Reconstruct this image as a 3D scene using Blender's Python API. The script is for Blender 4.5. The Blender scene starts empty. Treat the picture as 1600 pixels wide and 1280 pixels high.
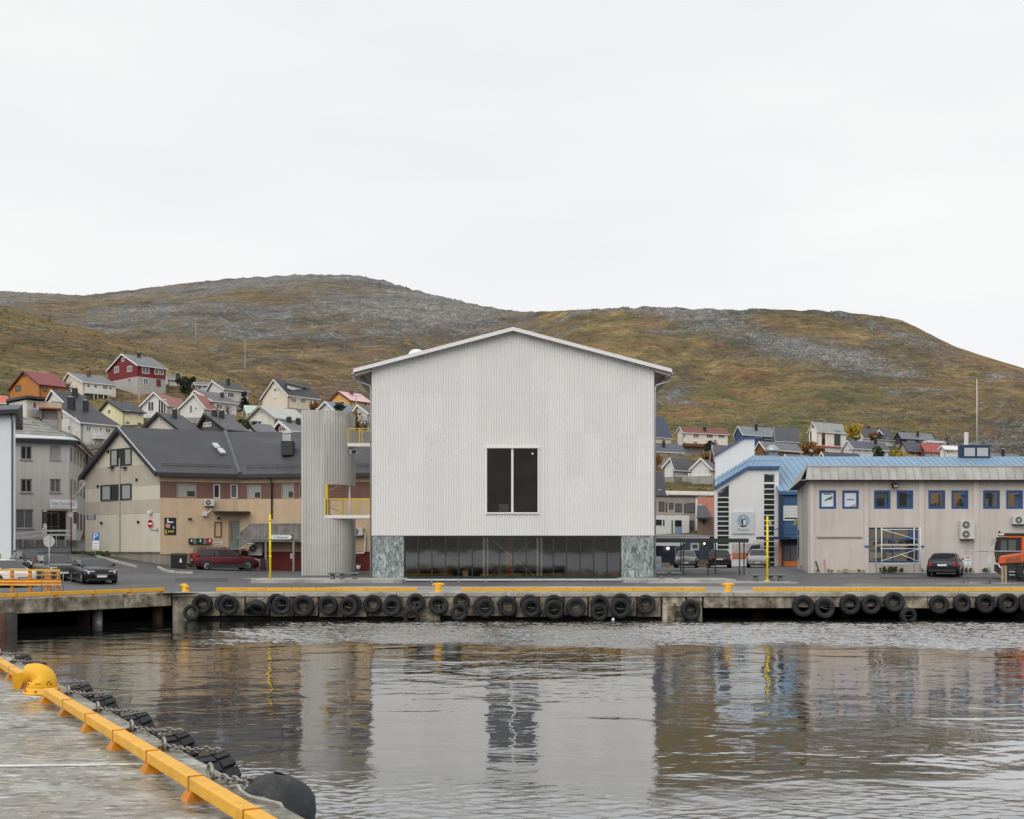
import bpy, math, random
from mathutils import Vector, Matrix, noise
random.seed(7)
R = math.radians
scene = bpy.context.scene
# ---------------------------------------------------------------- camera, sky, sun, exposure
F, CX, HY, EYE = 1800.0, 800.0, 860.0, 3.2      # focal length and horizon of the 1600 px photograph
cam_d = bpy.data.cameras.new('camera')
cam_d.sensor_width = 36.0
cam_d.lens = F / 1600.0 * 36.0
cam_d.shift_y = (HY - 640.0) / 1600.0
cam_d.clip_start, cam_d.clip_end = 0.1, 6000.0
cam = bpy.data.objects.new('camera', cam_d)
cam.location = (0, 0, EYE)
cam.rotation_euler = (R(90), 0, 0)
scene.collection.objects.link(cam)
scene.camera = cam

SUN_EL, SUN_AZ = R(42), R(205)          # behind the camera, a little to the left, far above the cloud
world = bpy.data.worlds.new('World')
scene.world = world
world.use_nodes = True
wn, wl = world.node_tree.nodes, world.node_tree.links
wn.clear()
wo = wn.new('ShaderNodeOutputWorld')
wb = wn.new('ShaderNodeBackground')
wb.inputs['Strength'].default_value = 0.1
sky = wn.new('ShaderNodeTexSky')
sky.sky_type = 'NISHITA'
sky.sun_disc = False
sky.sun_elevation = SUN_EL
sky.sun_rotation = SUN_AZ
hs = wn.new('ShaderNodeHueSaturation')
hs.inputs['Saturation'].default_value = 0.12
wl.new(sky.outputs[0], hs.inputs['Color'])
wtc = wn.new('ShaderNodeTexCoord')
wmp = wn.new('ShaderNodeMapping')
wmp.inputs['Scale'].default_value = (1.2, 1.2, 5.0)
wl.new(wtc.outputs['Generated'], wmp.inputs[0])
wno = wn.new('ShaderNodeTexNoise')
wno.inputs['Scale'].default_value = 2.2
wno.inputs['Detail'].default_value = 4.0
wno.inputs['Roughness'].default_value = 0.45
wl.new(wmp.outputs[0], wno.inputs['Vector'])
wr = wn.new('ShaderNodeValToRGB')
wr.color_ramp.elements[0].position, wr.color_ramp.elements[1].position = 0.3, 0.72
wr.color_ramp.elements[0].color = (0.895, 0.903, 0.918, 1)
wr.color_ramp.elements[1].color = (1, 1, 1, 1)
wl.new(wno.outputs['Fac'], wr.inputs[0])
wsc = wn.new('ShaderNodeVectorMath')
wsc.operation = 'SCALE'
wsc.inputs['Scale'].default_value = 9.95
wl.new(wr.outputs[0], wsc.inputs[0])
wmx = wn.new('ShaderNodeMixRGB')
wmx.inputs['Fac'].default_value = 0.94      # closed cloud cover: little of the clear sky comes through
wl.new(hs.outputs[0], wmx.inputs[1])
wl.new(wsc.outputs[0], wmx.inputs[2])
wl.new(wmx.outputs[0], wb.inputs['Color'])
wl.new(wb.outputs[0], wo.inputs['Surface'])

sun_d = bpy.data.lights.new('sun', 'SUN')
sun_d.energy = 1.45
sun_d.angle = R(55)
sun_d.color = (1.0, 0.97, 0.93)
sun = bpy.data.objects.new('sun', sun_d)
sv = Vector((math.sin(SUN_AZ) * math.cos(SUN_EL), math.cos(SUN_AZ) * math.cos(SUN_EL), math.sin(SUN_EL)))
sun.rotation_euler = sv.to_track_quat('Z', 'Y').to_euler()
scene.collection.objects.link(sun)

vs = scene.view_settings
vs.view_transform, vs.look, vs.gamma, vs.exposure = 'Standard', 'None', 1.0, 0.0
vs.use_curve_mapping = False
scene.cycles.max_bounces = 6
scene.cycles.transparent_max_bounces = 12
scene.cycles.caustics_reflective = False
scene.cycles.caustics_refractive = False

# ---------------------------------------------------------------- helpers
COL = scene.collection
def PX(px, D): return (px - CX) * D / F
def PZ(py, D): return EYE + (HY - py) * D / F
def P(px, py, D): return Vector((PX(px, D), D, PZ(py, D)))

def tag(o, label=None, cat=None, group=None, kind=None):
  if label: o['label'] = label
  if cat: o['category'] = cat
  if group: o['group'] = group
  if kind: o['kind'] = kind
  return o

def thing(name, label, cat, loc=(0, 0, 0), rz=0.0, group=None):
  o = bpy.data.objects.new(name, None)
  o.empty_display_size = 0.2
  COL.objects.link(o)
  o.location = loc
  o.rotation_euler = (0, 0, rz)
  return tag(o, label, cat, group)

def offset_of(p):
  v = Vector((0, 0, 0))
  while p is not None:
    v += Vector(p.location)
    p = p.parent
  return v

class Face:
  """vertical plane through two plan points, left and right as seen from the camera"""
  def __init__(s, A, B):
    s.A = Vector((A[0], A[1]))
    d = Vector((B[0] - A[0], B[1] - A[1]))
    s.L = d.length
    s.U = d / s.L
    s.N = Vector((s.U.y, -s.U.x))
  def u(s, px):
    k = (px - CX) / F
    return (k * s.A.y - s.A.x) / (s.U.x - k * s.U.y)
  def depth(s, px): return s.A.y + s.u(px) * s.U.y
  def z(s, px, py): return PZ(py, s.depth(px))
  def rect(s, x0, y0, x1, y1):
    xm = (x0 + x1) / 2
    return s.u(x0), s.u(x1), s.z(xm, y1), s.z(xm, y0)
  def pt(s, u, z, d=0.0):
    p = s.A + s.U * u + s.N * d
    return Vector((p.x, p.y, z))

class MB:
  def __init__(s): s.v, s.f = [], []
  def add(s, vs, fs):
    n = len(s.v)
    s.v += [Vector(v) for v in vs]
    s.f += [tuple(i + n for i in f) for f in fs]
    return s
  def hexa(s, a):   # 8 points: bottom 0-3, top 4-7
    return s.add(a, [(0, 3, 2, 1), (4, 5, 6, 7), (0, 1, 5, 4), (1, 2, 6, 5), (2, 3, 7, 6), (3, 0, 4, 7)])
  def box(s, x0, x1, y0, y1, z0, z1):
    return s.hexa([(x0, y0, z0), (x1, y0, z0), (x1, y1, z0), (x0, y1, z0), (x0, y0, z1), (x1, y0, z1), (x1, y1, z1), (x0, y1, z1)])
  def fbox(s, f, u0, u1, z0, z1, d0, d1):
    return s.hexa([f.pt(u0, z0, d1), f.pt(u1, z0, d1), f.pt(u1, z0, d0), f.pt(u0, z0, d0),
             f.pt(u0, z1, d1), f.pt(u1, z1, d1), f.pt(u1, z1, d0), f.pt(u0, z1, d0)])
  def fpoly(s, f, pts, d0, d1):
    n = len(pts)
    a = [f.pt(u, z, d1) for u, z in pts] + [f.pt(u, z, d0) for u, z in pts]
    return s.add(a, [tuple(range(n)), tuple(range(2 * n - 1, n - 1, -1))] + [(i, i + n, (i + 1) % n + n, (i + 1) % n) for i in range(n)])
  def splay(s, f, pts, depth, kx):     # wall polygon carried back to a splayed rear wall
    n = len(pts)
    fr = [f.pt(u, z, 0) for u, z in pts]
    bk = [v + Vector((kx * depth, depth, 0)) for v in fr]
    return s.add(fr + bk, [tuple(range(n)), tuple(range(2 * n - 1, n - 1, -1))] + [(i, i + n, (i + 1) % n + n, (i + 1) % n) for i in range(n)])
  def quad(s, a, b, c, d): return s.add([a, b, c, d], [(0, 1, 2, 3)])
  def prism(s, pts, z0, z1):     # plan polygon
    n = len(pts)
    a = [(p[0], p[1], z0) for p in pts] + [(p[0], p[1], z1) for p in pts]
    return s.add(a, [tuple(range(n - 1, -1, -1)), tuple(range(n, 2 * n))] + [(i, (i + 1) % n, (i + 1) % n + n, i + n) for i in range(n)])
  def slab(s, pts, th):          # polygon in space, thickened downwards
    n = len(pts)
    pts = [Vector(p) for p in pts]
    a = pts + [p - Vector((0, 0, th)) for p in pts]
    return s.add(a, [tuple(range(n)), tuple(range(2 * n - 1, n - 1, -1))] + [(i, i + n, (i + 1) % n + n, (i + 1) % n) for i in range(n)])
  def tube(s, pts, r, n=8, close=False, caps=True):
    pts = [Vector(p) for p in pts]
    m = len(pts)
    rr = r if isinstance(r, (list, tuple)) else [r] * m
    ring = []
    prev = None
    for i, p in enumerate(pts):
      if close: t = pts[(i + 1) % m] - pts[i - 1]
      else: t = pts[min(i + 1, m - 1)] - pts[max(i - 1, 0)]
      t.normalize()
      if prev is None:
        a = Vector((0, 0, 1)) if abs(t.z) < 0.9 else Vector((1, 0, 0))
        prev = t.cross(a).normalized()
      b = (prev - t * prev.dot(t))
      if b.length < 1e-6: b = t.orthogonal()
      b.normalize()
      prev = b
      c = t.cross(b)
      ring.append([p + (b * math.cos(2 * math.pi * k / n) + c * math.sin(2 * math.pi * k / n)) * rr[i] for k in range(n)])
    vs = [v for g in ring for v in g]
    fs = []
    for i in range(m if close else m - 1):
      j = (i + 1) % m
      for k in range(n):
        k2 = (k + 1) % n
        fs.append((i * n + k, i * n + k2, j * n + k2, j * n + k))
    if caps and not close:
      fs.append(tuple(range(n - 1, -1, -1)))
      fs.append(tuple(range((m - 1) * n, m * n)))
    return s.add(vs, fs)
  def bar(s, a, b, w, h=None):   # square bar
    a, b = Vector(a), Vector(b)
    h = h or w
    t = (b - a).normalized()
    up = Vector((0, 0, 1)) if abs(t.z) < 0.95 else Vector((0, 1, 0))
    x = t.cross(up).normalized() * w / 2
    y = x.cross(t).normalized() * h / 2
    return s.hexa([a - x - y, a + x - y, a + x + y, a - x + y, b - x - y, b + x - y, b + x + y, b - x + y])
  def lathe(s, prof, c=(0, 0, 0), n=24, ax='z', close=False):   # prof: (r, h)
    c = Vector(c)
    m = len(prof)
    vs = []
    for k in range(n):
      a = 2 * math.pi * k / n
      for r, h in prof:
        x, y = r * math.cos(a), r * math.sin(a)
        vs.append(c + (Vector((x, y, h)) if ax == 'z' else Vector((x, -h, y)) if ax == 'y' else Vector((h, x, y))))
    fs = []
    for k in range(n):
      k2 = (k + 1) % n
      for i in range(m if close else m - 1):
        j = (i + 1) % m
        fs.append((k * m + i, k2 * m + i, k2 * m + j, k * m + j))
    if not close:
      fs.append(tuple(k * m for k in range(n - 1, -1, -1)))
      fs.append(tuple(k * m + m - 1 for k in range(n)))
    return s.add(vs, fs)
  def ball(s, c, r, n=10, m=7, sq=(1, 1, 1)):
    c = Vector(c)
    vs, fs = [], []
    for i in range(m + 1):
      t = math.pi * i / m
      for k in range(n):
        a = 2 * math.pi * k / n
        vs.append(c + Vector((math.sin(t) * math.cos(a) * sq[0], math.sin(t) * math.sin(a) * sq[1], math.cos(t) * sq[2])) * r)
    for i in range(m):
      for k in range(n):
        fs.append((i * n + k, (i + 1) * n + k, (i + 1) * n + (k + 1) % n, i * n + (k + 1) % n))
    return s.add(vs, fs)
  def mesh(s, name, off=Vector((0, 0, 0)), smooth=False):
    me = bpy.data.meshes.new(name)
    me.from_pydata([v - off for v in s.v], [], s.f)
    if smooth:
      me.polygons.foreach_set('use_smooth', [True] * len(me.polygons))
    me.update()
    return me
  def build(s, name, mat, parent=None, smooth=False, local=False, bevel=0.0, kind=None, origin=None):
    off = Vector((0, 0, 0))
    if parent is not None and not local: off = offset_of(parent)
    if parent is None and origin is not None: off = Vector(origin)
    me = s.mesh(name, off, smooth)
    o = bpy.data.objects.new(name, me)
    COL.objects.link(o)
    if parent is None and origin is not None: o.location = origin
    o.parent = parent
    me.materials.append(mat)
    if bevel:
      b = o.modifiers.new('bevel', 'BEVEL')
      b.width, b.segments, b.limit_method, b.angle_limit = bevel, 2, 'ANGLE', R(35)
    if smooth and not bevel: 
      pass
    if kind: o['kind'] = kind
    return o

def children_of(o): return [c for c in bpy.data.objects if c.parent == o]
def copy_tree(o, parent=None, kids=None):
  c = o.copy()
  COL.objects.link(c)
  c.parent = parent
  for ch in (kids if kids is not None else list(o.children)):
    copy_tree(ch, c)
  return c

def text_geo(s, size, align='CENTER'):
  cu = bpy.data.curves.new('letters', 'FONT')
  cu.body, cu.size, cu.align_x, cu.resolution_u = s, size, align, 2
  ob = bpy.data.objects.new('letters', cu)
  COL.objects.link(ob)
  bpy.context.view_layer.update()
  me = ob.evaluated_get(bpy.context.evaluated_depsgraph_get()).to_mesh()
  vs = [v.co.copy() for v in me.vertices]
  fs = [tuple(p.vertices) for p in me.polygons]
  bpy.data.objects.remove(ob)
  bpy.data.curves.remove(cu)
  return vs, fs

def face_text(f, s, u, z, size, d, sx=1.0):
  vs, fs = text_geo(s, size)
  return MB().add([f.pt(u + v.x * sx, z + v.y, d) for v in vs], fs)

# ---------------------------------------------------------------- materials
def srgb(r, g, b):
  def c(x):
    x /= 255.0
    return x / 12.92 if x <= 0.04045 else ((x + 0.055) / 1.055) ** 2.4
  return (c(r), c(g), c(b))

MATS = {}
def mat(name, col, rough=0.6, var=0.10, scale=2.0, metal=0.0, spec=0.4, bump=0.0, bscale=40.0, streak=0.0, boards=None, bw=0.15, bdepth=0.4, rnd=0.0, dirt=None, dirt_amt=0.0, emit=None):
  """a procedural surface: base colour with cloudy variation, optional streaks, boards, per-object tint and dirt patches"""
  if name in MATS: return MATS[name]
  m = bpy.data.materials.new(name)
  m.use_nodes = True
  nt = m.node_tree
  N, L = nt.nodes, nt.links
  bs = N['Principled BSDF']
  bs.inputs['Roughness'].default_value = rough
  bs.inputs['Metallic'].default_value = metal
  bs.inputs['Specular IOR Level'].default_value = spec
  tc = N.new('ShaderNodeTexCoord')
  no = N.new('ShaderNodeTexNoise')
  no.inputs['Scale'].default_value = scale
  no.inputs['Detail'].default_value = 5
  no.inputs['Roughness'].default_value = 0.6
  L.new(tc.outputs['Object'], no.inputs['Vector'])
  r = N.new('ShaderNodeValToRGB')
  e = r.color_ramp.elements
  e[0].position, e[1].position = 0.3, 0.7
  e[0].color = tuple(max(0, c * (1 - var)) for c in col) + (1,)
  e[1].color = tuple(min(1, c * (1 + var)) for c in col) + (1,)
  L.new(no.outputs['Fac'], r.inputs[0])
  out = r.outputs[0]
  if streak:
    mp = N.new('ShaderNodeMapping')
    mp.inputs['Scale'].default_value = (2.2, 2.2, 0.16)
    L.new(tc.outputs['Object'], mp.inputs[0])
    n2 = N.new('ShaderNodeTexNoise')
    n2.inputs['Scale'].default_value = 1.0
    n2.inputs['Detail'].default_value = 4
    L.new(mp.outputs[0], n2.inputs['Vector'])
    r2 = N.new('ShaderNodeValToRGB')
    r2.color_ramp.elements[0].position, r2.color_ramp.elements[1].position = 0.42, 0.68
    r2.color_ramp.elements[0].color = (1, 1, 1, 1)
    k = 1 - streak
    r2.color_ramp.elements[1].color = (k, k * 0.97, k * 0.93, 1)
    L.new(n2.outputs['Fac'], r2.inputs[0])
    mx = N.new('ShaderNodeMixRGB')
    mx.blend_type = 'MULTIPLY'
    mx.inputs[0].default_value = 1
    L.new(out, mx.inputs[1])
    L.new(r2.outputs[0], mx.inputs[2])
    out = mx.outputs[0]
  if dirt:
    n3 = N.new('ShaderNodeTexNoise')
    n3.inputs['Scale'].default_value = scale * 0.6
    n3.inputs['Detail'].default_value = 8
    n3.inputs['Roughness'].default_value = 0.7
    L.new(tc.outputs['Object'], n3.inputs['Vector'])
    r3 = N.new('ShaderNodeValToRGB')
    r3.color_ramp.elements[0].position, r3.color_ramp.elements[1].position = 0.48, 0.62
    r3.color_ramp.elements[0].color = (0, 0, 0, 1)
    r3.color_ramp.elements[1].color = (dirt_amt,) * 3 + (1,)
    L.new(n3.outputs['Fac'], r3.inputs[0])
    mx = N.new('ShaderNodeMixRGB')
    L.new(r3.outputs[0], mx.inputs[0])
    L.new(out, mx.inputs[1])
    mx.inputs[2].default_value = dirt + (1,)
    out = mx.outputs[0]
  if rnd:
    oi = N.new('ShaderNodeObjectInfo')
    mr = N.new('ShaderNodeMapRange')
    mr.inputs[3].default_value, mr.inputs[4].default_value = 1 - rnd, 1 + rnd
    L.new(oi.outputs['Random'], mr.inputs[0])
    vm = N.new('ShaderNodeVectorMath')
    vm.operation = 'SCALE'
    L.new(out, vm.inputs[0])
    L.new(mr.outputs[0], vm.inputs['Scale'])
    out = vm.outputs[0]
  L.new(out, bs.inputs['Base Color'])
  hgt = None
  if boards:
    sp = N.new('ShaderNodeSeparateXYZ')
    L.new(tc.outputs['Object'], sp.inputs[0])
    if boards == 'h': src = sp.outputs['Z']
    else:
      ad = N.new('ShaderNodeMath')
      L.new(sp.outputs['X'], ad.inputs[0])
      L.new(sp.outputs['Y'], ad.inputs[1])
      src = ad.outputs[0]
    dv = N.new('ShaderNodeMath')
    dv.operation = 'DIVIDE'
    dv.inputs[1].default_value = bw
    L.new(src, dv.inputs[0])
    fr = N.new('ShaderNodeMath')
    fr.operation = 'FRACT'
    L.new(dv.outputs[0], fr.inputs[0])
    rp = N.new('ShaderNodeValToRGB')
    rp.color_ramp.elements[0].position, rp.color_ramp.elements[1].position = 0.0, 0.12
    L.new(fr.outputs[0], rp.inputs[0])
    hgt = rp.outputs[0]
    bp = N.new('ShaderNodeBump')
    bp.inputs['Strength'].default_value = bdepth
    bp.inputs['Distance'].default_value = 0.03
    L.new(hgt, bp.inputs['Height'])
    L.new(bp.outputs[0], bs.inputs['Normal'])
  if bump:
    n4 = N.new('ShaderNodeTexNoise')
    n4.inputs['Scale'].default_value = bscale
    n4.inputs['Detail'].default_value = 6
    L.new(tc.outputs['Object'], n4.inputs['Vector'])
    b2 = N.new('ShaderNodeBump')
    b2.inputs['Strength'].default_value = bump
    b2.inputs['Distance'].default_value = 0.02
    L.new(n4.outputs['Fac'], b2.inputs['Height'])
    if hgt is not None: L.new(bp.outputs[0], b2.inputs['Normal'])
    L.new(b2.outputs[0], bs.inputs['Normal'])
  if emit:
    bs.inputs['Emission Color'].default_value = tuple(col) + (1,)
    bs.inputs['Emission Strength'].default_value = emit
  MATS[name] = m
  return m

def glass_mat(name, tint=(0.02, 0.024, 0.026), rough=0.03, clear=0.0):
  """window glass: dark behind, sky in front; clear > 0 lets the room behind show"""
  if name in MATS: return MATS[name]
  m = bpy.data.materials.new(name)
  m.use_nodes = True
  N, L = m.node_tree.nodes, m.node_tree.links
  bs = N['Principled BSDF']
  bs.inputs['Base Color'].default_value = tint + (1,)
  bs.inputs['Roughness'].default_value = rough
  bs.inputs['IOR'].default_value = 1.5
  tc = N.new('ShaderNodeTexCoord')
  no = N.new('ShaderNodeTexNoise')
  no.inputs['Scale'].default_value = 0.7
  L.new(tc.outputs['Object'], no.inputs['Vector'])
  bp = N.new('ShaderNodeBump')
  bp.inputs['Strength'].default_value = 0.05
  bp.inputs['Distance'].default_value = 0.05
  L.new(no.outputs['Fac'], bp.inputs['Height'])
  L.new(bp.outputs[0], bs.inputs['Normal'])
  if clear:
    fr = N.new('ShaderNodeFresnel')
    fr.inputs['IOR'].default_value = 1.8
    gl = N.new('ShaderNodeBsdfGlossy')
    gl.inputs['Roughness'].default_value = rough
    gl.inputs['Color'].default_value = (0.95, 0.97, 1, 1)
    L.new(bp.outputs[0], gl.inputs['Normal'])
    tr = N.new('ShaderNodeBsdfTransparent')
    tr.inputs['Color'].default_value = (clear, clear, clear, 1)
    mx = N.new('ShaderNodeMixShader')
    L.new(fr.outputs[0], mx.inputs[0])
    L.new(tr.outputs[0], mx.inputs[1])
    L.new(gl.outputs[0], mx.inputs[2])
    L.new(mx.outputs[0], N['Material Output'].inputs['Surface'])
  MATS[name] = m
  return m

GLASS = glass_mat('window_glass')
GLASS_PALE = glass_mat('curtained_glass', (0.34, 0.35, 0.34))
GLASS_MID = glass_mat('half_curtained_glass', (0.12, 0.125, 0.125))
GLASS_CLEAR = glass_mat('clear_glass', clear=0.88)
WHITE = mat('white_paint', (0.74, 0.74, 0.73), 0.5, 0.05, 1.5)
WHITE_BOARD = mat('white_boards', (0.72, 0.72, 0.70), 0.6, 0.06, 1.2, boards='h', bw=0.16, bdepth=0.5)
BLACK = mat('black_paint', (0.015, 0.016, 0.018), 0.45, 0.2, 3)
DARK_ROOF = mat('dark_roofing', (0.055, 0.057, 0.064), 0.55, 0.15, 1.5, bump=0.3, bscale=8)
GREY_ROOF = mat('grey_roofing', (0.13, 0.135, 0.145), 0.55, 0.15, 1.5, bump=0.3, bscale=8)
CONC = mat('pale_concrete', (0.36, 0.35, 0.33), 0.85, 0.16, 1.2, bump=0.3, streak=0.25)
STEEL = mat('galvanised_steel', (0.42, 0.43, 0.44), 0.4, 0.12, 4, metal=0.6)
YELLOW = mat('yellow_paint', srgb(236, 176, 40), 0.4, 0.06, 6, bump=0.05, dirt=(0.35, 0.17, 0.04), dirt_amt=0.25)
YELLOW_POLE = mat('bright_yellow_paint', srgb(246, 214, 20), 0.4, 0.05, 4)
RUBBER = mat('tyre_rubber', (0.011, 0.012, 0.014), 0.65, 0.35, 5, bump=0.5, bscale=30, dirt=(0.045, 0.045, 0.042), dirt_amt=0.35, rnd=0.4)
ALU = mat('bare_aluminium', (0.55, 0.56, 0.57), 0.35, 0.1, 3, metal=0.7)

def window(par, f, rect, frame=None, glass=None, fw=0.07, cols=1, rows=1, recess=0.0, sill=None, px=True, name='window', proud=0.05):
  u0, u1, z0, z1 = f.rect(*rect) if px else rect
  frame = frame or WHITE
  glass = glass or GLASS
  d1 = proud if not recess else -recess + 0.07
  d0 = 0.003 if not recess else -recess
  b = MB()
  b.fbox(f, u0, u1, z0, z0 + fw, d0, d1).fbox(f, u0, u1, z1 - fw, z1, d0, d1)
  b.fbox(f, u0, u0 + fw, z0 + fw, z1 - fw, d0, d1).fbox(f, u1 - fw, u1, z0 + fw, z1 - fw, d0, d1)
  m = fw * 0.8
  for i in range(1, cols):
    uc = u0 + (u1 - u0) * i / cols
    b.fbox(f, uc - m / 2, uc + m / 2, z0 + fw, z1 - fw, d0, d1 - 0.006)
  for i in range(1, rows):
    zc = z0 + (z1 - z0) * i / rows
    b.fbox(f, u0 + fw, u1 - fw, zc - m / 2, zc + m / 2, d0, d1 - 0.009)
  w = b.build(name, frame, par)
  MB().fbox(f, u0 + fw * 0.6, u1 - fw * 0.6, z0 + fw * 0.6, z1 - fw * 0.6, d0 + 0.004, d0 + 0.018).build('pane', glass, w)
  if sill is not None:
    MB().fbox(f, u0 - 0.06, u1 + 0.06, z0 - 0.07, z0 - 0.002, 0.004, 0.1).build('sill', sill, w)
  return w

def wall_holes(mb, f, u0, u1, z0, z1, holes, depth=0.18):
  us = sorted({u0, u1} | {h[0] for h in holes} | {h[1] for h in holes})
  zs = sorted({z0, z1} | {h[2] for h in holes} | {h[3] for h in holes})
  for i in range(len(us) - 1):
    for j in range(len(zs) - 1):
      um, zm = (us[i] + us[i + 1]) / 2, (zs[j] + zs[j + 1]) / 2
      if any(h[0] < um < h[1] and h[2] < zm < h[3] for h in holes): continue
      mb.quad(f.pt(us[i], zs[j]), f.pt(us[i + 1], zs[j]), f.pt(us[i + 1], zs[j + 1]), f.pt(us[i], zs[j + 1]))
  for a, b, c, d in holes:
    mb.quad(f.pt(a, c), f.pt(b, c), f.pt(b, c, -depth), f.pt(a, c, -depth))
    mb.quad(f.pt(b, d), f.pt(a, d), f.pt(a, d, -depth), f.pt(b, d, -depth))
    mb.quad(f.pt(a, d), f.pt(a, c), f.pt(a, c, -depth), f.pt(a, d, -depth))
    mb.quad(f.pt(b, c), f.pt(b, d), f.pt(b, d, -depth), f.pt(b, c, -depth))
  return mb

def lerp(a, b, t): return a + (b - a) * t
def table(x, xs, ys):
  if x <= xs[0]: return ys[0]
  for i in range(len(xs) - 1):
    if x <= xs[i + 1]:
      return lerp(ys[i], ys[i + 1], (x - xs[i]) / (xs[i + 1] - xs[i]))
  return ys[-1]
ORD = ['first', 'second', 'third', 'fourth', 'fifth', 'sixth', 'seventh', 'eighth', 'ninth', 'tenth', 'eleventh', 'twelfth', 'thirteenth', 'fourteenth', 'fifteenth', 'sixteenth', 'seventeenth', 'eighteenth', 'nineteenth', 'twentieth']
# ---------------------------------------------------------------- hills
def fbm(x, y, z=0.0, oct=5, h=1.0, lac=2.1): return noise.fractal(Vector((x, y, z)), h, lac, oct)

def hill_material():
  m = bpy.data.materials.new('hillside_heath_and_scree')
  m.use_nodes = True
  N, L = m.node_tree.nodes, m.node_tree.links
  bs = N['Principled BSDF']
  bs.inputs['Roughness'].default_value = 0.9
  bs.inputs['Specular IOR Level'].default_value = 0.15
  tc = N.new('ShaderNodeTexCoord')
  def nz(scale, detail=6, rough=0.65, vec=None, sx=(1, 1, 1)):
    mp = N.new('ShaderNodeMapping')
    mp.inputs['Scale'].default_value = sx
    L.new(tc.outputs['Object'], mp.inputs[0])
    n = N.new('ShaderNodeTexNoise')
    n.inputs['Scale'].default_value = scale
    n.inputs['Detail'].default_value = detail
    n.inputs['Roughness'].default_value = rough
    L.new(mp.outputs[0], n.inputs['Vector'])
    return n.outputs['Fac']
  def ramp(src, stops):
    r = N.new('ShaderNodeValToRGB')
    el = r.color_ramp.elements
    while len(el) < len(stops): el.new(0.5)
    for e, (p, c) in zip(el, stops):
      e.position = p
      e.color = tuple(c) + (1,)
    L.new(src, r.inputs[0])
    return r.outputs[0]
  def mix(fac, a, b, mode='MIX'):
    x = N.new('ShaderNodeMixRGB')
    x.blend_type = mode
    if isinstance(fac, float): x.inputs[0].default_value = fac
    else: L.new(fac, x.inputs[0])
    L.new(a, x.inputs[1])
    L.new(b, x.inputs[2])
    return x.outputs[0]
  # heath: olive, straw, rust, dark heather
  g1 = ramp(nz(0.075, 10, 0.78), [(0.34, (0.090, 0.072, 0.034)), (0.45, (0.160, 0.122, 0.054)), (0.54, (0.235, 0.172, 0.078)), (0.62, (0.33, 0.235, 0.11)), (0.72, (0.205, 0.118, 0.052))])
  g2 = ramp(nz(0.9, 6, 0.8, sx=(1, 0.5, 1.6)), [(0.32, (0.42, 0.44, 0.46)), (0.5, (1, 1, 1)), (0.68, (1.5, 1.42, 1.28))])
  g3 = ramp(nz(0.33, 8, 0.8, sx=(0.6, 1, 1.5)), [(0.36, (0.5, 0.52, 0.5)), (0.5, (1, 1, 1)), (0.64, (1.4, 1.33, 1.2))])
  g2 = mix(1.0, g2, g3, 'MULTIPLY')
  grass = mix(1.0, g1, g2, 'MULTIPLY')
  at = N.new('ShaderNodeAttribute')
  at.attribute_name = 'moss'
  green = ramp(nz(0.045, 8, 0.75), [(0.38, (0.082, 0.090, 0.032)), (0.5, (0.138, 0.134, 0.046)), (0.62, (0.24, 0.18, 0.072))])
  green = mix(1.0, green, g2, 'MULTIPLY')
  grass = mix(at.outputs['Fac'], grass, green)
  # rust patches
  rp = ramp(nz(0.026, 9, 0.75), [(0.50, (0, 0, 0)), (0.62, (0.65, 0.65, 0.65))])
  ru = N.new('ShaderNodeRGB')
  ru.outputs[0].default_value = (0.25, 0.13, 0.06, 1)
  grass = mix(rp, grass, mix(1.0, ru.outputs[0], g2, 'MULTIPLY'))
  # rock: broken boulders
  vo = N.new('ShaderNodeTexVoronoi')
  vo.inputs['Scale'].default_value = 0.9
  mpv = N.new('ShaderNodeMapping')
  mpv.inputs['Scale'].default_value = (1, 0.55, 1.3)
  L.new(tc.outputs['Object'], mpv.inputs[0])
  L.new(mpv.outputs[0], vo.inputs['Vector'])
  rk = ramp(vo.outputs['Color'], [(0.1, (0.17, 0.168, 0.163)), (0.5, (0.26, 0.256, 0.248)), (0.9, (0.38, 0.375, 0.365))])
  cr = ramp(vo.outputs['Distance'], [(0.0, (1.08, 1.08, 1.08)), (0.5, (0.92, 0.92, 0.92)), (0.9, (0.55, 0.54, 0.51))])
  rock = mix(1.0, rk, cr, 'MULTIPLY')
  rock = mix(1.0, rock, ramp(nz(0.16, 8, 0.75), [(0.35, (0.6, 0.6, 0.62)), (0.6, (1.12, 1.12, 1.1))]), 'MULTIPLY')
  ar = N.new('ShaderNodeAttribute')
  ar.attribute_name = 'rock'
  ad = N.new('ShaderNodeMath')
  L.new(ar.outputs['Fac'], ad.inputs[0])
  sc = N.new('ShaderNodeMath')
  sc.operation = 'MULTIPLY_ADD'
  L.new(nz(0.13, 12, 0.86), sc.inputs[0])
  sc.inputs[1].default_value = 3.4
  sc.inputs[2].default_value = -1.7
  L.new(sc.outputs[0], ad.inputs[1])
  rm = ramp(ad.outputs[0], [(0.26, (0, 0, 0)), (0.72, (0.95, 0.95, 0.95))])
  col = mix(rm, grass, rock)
  big = ramp(nz(0.03, 7, 0.7, sx=(0.5, 1, 1.5)), [(0.35, (0.6, 0.62, 0.66)), (0.5, (1, 1, 1)), (0.66, (1.3, 1.26, 1.18))])
  col = mix(1.0, col, big, 'MULTIPLY')
  hsv = N.new('ShaderNodeHueSaturation')
  hsv.inputs['Saturation'].default_value = 0.92
  hsv.inputs['Value'].default_value = 1.08
  L.new(col, hsv.inputs['Color'])
  L.new(hsv.outputs[0], bs.inputs['Base Color'])
  bp = N.new('ShaderNodeBump')
  bp.inputs['Strength'].default_value = 1.0
  bp.inputs['Distance'].default_value = 1.8
  L.new(nz(0.35, 8, 0.75), bp.inputs['Height'])
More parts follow.
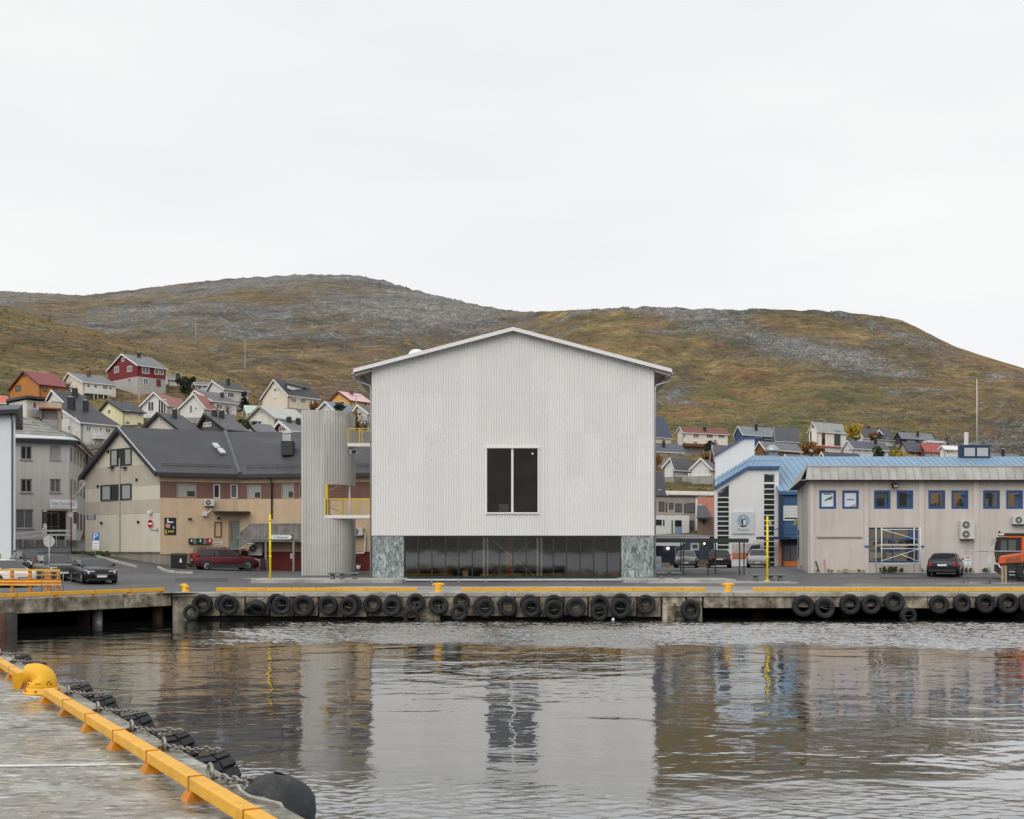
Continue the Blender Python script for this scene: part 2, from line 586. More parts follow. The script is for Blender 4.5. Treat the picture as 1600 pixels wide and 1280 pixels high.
  b2 = N.new('ShaderNodeBump')
  b2.inputs['Strength'].default_value = 0.8
  b2.inputs['Distance'].default_value = 1.0
  b2.invert = True
  ml = N.new('ShaderNodeMath')
  ml.operation = 'MULTIPLY'
  L.new(rm, ml.inputs[0])
  L.new(vo.outputs['Distance'], ml.inputs[1])
  L.new(ml.outputs[0], b2.inputs['Height'])
  L.new(bp.outputs[0], b2.inputs['Normal'])
  L.new(b2.outputs[0], bs.inputs['Normal'])
  return m
HILL = hill_material()

RIDGE_X = [-600, 0, 60, 130, 200, 350, 470, 545, 600, 680, 740, 820, 880, 950, 1010, 1100, 1200, 1280, 1360, 1410, 1450, 1500, 1550, 1600, 1800, 2300]
RIDGE_Y = [470, 453, 457, 461, 453, 436, 428, 428, 437, 461, 475, 488, 486, 483, 479, 481, 483, 483, 491, 500, 520, 544, 560, 575, 620, 660]
LEFT_D, LEFT_Y = [230, 270, 310, 360, 430, 520, 700], [690, 650, 625, 600, 572, 540, 495]
RIGHT_D, RIGHT_Y = [112, 150, 190, 240, 310, 390, 500], [862, 788, 752, 728, 704, 655, 580]

def far_hill_point(px, t):
  ry = table(px, RIDGE_X, RIDGE_Y)
  rd = table(px, [0, 600, 900, 1400, 2300], [960, 930, 640, 600, 480])
  w = min(1, max(0, (px - 620) / 330))
  w = w * w * (3 - 2 * w)
  Ds = [lerp(a, b, w) for a, b in zip(LEFT_D, RIGHT_D)] + [rd, rd + 60, rd + 260]
  ys = [lerp(a, b, w) for a, b in zip(LEFT_Y, RIGHT_Y)]
  if ys[-1] < ry + 14:
    k = ry + 14
    ys = [max(y, k + 60 * (len(ys) - 1 - i) * 0.3) for i, y in enumerate(ys)]
  zs = [PZ(y, d) for y, d in zip(ys, Ds)] + [PZ(ry, rd)]
  zs += [zs[-1] - 4, zs[-1] - 90]
  q = t * (len(Ds) - 1)
  ks = list(range(len(Ds)))
  return table(q, ks, Ds), table(q, ks, zs), t, ry

NEAR_PX = [-600, 0, 100, 200, 300, 400, 500, 640]
NEAR_D = [107, 130, 160, 200, 235, 270, 300, 340]
NEAR_Y = [[848, 760, 700, 640, 590, 530, 470, 430], [848, 766, 708, 648, 600, 541, 502, 478], [848, 762, 705, 655, 611, 562, 522, 503], [848, 760, 703, 655, 616, 574, 547, 531],
      [848, 760, 704, 658, 624, 590, 572, 563], [848, 760, 708, 668, 640, 616, 603, 603], [848, 752, 704, 674, 658, 650, 648, 652], [848, 760, 722, 704, 690, 682, 682, 688]]
def near_hill_point(px, t):
  ks = list(range(len(NEAR_D) + 2))
  q = t * (len(ks) - 1)
  zs = []
  for i, d in enumerate(NEAR_D):
    y = table(px, NEAR_PX, [row[i] for row in NEAR_Y])
    zs.append(PZ(y, d))
  zs += [zs[-1] - 3, zs[-1] - 35]
  return table(q, ks, NEAR_D + [370, 450]), table(q, ks, zs), t, 0

def make_hill(name, fn, px0, px1, nc, nr, rockfn, amp):
  vs, fs, rock, moss = [], [], [], []
  for j in range(nr + 1):
    t = j / nr
    for i in range(nc + 1):
      px = lerp(px0, px1, i / nc)
      D, z, tt, ry = fn(px, t)
      x = PX(px, D)
      n = fbm(x * 0.012, D * 0.012, 3.1, 6) * 4.0 + fbm(x * 0.06, D * 0.06, 8.0, 4) * 1.1
      rid = abs(fbm(x * 0.03 + 7, D * 0.03, 1.7, 4))
      n += (0.5 - rid) * 1.6 - 2.6 * max(0.0, 0.22 - abs(fbm(x * 0.011 + 3, D * 0.004, 6.2, 3)))* 4
      fade = min(1, max(0, (D - 105) / 60))
      k = amp * fade * min(1.0, D / 420.0)
      if amp > 0.9: k *= 1 - 0.8 * math.exp(-((t - 0.778) / 0.07) ** 2)
      rk, ms = rockfn(px, t, D, x, z)
      n2 = fbm(x * 0.16, D * 0.16, 5.5, 4) * 1.5 * min(1, max(0, rk * 1.3)) * fade * min(1, D / 350)
      vs.append((x, D, z + n * k * min(1.0, max(0.12, (D - 200) / 160)) + n2))
      rock.append(rk)
      moss.append(ms)
  w = nc + 1
  for j in range(nr):
    for i in range(nc):
      a = j * w + i
      fs.append((a, a + 1, a + 1 + w, a + w))
  me = bpy.data.meshes.new(name)
  me.from_pydata(vs, [], fs)
  for nm, dat in (('rock', rock), ('moss', moss)):
    at = me.attributes.new(nm, 'FLOAT', 'POINT')
    at.data.foreach_set('value', dat)
  me.polygons.foreach_set('use_smooth', [True] * len(me.polygons))
  me.materials.append(HILL)
  o = bpy.data.objects.new(name, me)
  COL.objects.link(o)
  o['kind'] = 'structure'
  return o

def sm(a, b, x):
  t = min(1, max(0, (x - a) / (b - a)))
  return t * t * (3 - 2 * t)

def far_rock(px, t, D, x, z):
  y = HY - (z - EYE) * F / D           # how high it stands, seen from the harbour
  n = fbm(x * 0.008, D * 0.008, 11, 5)
  if px < 840:
    up = sm(575, 470, y)
    r = 0.10 + 0.52 * up + n * 0.55
  else:
    r = 0.10 + n * 0.6
    # scree tongues running down to the right
    for (xa, ya, xb, yb, wd, s) in ((1060, 505, 1330, 580, 46, 0.42), (1130, 505, 1420, 590, 36, 0.32), (1020, 640, 1070, 600, 26, 0.55), (1060, 620, 1190, 672, 26, 0.5), (1180, 660, 1290, 640, 22, 0.42), (900, 482, 1300, 486, 14, 0.4), (1320, 490, 1500, 560, 20, 0.3)):
      dx, dy = xb - xa, yb - ya
      q = min(1, max(0, ((px - xa) * dx + (y - ya) * dy) / (dx * dx + dy * dy)))
      dd = math.hypot(px - xa - q * dx, (y - ya - q * dy) * 1.6)
      r += s * math.exp(-(dd / wd) ** 2)
  mo = sm(540, 690, y) * 0.85 if px > 840 else sm(600, 700, y) * 0.3
  if px > 980 and y > 712: mo = 1.2
  oc = fbm(x * 0.035, D * 0.05, 41, 4)
  r += 1.1 * max(0.0, oc - 0.22)
  mo = max(0, min(1, mo + fbm(x * 0.01, D * 0.01, 20, 4) * 0.6))
  return r, mo

def near_rock(px, t, D, x, z):
  n = fbm(x * 0.03, D * 0.03, 14, 5)
  return 0.0 + n * 0.5, max(0, min(1, 0.25 + fbm(x * 0.02, D * 0.02, 30, 4) * 0.9))

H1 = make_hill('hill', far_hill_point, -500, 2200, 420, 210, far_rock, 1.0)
H2 = make_hill('hillside', near_hill_point, -500, 640, 170, 110, near_rock, 0.55)
def tufts(name, label, hill, x0, x1, d0, d1, n, cols, seed):
  r_ = random.Random(seed)
  me = hill.data
  faces = [p.vertices[:] for p in me.polygons if d0 < me.vertices[p.vertices[0]].co.y < d1 and x0 < CX + me.vertices[p.vertices[0]].co.x * F / me.vertices[p.vertices[0]].co.y < x1]
  bs_ = [MB() for _ in cols]
  for k in range(n):
    a, b, c, d = [me.vertices[i].co for i in r_.choice(faces)]
    u, v = r_.random(), r_.random()
    p = a.lerp(b, u).lerp(d.lerp(c, u), v)
    g = noise.noise(Vector((p.x * 0.06, p.y * 0.06, 2.0)))
    if g < r_.uniform(-0.5, 0.4): continue
    h = r_.uniform(0.10, 0.32) * (0.5 + p.y / 600)
    mb = bs_[r_.randrange(len(cols))]
    for q in range(4):
      t = r_.uniform(0, 6.28)
      s_ = Vector((math.cos(t), math.sin(t), 0)) * h * r_.uniform(0.6, 1.5)
      o_ = Vector((r_.uniform(-1, 1), r_.uniform(-1, 1), 0)) * h
      tip = Vector((r_.uniform(-0.4, 0.4) * h, r_.uniform(-0.4, 0.4) * h, h * r_.uniform(0.6, 1.2)))
      mb.add([p + o_ - s_ - Vector((0, 0, 0.05)), p + o_ + s_ - Vector((0, 0, 0.05)), p + o_ + s_ * 0.6 + tip, p + o_ - s_ * 0.5 + tip], [(0, 1, 2, 3)])
  for mb, (nm, c_) in zip(bs_, cols):
    tag(mb.build(name, mat(nm, c_, 0.9, 0.4, 1.5), kind='stuff'), label % nm.replace('_', ' '), 'scrub')
TC = (('straw_scrub', (0.34, 0.25, 0.12)), ('rust_scrub', (0.22, 0.11, 0.05)), ('olive_scrub', (0.13, 0.115, 0.045)))
tufts('scrub', '%s tufts on the left hillside between and above the houses', H2, -60, 620, 140, 345, 5200, TC, 1)
tufts('scrub', '%s tufts on the right hillside behind the blue roof', H1, 940, 1640, 150, 420, 5200, TC, 2)

def near_z(px, D):
  ys = [table(px, NEAR_PX, [row[i] for row in NEAR_Y]) for i in range(len(NEAR_D))]
  return PZ(table(D, NEAR_D, ys), D)

# loose boulders on the open hillside: nobody could count them
def boulders():
  rnd = random.Random(3)
  b = MB()
  me = H1.data
  rk_ = [v.value for v in me.attributes['rock'].data]
  cand = []
  for p in me.polygons:
    v0 = me.vertices[p.vertices[0]].co
    px = CX + v0.x * F / v0.y
    if -40 < px < 1640 and 230 < v0.y < 980:
      w_ = max(0.03, rk_[p.vertices[0]] - 0.25)
      if rnd.random() < w_ * 0.9: cand.append(p.vertices[:])
  for k in range(6500):
    i0, i1, i2, i3 = [me.vertices[i].co for i in rnd.choice(cand)]
    u, v = rnd.random(), rnd.random()
    c = i0.lerp(i1, u).lerp(i3.lerp(i2, u), v)
    s = rnd.choice((0.3, 0.35, 0.45, 0.6, 0.95)) * (0.35 + c.y / 1300.0)
    a = rnd.uniform(0, 6.28)
    q = []
    for i in range(5):
      t2 = a + i * 1.2566
      q.append(c + Vector((math.cos(t2) * s * rnd.uniform(0.7, 1.3), math.sin(t2) * s * rnd.uniform(0.7, 1.3), -0.6 * s)))
    for i in range(5):
      t2 = a + 0.5 + i * 1.2566
      q.append(c + Vector((math.cos(t2) * s * rnd.uniform(0.4, 0.9), math.sin(t2) * s * rnd.uniform(0.4, 0.9), s * rnd.uniform(0.3, 0.7))))
    b.add(q, [(i, (i + 1) % 5, 5 + (i + 1) % 5, 5 + i) for i in range(5)] + [(5, 6, 7, 8, 9)])
  o = b.build('boulders', mat('boulder_stone', (0.24, 0.24, 0.235), 0.9, 0.35, 0.6), kind='stuff')
  tag(o, 'loose grey boulders scattered over the brown hillside', 'boulders')
boulders()

# ---------------------------------------------------------------- ground, water
QZ, QY = 1.25, 53.3                     # quay level above the water, far quay front
QS = F / QY
LX, LY = -15.75, QY                     # where the left pier starts
KX, KY = -22.3, 42.9                    # corner of left pier and near quay
def zg(x, y):
  t = sm(58, 80, y)
  z = QZ - 0.012 + (0.56 if x > 0 else 0.45) * t
  z += max(0, (y - 70)) / 20 * sm(-16, -34, x) * 1.3
  return z

def ground_material(name, base, wet=0.5, seam=False):
  m = bpy.data.materials.new(name)
  m.use_nodes = True
  N, L = m.node_tree.nodes, m.node_tree.links
  bs = N['Principled BSDF']
  tc = N.new('ShaderNodeTexCoord')
  n1 = N.new('ShaderNodeTexNoise')
  n1.inputs['Scale'].default_value = 0.22
  n1.inputs['Detail'].default_value = 9
  n1.inputs['Roughness'].default_value = 0.72
  L.new(tc.outputs['Object'], n1.inputs['Vector'])
  r = N.new('ShaderNodeValToRGB')
  e = r.color_ramp.elements
  e[0].position, e[1].position = 0.34, 0.68
  e[0].color = tuple(c * 0.5 for c in base) + (1,)
  e[1].color = tuple(c * 1.4 for c in base) + (1,)
  L.new(n1.outputs['Fac'], r.inputs[0])
  n2 = N.new('ShaderNodeTexNoise')
  n2.inputs['Scale'].default_value = 14
  n2.inputs['Detail'].default_value = 6
  n2.inputs['Roughness'].default_value = 0.8
  L.new(tc.outputs['Object'], n2.inputs['Vector'])
  r2 = N.new('ShaderNodeValToRGB')
  r2.color_ramp.elements[0].position, r2.color_ramp.elements[1].position = 0.3, 0.72
  r2.color_ramp.elements[0].color = (0.72, 0.72, 0.72, 1)
  r2.color_ramp.elements[1].color = (1.25, 1.25, 1.25, 1)
  L.new(n2.outputs['Fac'], r2.inputs[0])
  mx = N.new('ShaderNodeMixRGB')
  mx.blend_type = 'MULTIPLY'
  mx.inputs[0].default_value = 1
  L.new(r.outputs[0], mx.inputs[1])
  L.new(r2.outputs[0], mx.inputs[2])
  L.new(mx.outputs[0], bs.inputs['Base Color'])
  r3 = N.new('ShaderNodeValToRGB')
  r3.color_ramp.elements[0].position, r3.color_ramp.elements[1].position = 0.4, 0.62
  r3.color_ramp.elements[0].color = (1 - wet,) * 3 + (1,)
  r3.color_ramp.elements[1].color = (0.85,) * 3 + (1,)
  L.new(n1.outputs['Fac'], r3.inputs[0])
  L.new(r3.outputs[0], bs.inputs['Roughness'])
  bp = N.new('ShaderNodeBump')
  bp.inputs['Strength'].default_value = 0.25
  bp.inputs['Distance'].default_value = 0.02
  L.new(n2.outputs['Fac'], bp.inputs['Height'])
  L.new(bp.outputs[0], bs.inputs['Normal'])
  return m
ASPHALT = ground_material('damp_asphalt', (0.105, 0.106, 0.108), 0.5)
APRON = ground_material('worn_concrete_apron', (0.30, 0.295, 0.28), 0.3)

def front_y(x):
  if x >= LX: return QY
  if x >= KX: return KY + (x - KX) * (LY - KY) / (LX - KX)
  return KY
vs, fs = [], []
nx, ny = 150, 60
for j in range(ny + 1):
  for i in range(nx + 1):
    x = lerp(-130, 150, i / nx)
    y = lerp(front_y(x) + 0.05, 135, (j / ny) ** 1.15)
    vs.append((x, y, zg(x, y)))
for j in range(ny):
  for i in range(nx):
    a = j * (nx + 1) + i
    fs.append((a, a + 1, a + nx + 2, a + nx + 1))
g = MB().add(vs, fs).build('ground', ASPHALT, smooth=True, kind='structure')

def sheet(name, poly, m, dz, step=1.2, zf=None):
  """a thin paving sheet that follows the ground: poly = [(x0, x1)] rows between y values"""
  vs, fs = [], []
  ys = []
  (ya, xa0, xa1), (yb, xb0, xb1) = poly
  n = max(2, int((yb - ya) / step))
  k = max(2, int(max(xa1 - xa0, xb1 - xb0) / 2))
  for j in range(n + 1):
    t = j / n
    y = lerp(ya, yb, t)
    for i in range(k + 1):
      x = lerp(lerp(xa0, xb0, t), lerp(xa1, xb1, t), i / k)
      vs.append((x, y, (zf or zg)(x, y) + dz))
  for j in range(n):
    for i in range(k):
      a = j * (k + 1) + i
      fs.append((a, a + 1, a + k + 2, a + k + 1))
  return MB().add(vs, fs).build(name, m, kind='structure', smooth=True)
sheet('quay_apron', [(QY + 0.6, -14.6, 60), (61.5, -9, 60)], APRON, 0.006)
DARKASPH = ground_material('asphalt_patch_dark', (0.06, 0.06, 0.062), 0.4)
sheet('asphalt_patch', [(57.5, -13.2, -9.4), (60.5, -13.9, -10.0)], DARKASPH, 0.008)
sheet('asphalt_patch', [(66.5, -19.5, -16.4), (70.0, -20.4, -17.2)], DARKASPH, 0.008)
sheet('asphalt_patch', [(68.6, 22.0, 29.0), (70.2, 22.4, 29.6)], DARKASPH, 0.008)
sheet('asphalt_patch', [(78.0, 11.0, 14.0), (83.0, 11.8, 15.0)], DARKASPH, 0.008)
sheet('gravel_verge', [(61.6, 17.5, 40), (64.5, 19, 40)], ground_material('wet_gravel', (0.16, 0.15, 0.13), 0.2), 0.010)
sheet('parking_line', [(87.2, PX(1040, 87.2), PX(1152, 87.2)), (87.5, PX(1040, 87.5), PX(1152, 87.5))], WHITE, 0.008, step=0.3)
def gp(px, py):          # the ground point seen at a pixel of the photograph
  D = 60.0
  for _ in range(60): D = lerp(D, min(130, F * (EYE - zg(PX(px, D), D)) / max(4, py - HY)), 0.4)
  return Vector((PX(px, D), D, zg(PX(px, D), D)))
KERB = mat('kerb_stone', (0.42, 0.41, 0.38), 0.85, 0.15, 3, rnd=0.12)
for nm, pts in (('kerb', [(152, 86.5), (172, 84), (192, 81.5), (214, 79)]), ('kerb', [(247, 888), (258, 893), (275, 896), (302, 896.5)])):
  g_ = (lambda a, b: Vector((PX(a, b), b, zg(PX(a, b), b)))) if pts[0][1] < 200 else gp
  k_ = thing(nm, None, None, g_(*pts[0]))
  k_['kind'] = 'structure'
  q_ = [g_(*p_) for p_ in pts]
  for a_, b_ in zip(q_[:-1], q_[1:]):
    n_ = max(1, int((b_ - a_).length / 1.0))
    for i in range(n_):
      c_, d_ = a_.lerp(b_, i / n_ + 0.01), a_.lerp(b_, (i + 1) / n_ - 0.01)
      MB().bar(c_ + Vector((0, 0, 0.03)), d_ + Vector((0, 0, 0.03)), 0.16, 0.22).build('kerb_block', KERB, k_)
sheet('footpath', [(76, -31.5, -25.9), (86, -42, -32.5)], ground_material('pale_paving', (0.20, 0.195, 0.185), 0.2), 0.012)

def water_material():
  m = bpy.data.materials.new('harbour_water')
  m.use_nodes = True
  N, L = m.node_tree.nodes, m.node_tree.links
  bs = N['Principled BSDF']
  bs.inputs['Base Color'].default_value = (0.010, 0.013, 0.013, 1)
  bs.inputs['Roughness'].default_value = 0.02
  bs.inputs['IOR'].default_value = 1.7
  bs.inputs['Specular IOR Level'].default_value = 0.5
  geo = N.new('ShaderNodeNewGeometry')
  def nz(scale, det, rough, sx=(1, 1, 1), dist=0.0):
    mp = N.new('ShaderNodeMapping')
    mp.inputs['Scale'].default_value = sx
    L.new(geo.outputs['Position'], mp.inputs[0])
    n = N.new('ShaderNodeTexNoise')
    n.inputs['Scale'].default_value = scale
    n.inputs['Detail'].default_value = det
    n.inputs['Roughness'].default_value = rough
    n.inputs['Distortion'].default_value = dist
    L.new(mp.outputs[0], n.inputs['Vector'])
    return n.outputs['Fac']
  def math_(op, a, b=None, c=None):
    x = N.new('ShaderNodeMath')
    x.operation = op
    for i, v in enumerate((a, b, c)):
      if v is None: continue
      if isinstance(v, (int, float)): x.inputs[i].default_value = v
      else: L.new(v, x.inputs[i])
    return x.outputs[0]
  def sms(v, a, b):
    x = N.new('ShaderNodeMapRange')
    x.interpolation_type = 'SMOOTHSTEP'
    L.new(v, x.inputs[0])
    x.inputs[1].default_value, x.inputs[2].default_value = a, b
    return x.outputs[0]
  sp = N.new('ShaderNodeSeparateXYZ')
  L.new(geo.outputs['Position'], sp.inputs[0])
  warp = math_('MULTIPLY_ADD', nz(0.16, 3, 0.5, (0.6, 1, 1)), 9.0, -4.5)
  yw = math_('ADD', sp.outputs['Y'], warp)
  # wind patches: a ruffled lane along the far quay and another close to the camera, calm water between
  lane = math_('MULTIPLY', sms(math_('ADD', yw, math_('MULTIPLY', sp.outputs['X'], 0.16)), 37.5, 41.5), sms(math_('ADD', sp.outputs['X'], warp), -15.0, -8.5))
  close = math_('SUBTRACT', 1.0, sms(math_('ADD', yw, math_('MULTIPLY', sp.outputs['X'], 0.12)), 13.5, 18.0))
  ruf = math_('MAXIMUM', lane, close)
  spot = sms(nz(0.35, 4, 0.6, (0.5, 1, 1)), 0.56, 0.7)
  ruf = math_('MINIMUM', 1.0, math_('ADD', ruf, math_('MULTIPLY', spot, 0.25)))
  swell = math_('MULTIPLY', nz(0.55, 3, 0.5, (0.7, 1, 1), 0.6), 0.042)
  mid = math_('MULTIPLY', nz(2.1, 3, 0.5, (0.8, 1, 1), 0.4), 0.0065)
  rip = math_('MULTIPLY', math_('MULTIPLY', nz(5.5, 4, 0.6, (0.8, 1, 1)), 0.028), math_('MULTIPLY_ADD', ruf, 0.22, 0.035))
  h = math_('ADD', math_('ADD', swell, mid), rip)
  bp = N.new('ShaderNodeBump')
  bp.inputs['Strength'].default_value = 1.0
  bp.inputs['Distance'].default_value = 1.0
  L.new(h, bp.inputs['Height'])
  L.new(bp.outputs[0], bs.inputs['Normal'])
  rr = math_('MULTIPLY_ADD', ruf, 0.09, 0.02)
  far = math_('SUBTRACT', 1.0, sms(sp.outputs['Y'], -60.0, -20.0))      # open harbour behind: wind ruffled
  rr = math_('ADD', rr, math_('MULTIPLY', far, 0.4))
  L.new(rr, bs.inputs['Roughness'])
  gl = N.new('ShaderNodeBsdfGlossy')          # extra mirror share, added to brighten the reflections
  gl.inputs['Color'].default_value = (0.95, 0.96, 0.97, 1)
  L.new(rr, gl.inputs['Roughness'])
  L.new(bp.outputs[0], gl.inputs['Normal'])
  mxs = N.new('ShaderNodeMixShader')
  mxs.inputs[0].default_value = 0.36
  L.new(bs.outputs[0], mxs.inputs[1])
  L.new(gl.outputs[0], mxs.inputs[2])
  L.new(mxs.outputs[0], N['Material Output'].inputs['Surface'])
  return m
w = MB().quad((-2500, -1800, 0), (2500, -1800, 0), (2500, 64, 0), (-2500, 64, 0)).build('water', water_material(), kind='structure')
import numpy as np
def ruffle(name, x0, x1, y0, y1, dx, dy, lam, slope, edge, seed):
  rg = np.random.default_rng(seed)
  nx_, ny_ = int((x1 - x0) / dx), int((y1 - y0) / dy)
  xs, ys = np.meshgrid(np.linspace(x0, x1, nx_ + 1), np.linspace(y0, y1, ny_ + 1))
  z = np.zeros_like(xs)
  n = 46
  for k in range(n):
    l_ = lam * np.exp(rg.uniform(-0.75, 0.9))
    th = rg.normal(-1.35, 0.65)
    kx, ky = np.cos(th) * 2 * np.pi / l_, np.sin(th) * 2 * np.pi / l_
    z += (slope * math.sqrt(2.0 / n) * l_ / (2 * np.pi)) * np.sin(kx * xs + ky * ys + rg.uniform(0, 6.28))
  gust = 0.84 + 0.16 * np.sin(xs * 0.35 + 1.3 * np.sin(ys * 0.45)) * np.sin(ys * 0.6 + xs * 0.11)
  fade = edge(xs, ys)
  z = 0.004 + z * gust * fade + 0.012 * fade - 0.010 * (1 - fade)
  me = bpy.data.meshes.new(name)
  w_ = nx_ + 1
  a = (np.arange(ny_)[:, None] * w_ + np.arange(nx_)[None, :]).ravel()
  faces = np.stack([a, a + 1, a + 1 + w_, a + w_], 1).astype(np.int32)
  me.vertices.add(xs.size)
  me.vertices.foreach_set('co', np.stack([xs.ravel(), ys.ravel(), z.ravel()], 1).astype(np.float32).ravel())
  me.loops.add(faces.size)
  me.loops.foreach_set('vertex_index', faces.ravel())
  me.polygons.add(len(faces))
  me.polygons.foreach_set('loop_start', np.arange(0, faces.size, 4, dtype=np.int32))
  me.polygons.foreach_set('use_smooth', np.ones(len(faces), dtype=bool))
  me.update(calc_edges=True)
  me.materials.append(bpy.data.materials['harbour_water'])
  o = bpy.data.objects.new(name, me)
  COL.objects.link(o)
  o['kind'] = 'structure'
def s01(a, b, x):
  t = np.clip((x - a) / (b - a), 0, 1)
  return t * t * (3 - 2 * t)
def lane_edge(x, y):
  yy = y + 0.16 * x * 0.6 + 0.7 * np.sin(x * 0.5) + 0.4 * np.sin(x * 1.7 + 1)
  return s01(36.8, 42.0, yy) * (1 - s01(QY - 2.6, QY - 1.2, y + 0.3 * np.sin(x * 0.9))) * s01(-13.5, -8, x + np.sin(y))
def near_edge_(x, y):
  yy = y + 0.12 * x + 0.9 * np.sin(x * 0.45 + 0.5) + 0.5 * np.sin(x * 1.3 + y * 0.3)
  return 1 - s01(13.2, 17.5, yy)
ruffle('water_far_ruffle', -15, 30, 34, QY - 0.9, 0.06, 0.04, 0.17, 0.27, lane_edge, 3)
ruffle('water_near_ruffle', -5.5, 10, 7.0, 19, 0.033, 0.03, 0.17, 0.16, near_edge_, 5)
bed = MB().quad((-260, -120, -6), (260, -120, -6), (260, 70, -6), (-260, 70, -6)).build('sea_bed', mat('dark_sea_bed', (0.01, 0.012, 0.012), 0.9), kind='structure')

# ---------------------------------------------------------------- far quay
QCONC = mat('stained_quay_concrete', (0.37, 0.325, 0.25), 0.9, 0.5, 2.6, bump=0.7, bscale=9, streak=0.5, dirt=(0.065, 0.048, 0.03), dirt_amt=0.85, rnd=0.2)
QCOPE = mat('quay_cope_concrete', (0.42, 0.40, 0.36), 0.85, 0.22, 1.5, bump=0.4, bscale=10, dirt=(0.13, 0.115, 0.09), dirt_amt=0.6)
RUST = mat('rusty_steel', (0.10, 0.045, 0.025), 0.85, 0.4, 4, bump=0.5, bscale=20, dirt=(0.03, 0.022, 0.018), dirt_amt=0.8)
DARKCONC = mat('shade_dark_concrete', (0.03, 0.029, 0.027), 0.9, 0.3, 2)  # near-black colour paints in the shade of recesses and voids below the decks
quay = thing('quay', None, None, (0, QY, 0))
quay['kind'] = 'structure'
rq = random.Random(5)
x_l, x_m, x_r = LX, PX(1100, QY), 75.0
# cope beam in lengths
xs = [x_l]
while xs[-1] < x_r: xs.append(xs[-1] + 5.2)
for a, b in zip(xs[:-1], xs[1:]):
  MB().box(a + 0.012, b - 0.012, QY, QY + 0.75, QZ - 0.20, QZ).build('cope_block', QCOPE, quay, bevel=0.025)
# wall panels between the fender slots, solid half
p = x_l + 0.02
while p < x_m - 0.3:
  wd = min(1.135, x_m - p)
  px_c = CX + (p + wd / 2) * QS
  foot = -0.6 if (px_c < 300 or 660 < px_c < 700 or px_c > 1035) else 0.13 + rq.uniform(-0.03, 0.05)
  MB().box(p, p + wd - 0.075, QY + 0.045 + rq.uniform(0, 0.03), QY + 0.6, foot, QZ - 0.2).build('wall_panel', QCONC, quay, bevel=0.02)
  p += wd
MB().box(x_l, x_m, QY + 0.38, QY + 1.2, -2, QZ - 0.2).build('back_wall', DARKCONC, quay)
# open deck, right half: fascia panels over a dark void with piles
p = x_m
while p < x_r:
  wd = rq.choice((1.9, 3.2, 1.0, 1.2, 2.4))
  MB().box(p, p + wd - 0.03, QY + 0.03 + rq.uniform(0, 0.05), QY + 0.6, 0.54 + rq.uniform(-0.05, 0.05), QZ - 0.2).build('fascia_panel', QCONC, quay, bevel=0.03)
  p += wd
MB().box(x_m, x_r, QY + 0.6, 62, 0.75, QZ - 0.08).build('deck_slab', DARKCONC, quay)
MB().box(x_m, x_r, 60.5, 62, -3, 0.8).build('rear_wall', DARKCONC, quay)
for x in (x_m + 3, x_m + 7.2, x_m + 11.4, x_m + 15.6, x_m + 19.8, x_m + 24):
  MB().tube([(x, QY + 2.4, -3), (x, QY + 2.4, 0.8)], 0.28, 14).build('pile', RUST, quay, smooth=True)
# rusty ladder beside the end of the solid wall
b = MB()
lx = PX(1062, QY)
for dx in (-0.2, 0.2): b.bar((lx + dx, QY - 0.02, -0.8), (lx + dx, QY - 0.02, 0.75), 0.05)
for k in range(6): b.bar((lx - 0.2, QY - 0.02, -0.5 + k * 0.22), (lx + 0.2, QY - 0.02, -0.5 + k * 0.22), 0.03)
b.build('ladder', RUST, quay)
# slots with mooring hooks between the panels
p = x_l + 1.1
while p < PX(1040, QY):
  MB().box(p + 0.005, p + 0.06, QY + 0.0, QY + 0.08, 0.75, 1.0).build('hook', RUST, quay)
  p += 1.135

# left pier: fascia, underside and piles
pier = thing('pier', None, None, (LX, LY, 0))
pier['kind'] = 'structure'
pf = Face((KX - 6 * 0.533, KY - 6 * 0.846), (LX, LY))
u = 0.0
while u < pf.L - 0.1:
  e = min(u + 3.9, pf.L)
  MB().fbox(pf, u + 0.01, e - 0.01, QZ - 0.62, QZ - 0.002, -0.7, 0.0).build('edge_beam', QCONC, pier, bevel=0.03)
  u = e
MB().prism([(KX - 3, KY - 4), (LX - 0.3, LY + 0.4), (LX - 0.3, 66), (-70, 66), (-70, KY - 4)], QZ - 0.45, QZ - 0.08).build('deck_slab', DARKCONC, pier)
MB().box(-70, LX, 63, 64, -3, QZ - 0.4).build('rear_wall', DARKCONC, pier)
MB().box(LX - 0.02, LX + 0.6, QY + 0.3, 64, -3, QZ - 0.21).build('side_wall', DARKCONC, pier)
DARKPILE = mat('dark_pile_steel', (0.045, 0.035, 0.03), 0.8, 0.3, 4)
for px, D, r, m_ in ((17, 45.5, 0.23, DARKPILE), (130, 51.6, 0.30, RUST), (152, 50.7, 0.22, STEEL), (246, 53.6, 0.26, RUST), (70, 55, 0.3, RUST), (3, 44.6, 0.1, RUST)):
  x = PX(px, D)
  MB().tube([(x, D, -3), (x, D, QZ - 0.5)], r, 16).build('pile', m_, pier, smooth=True)

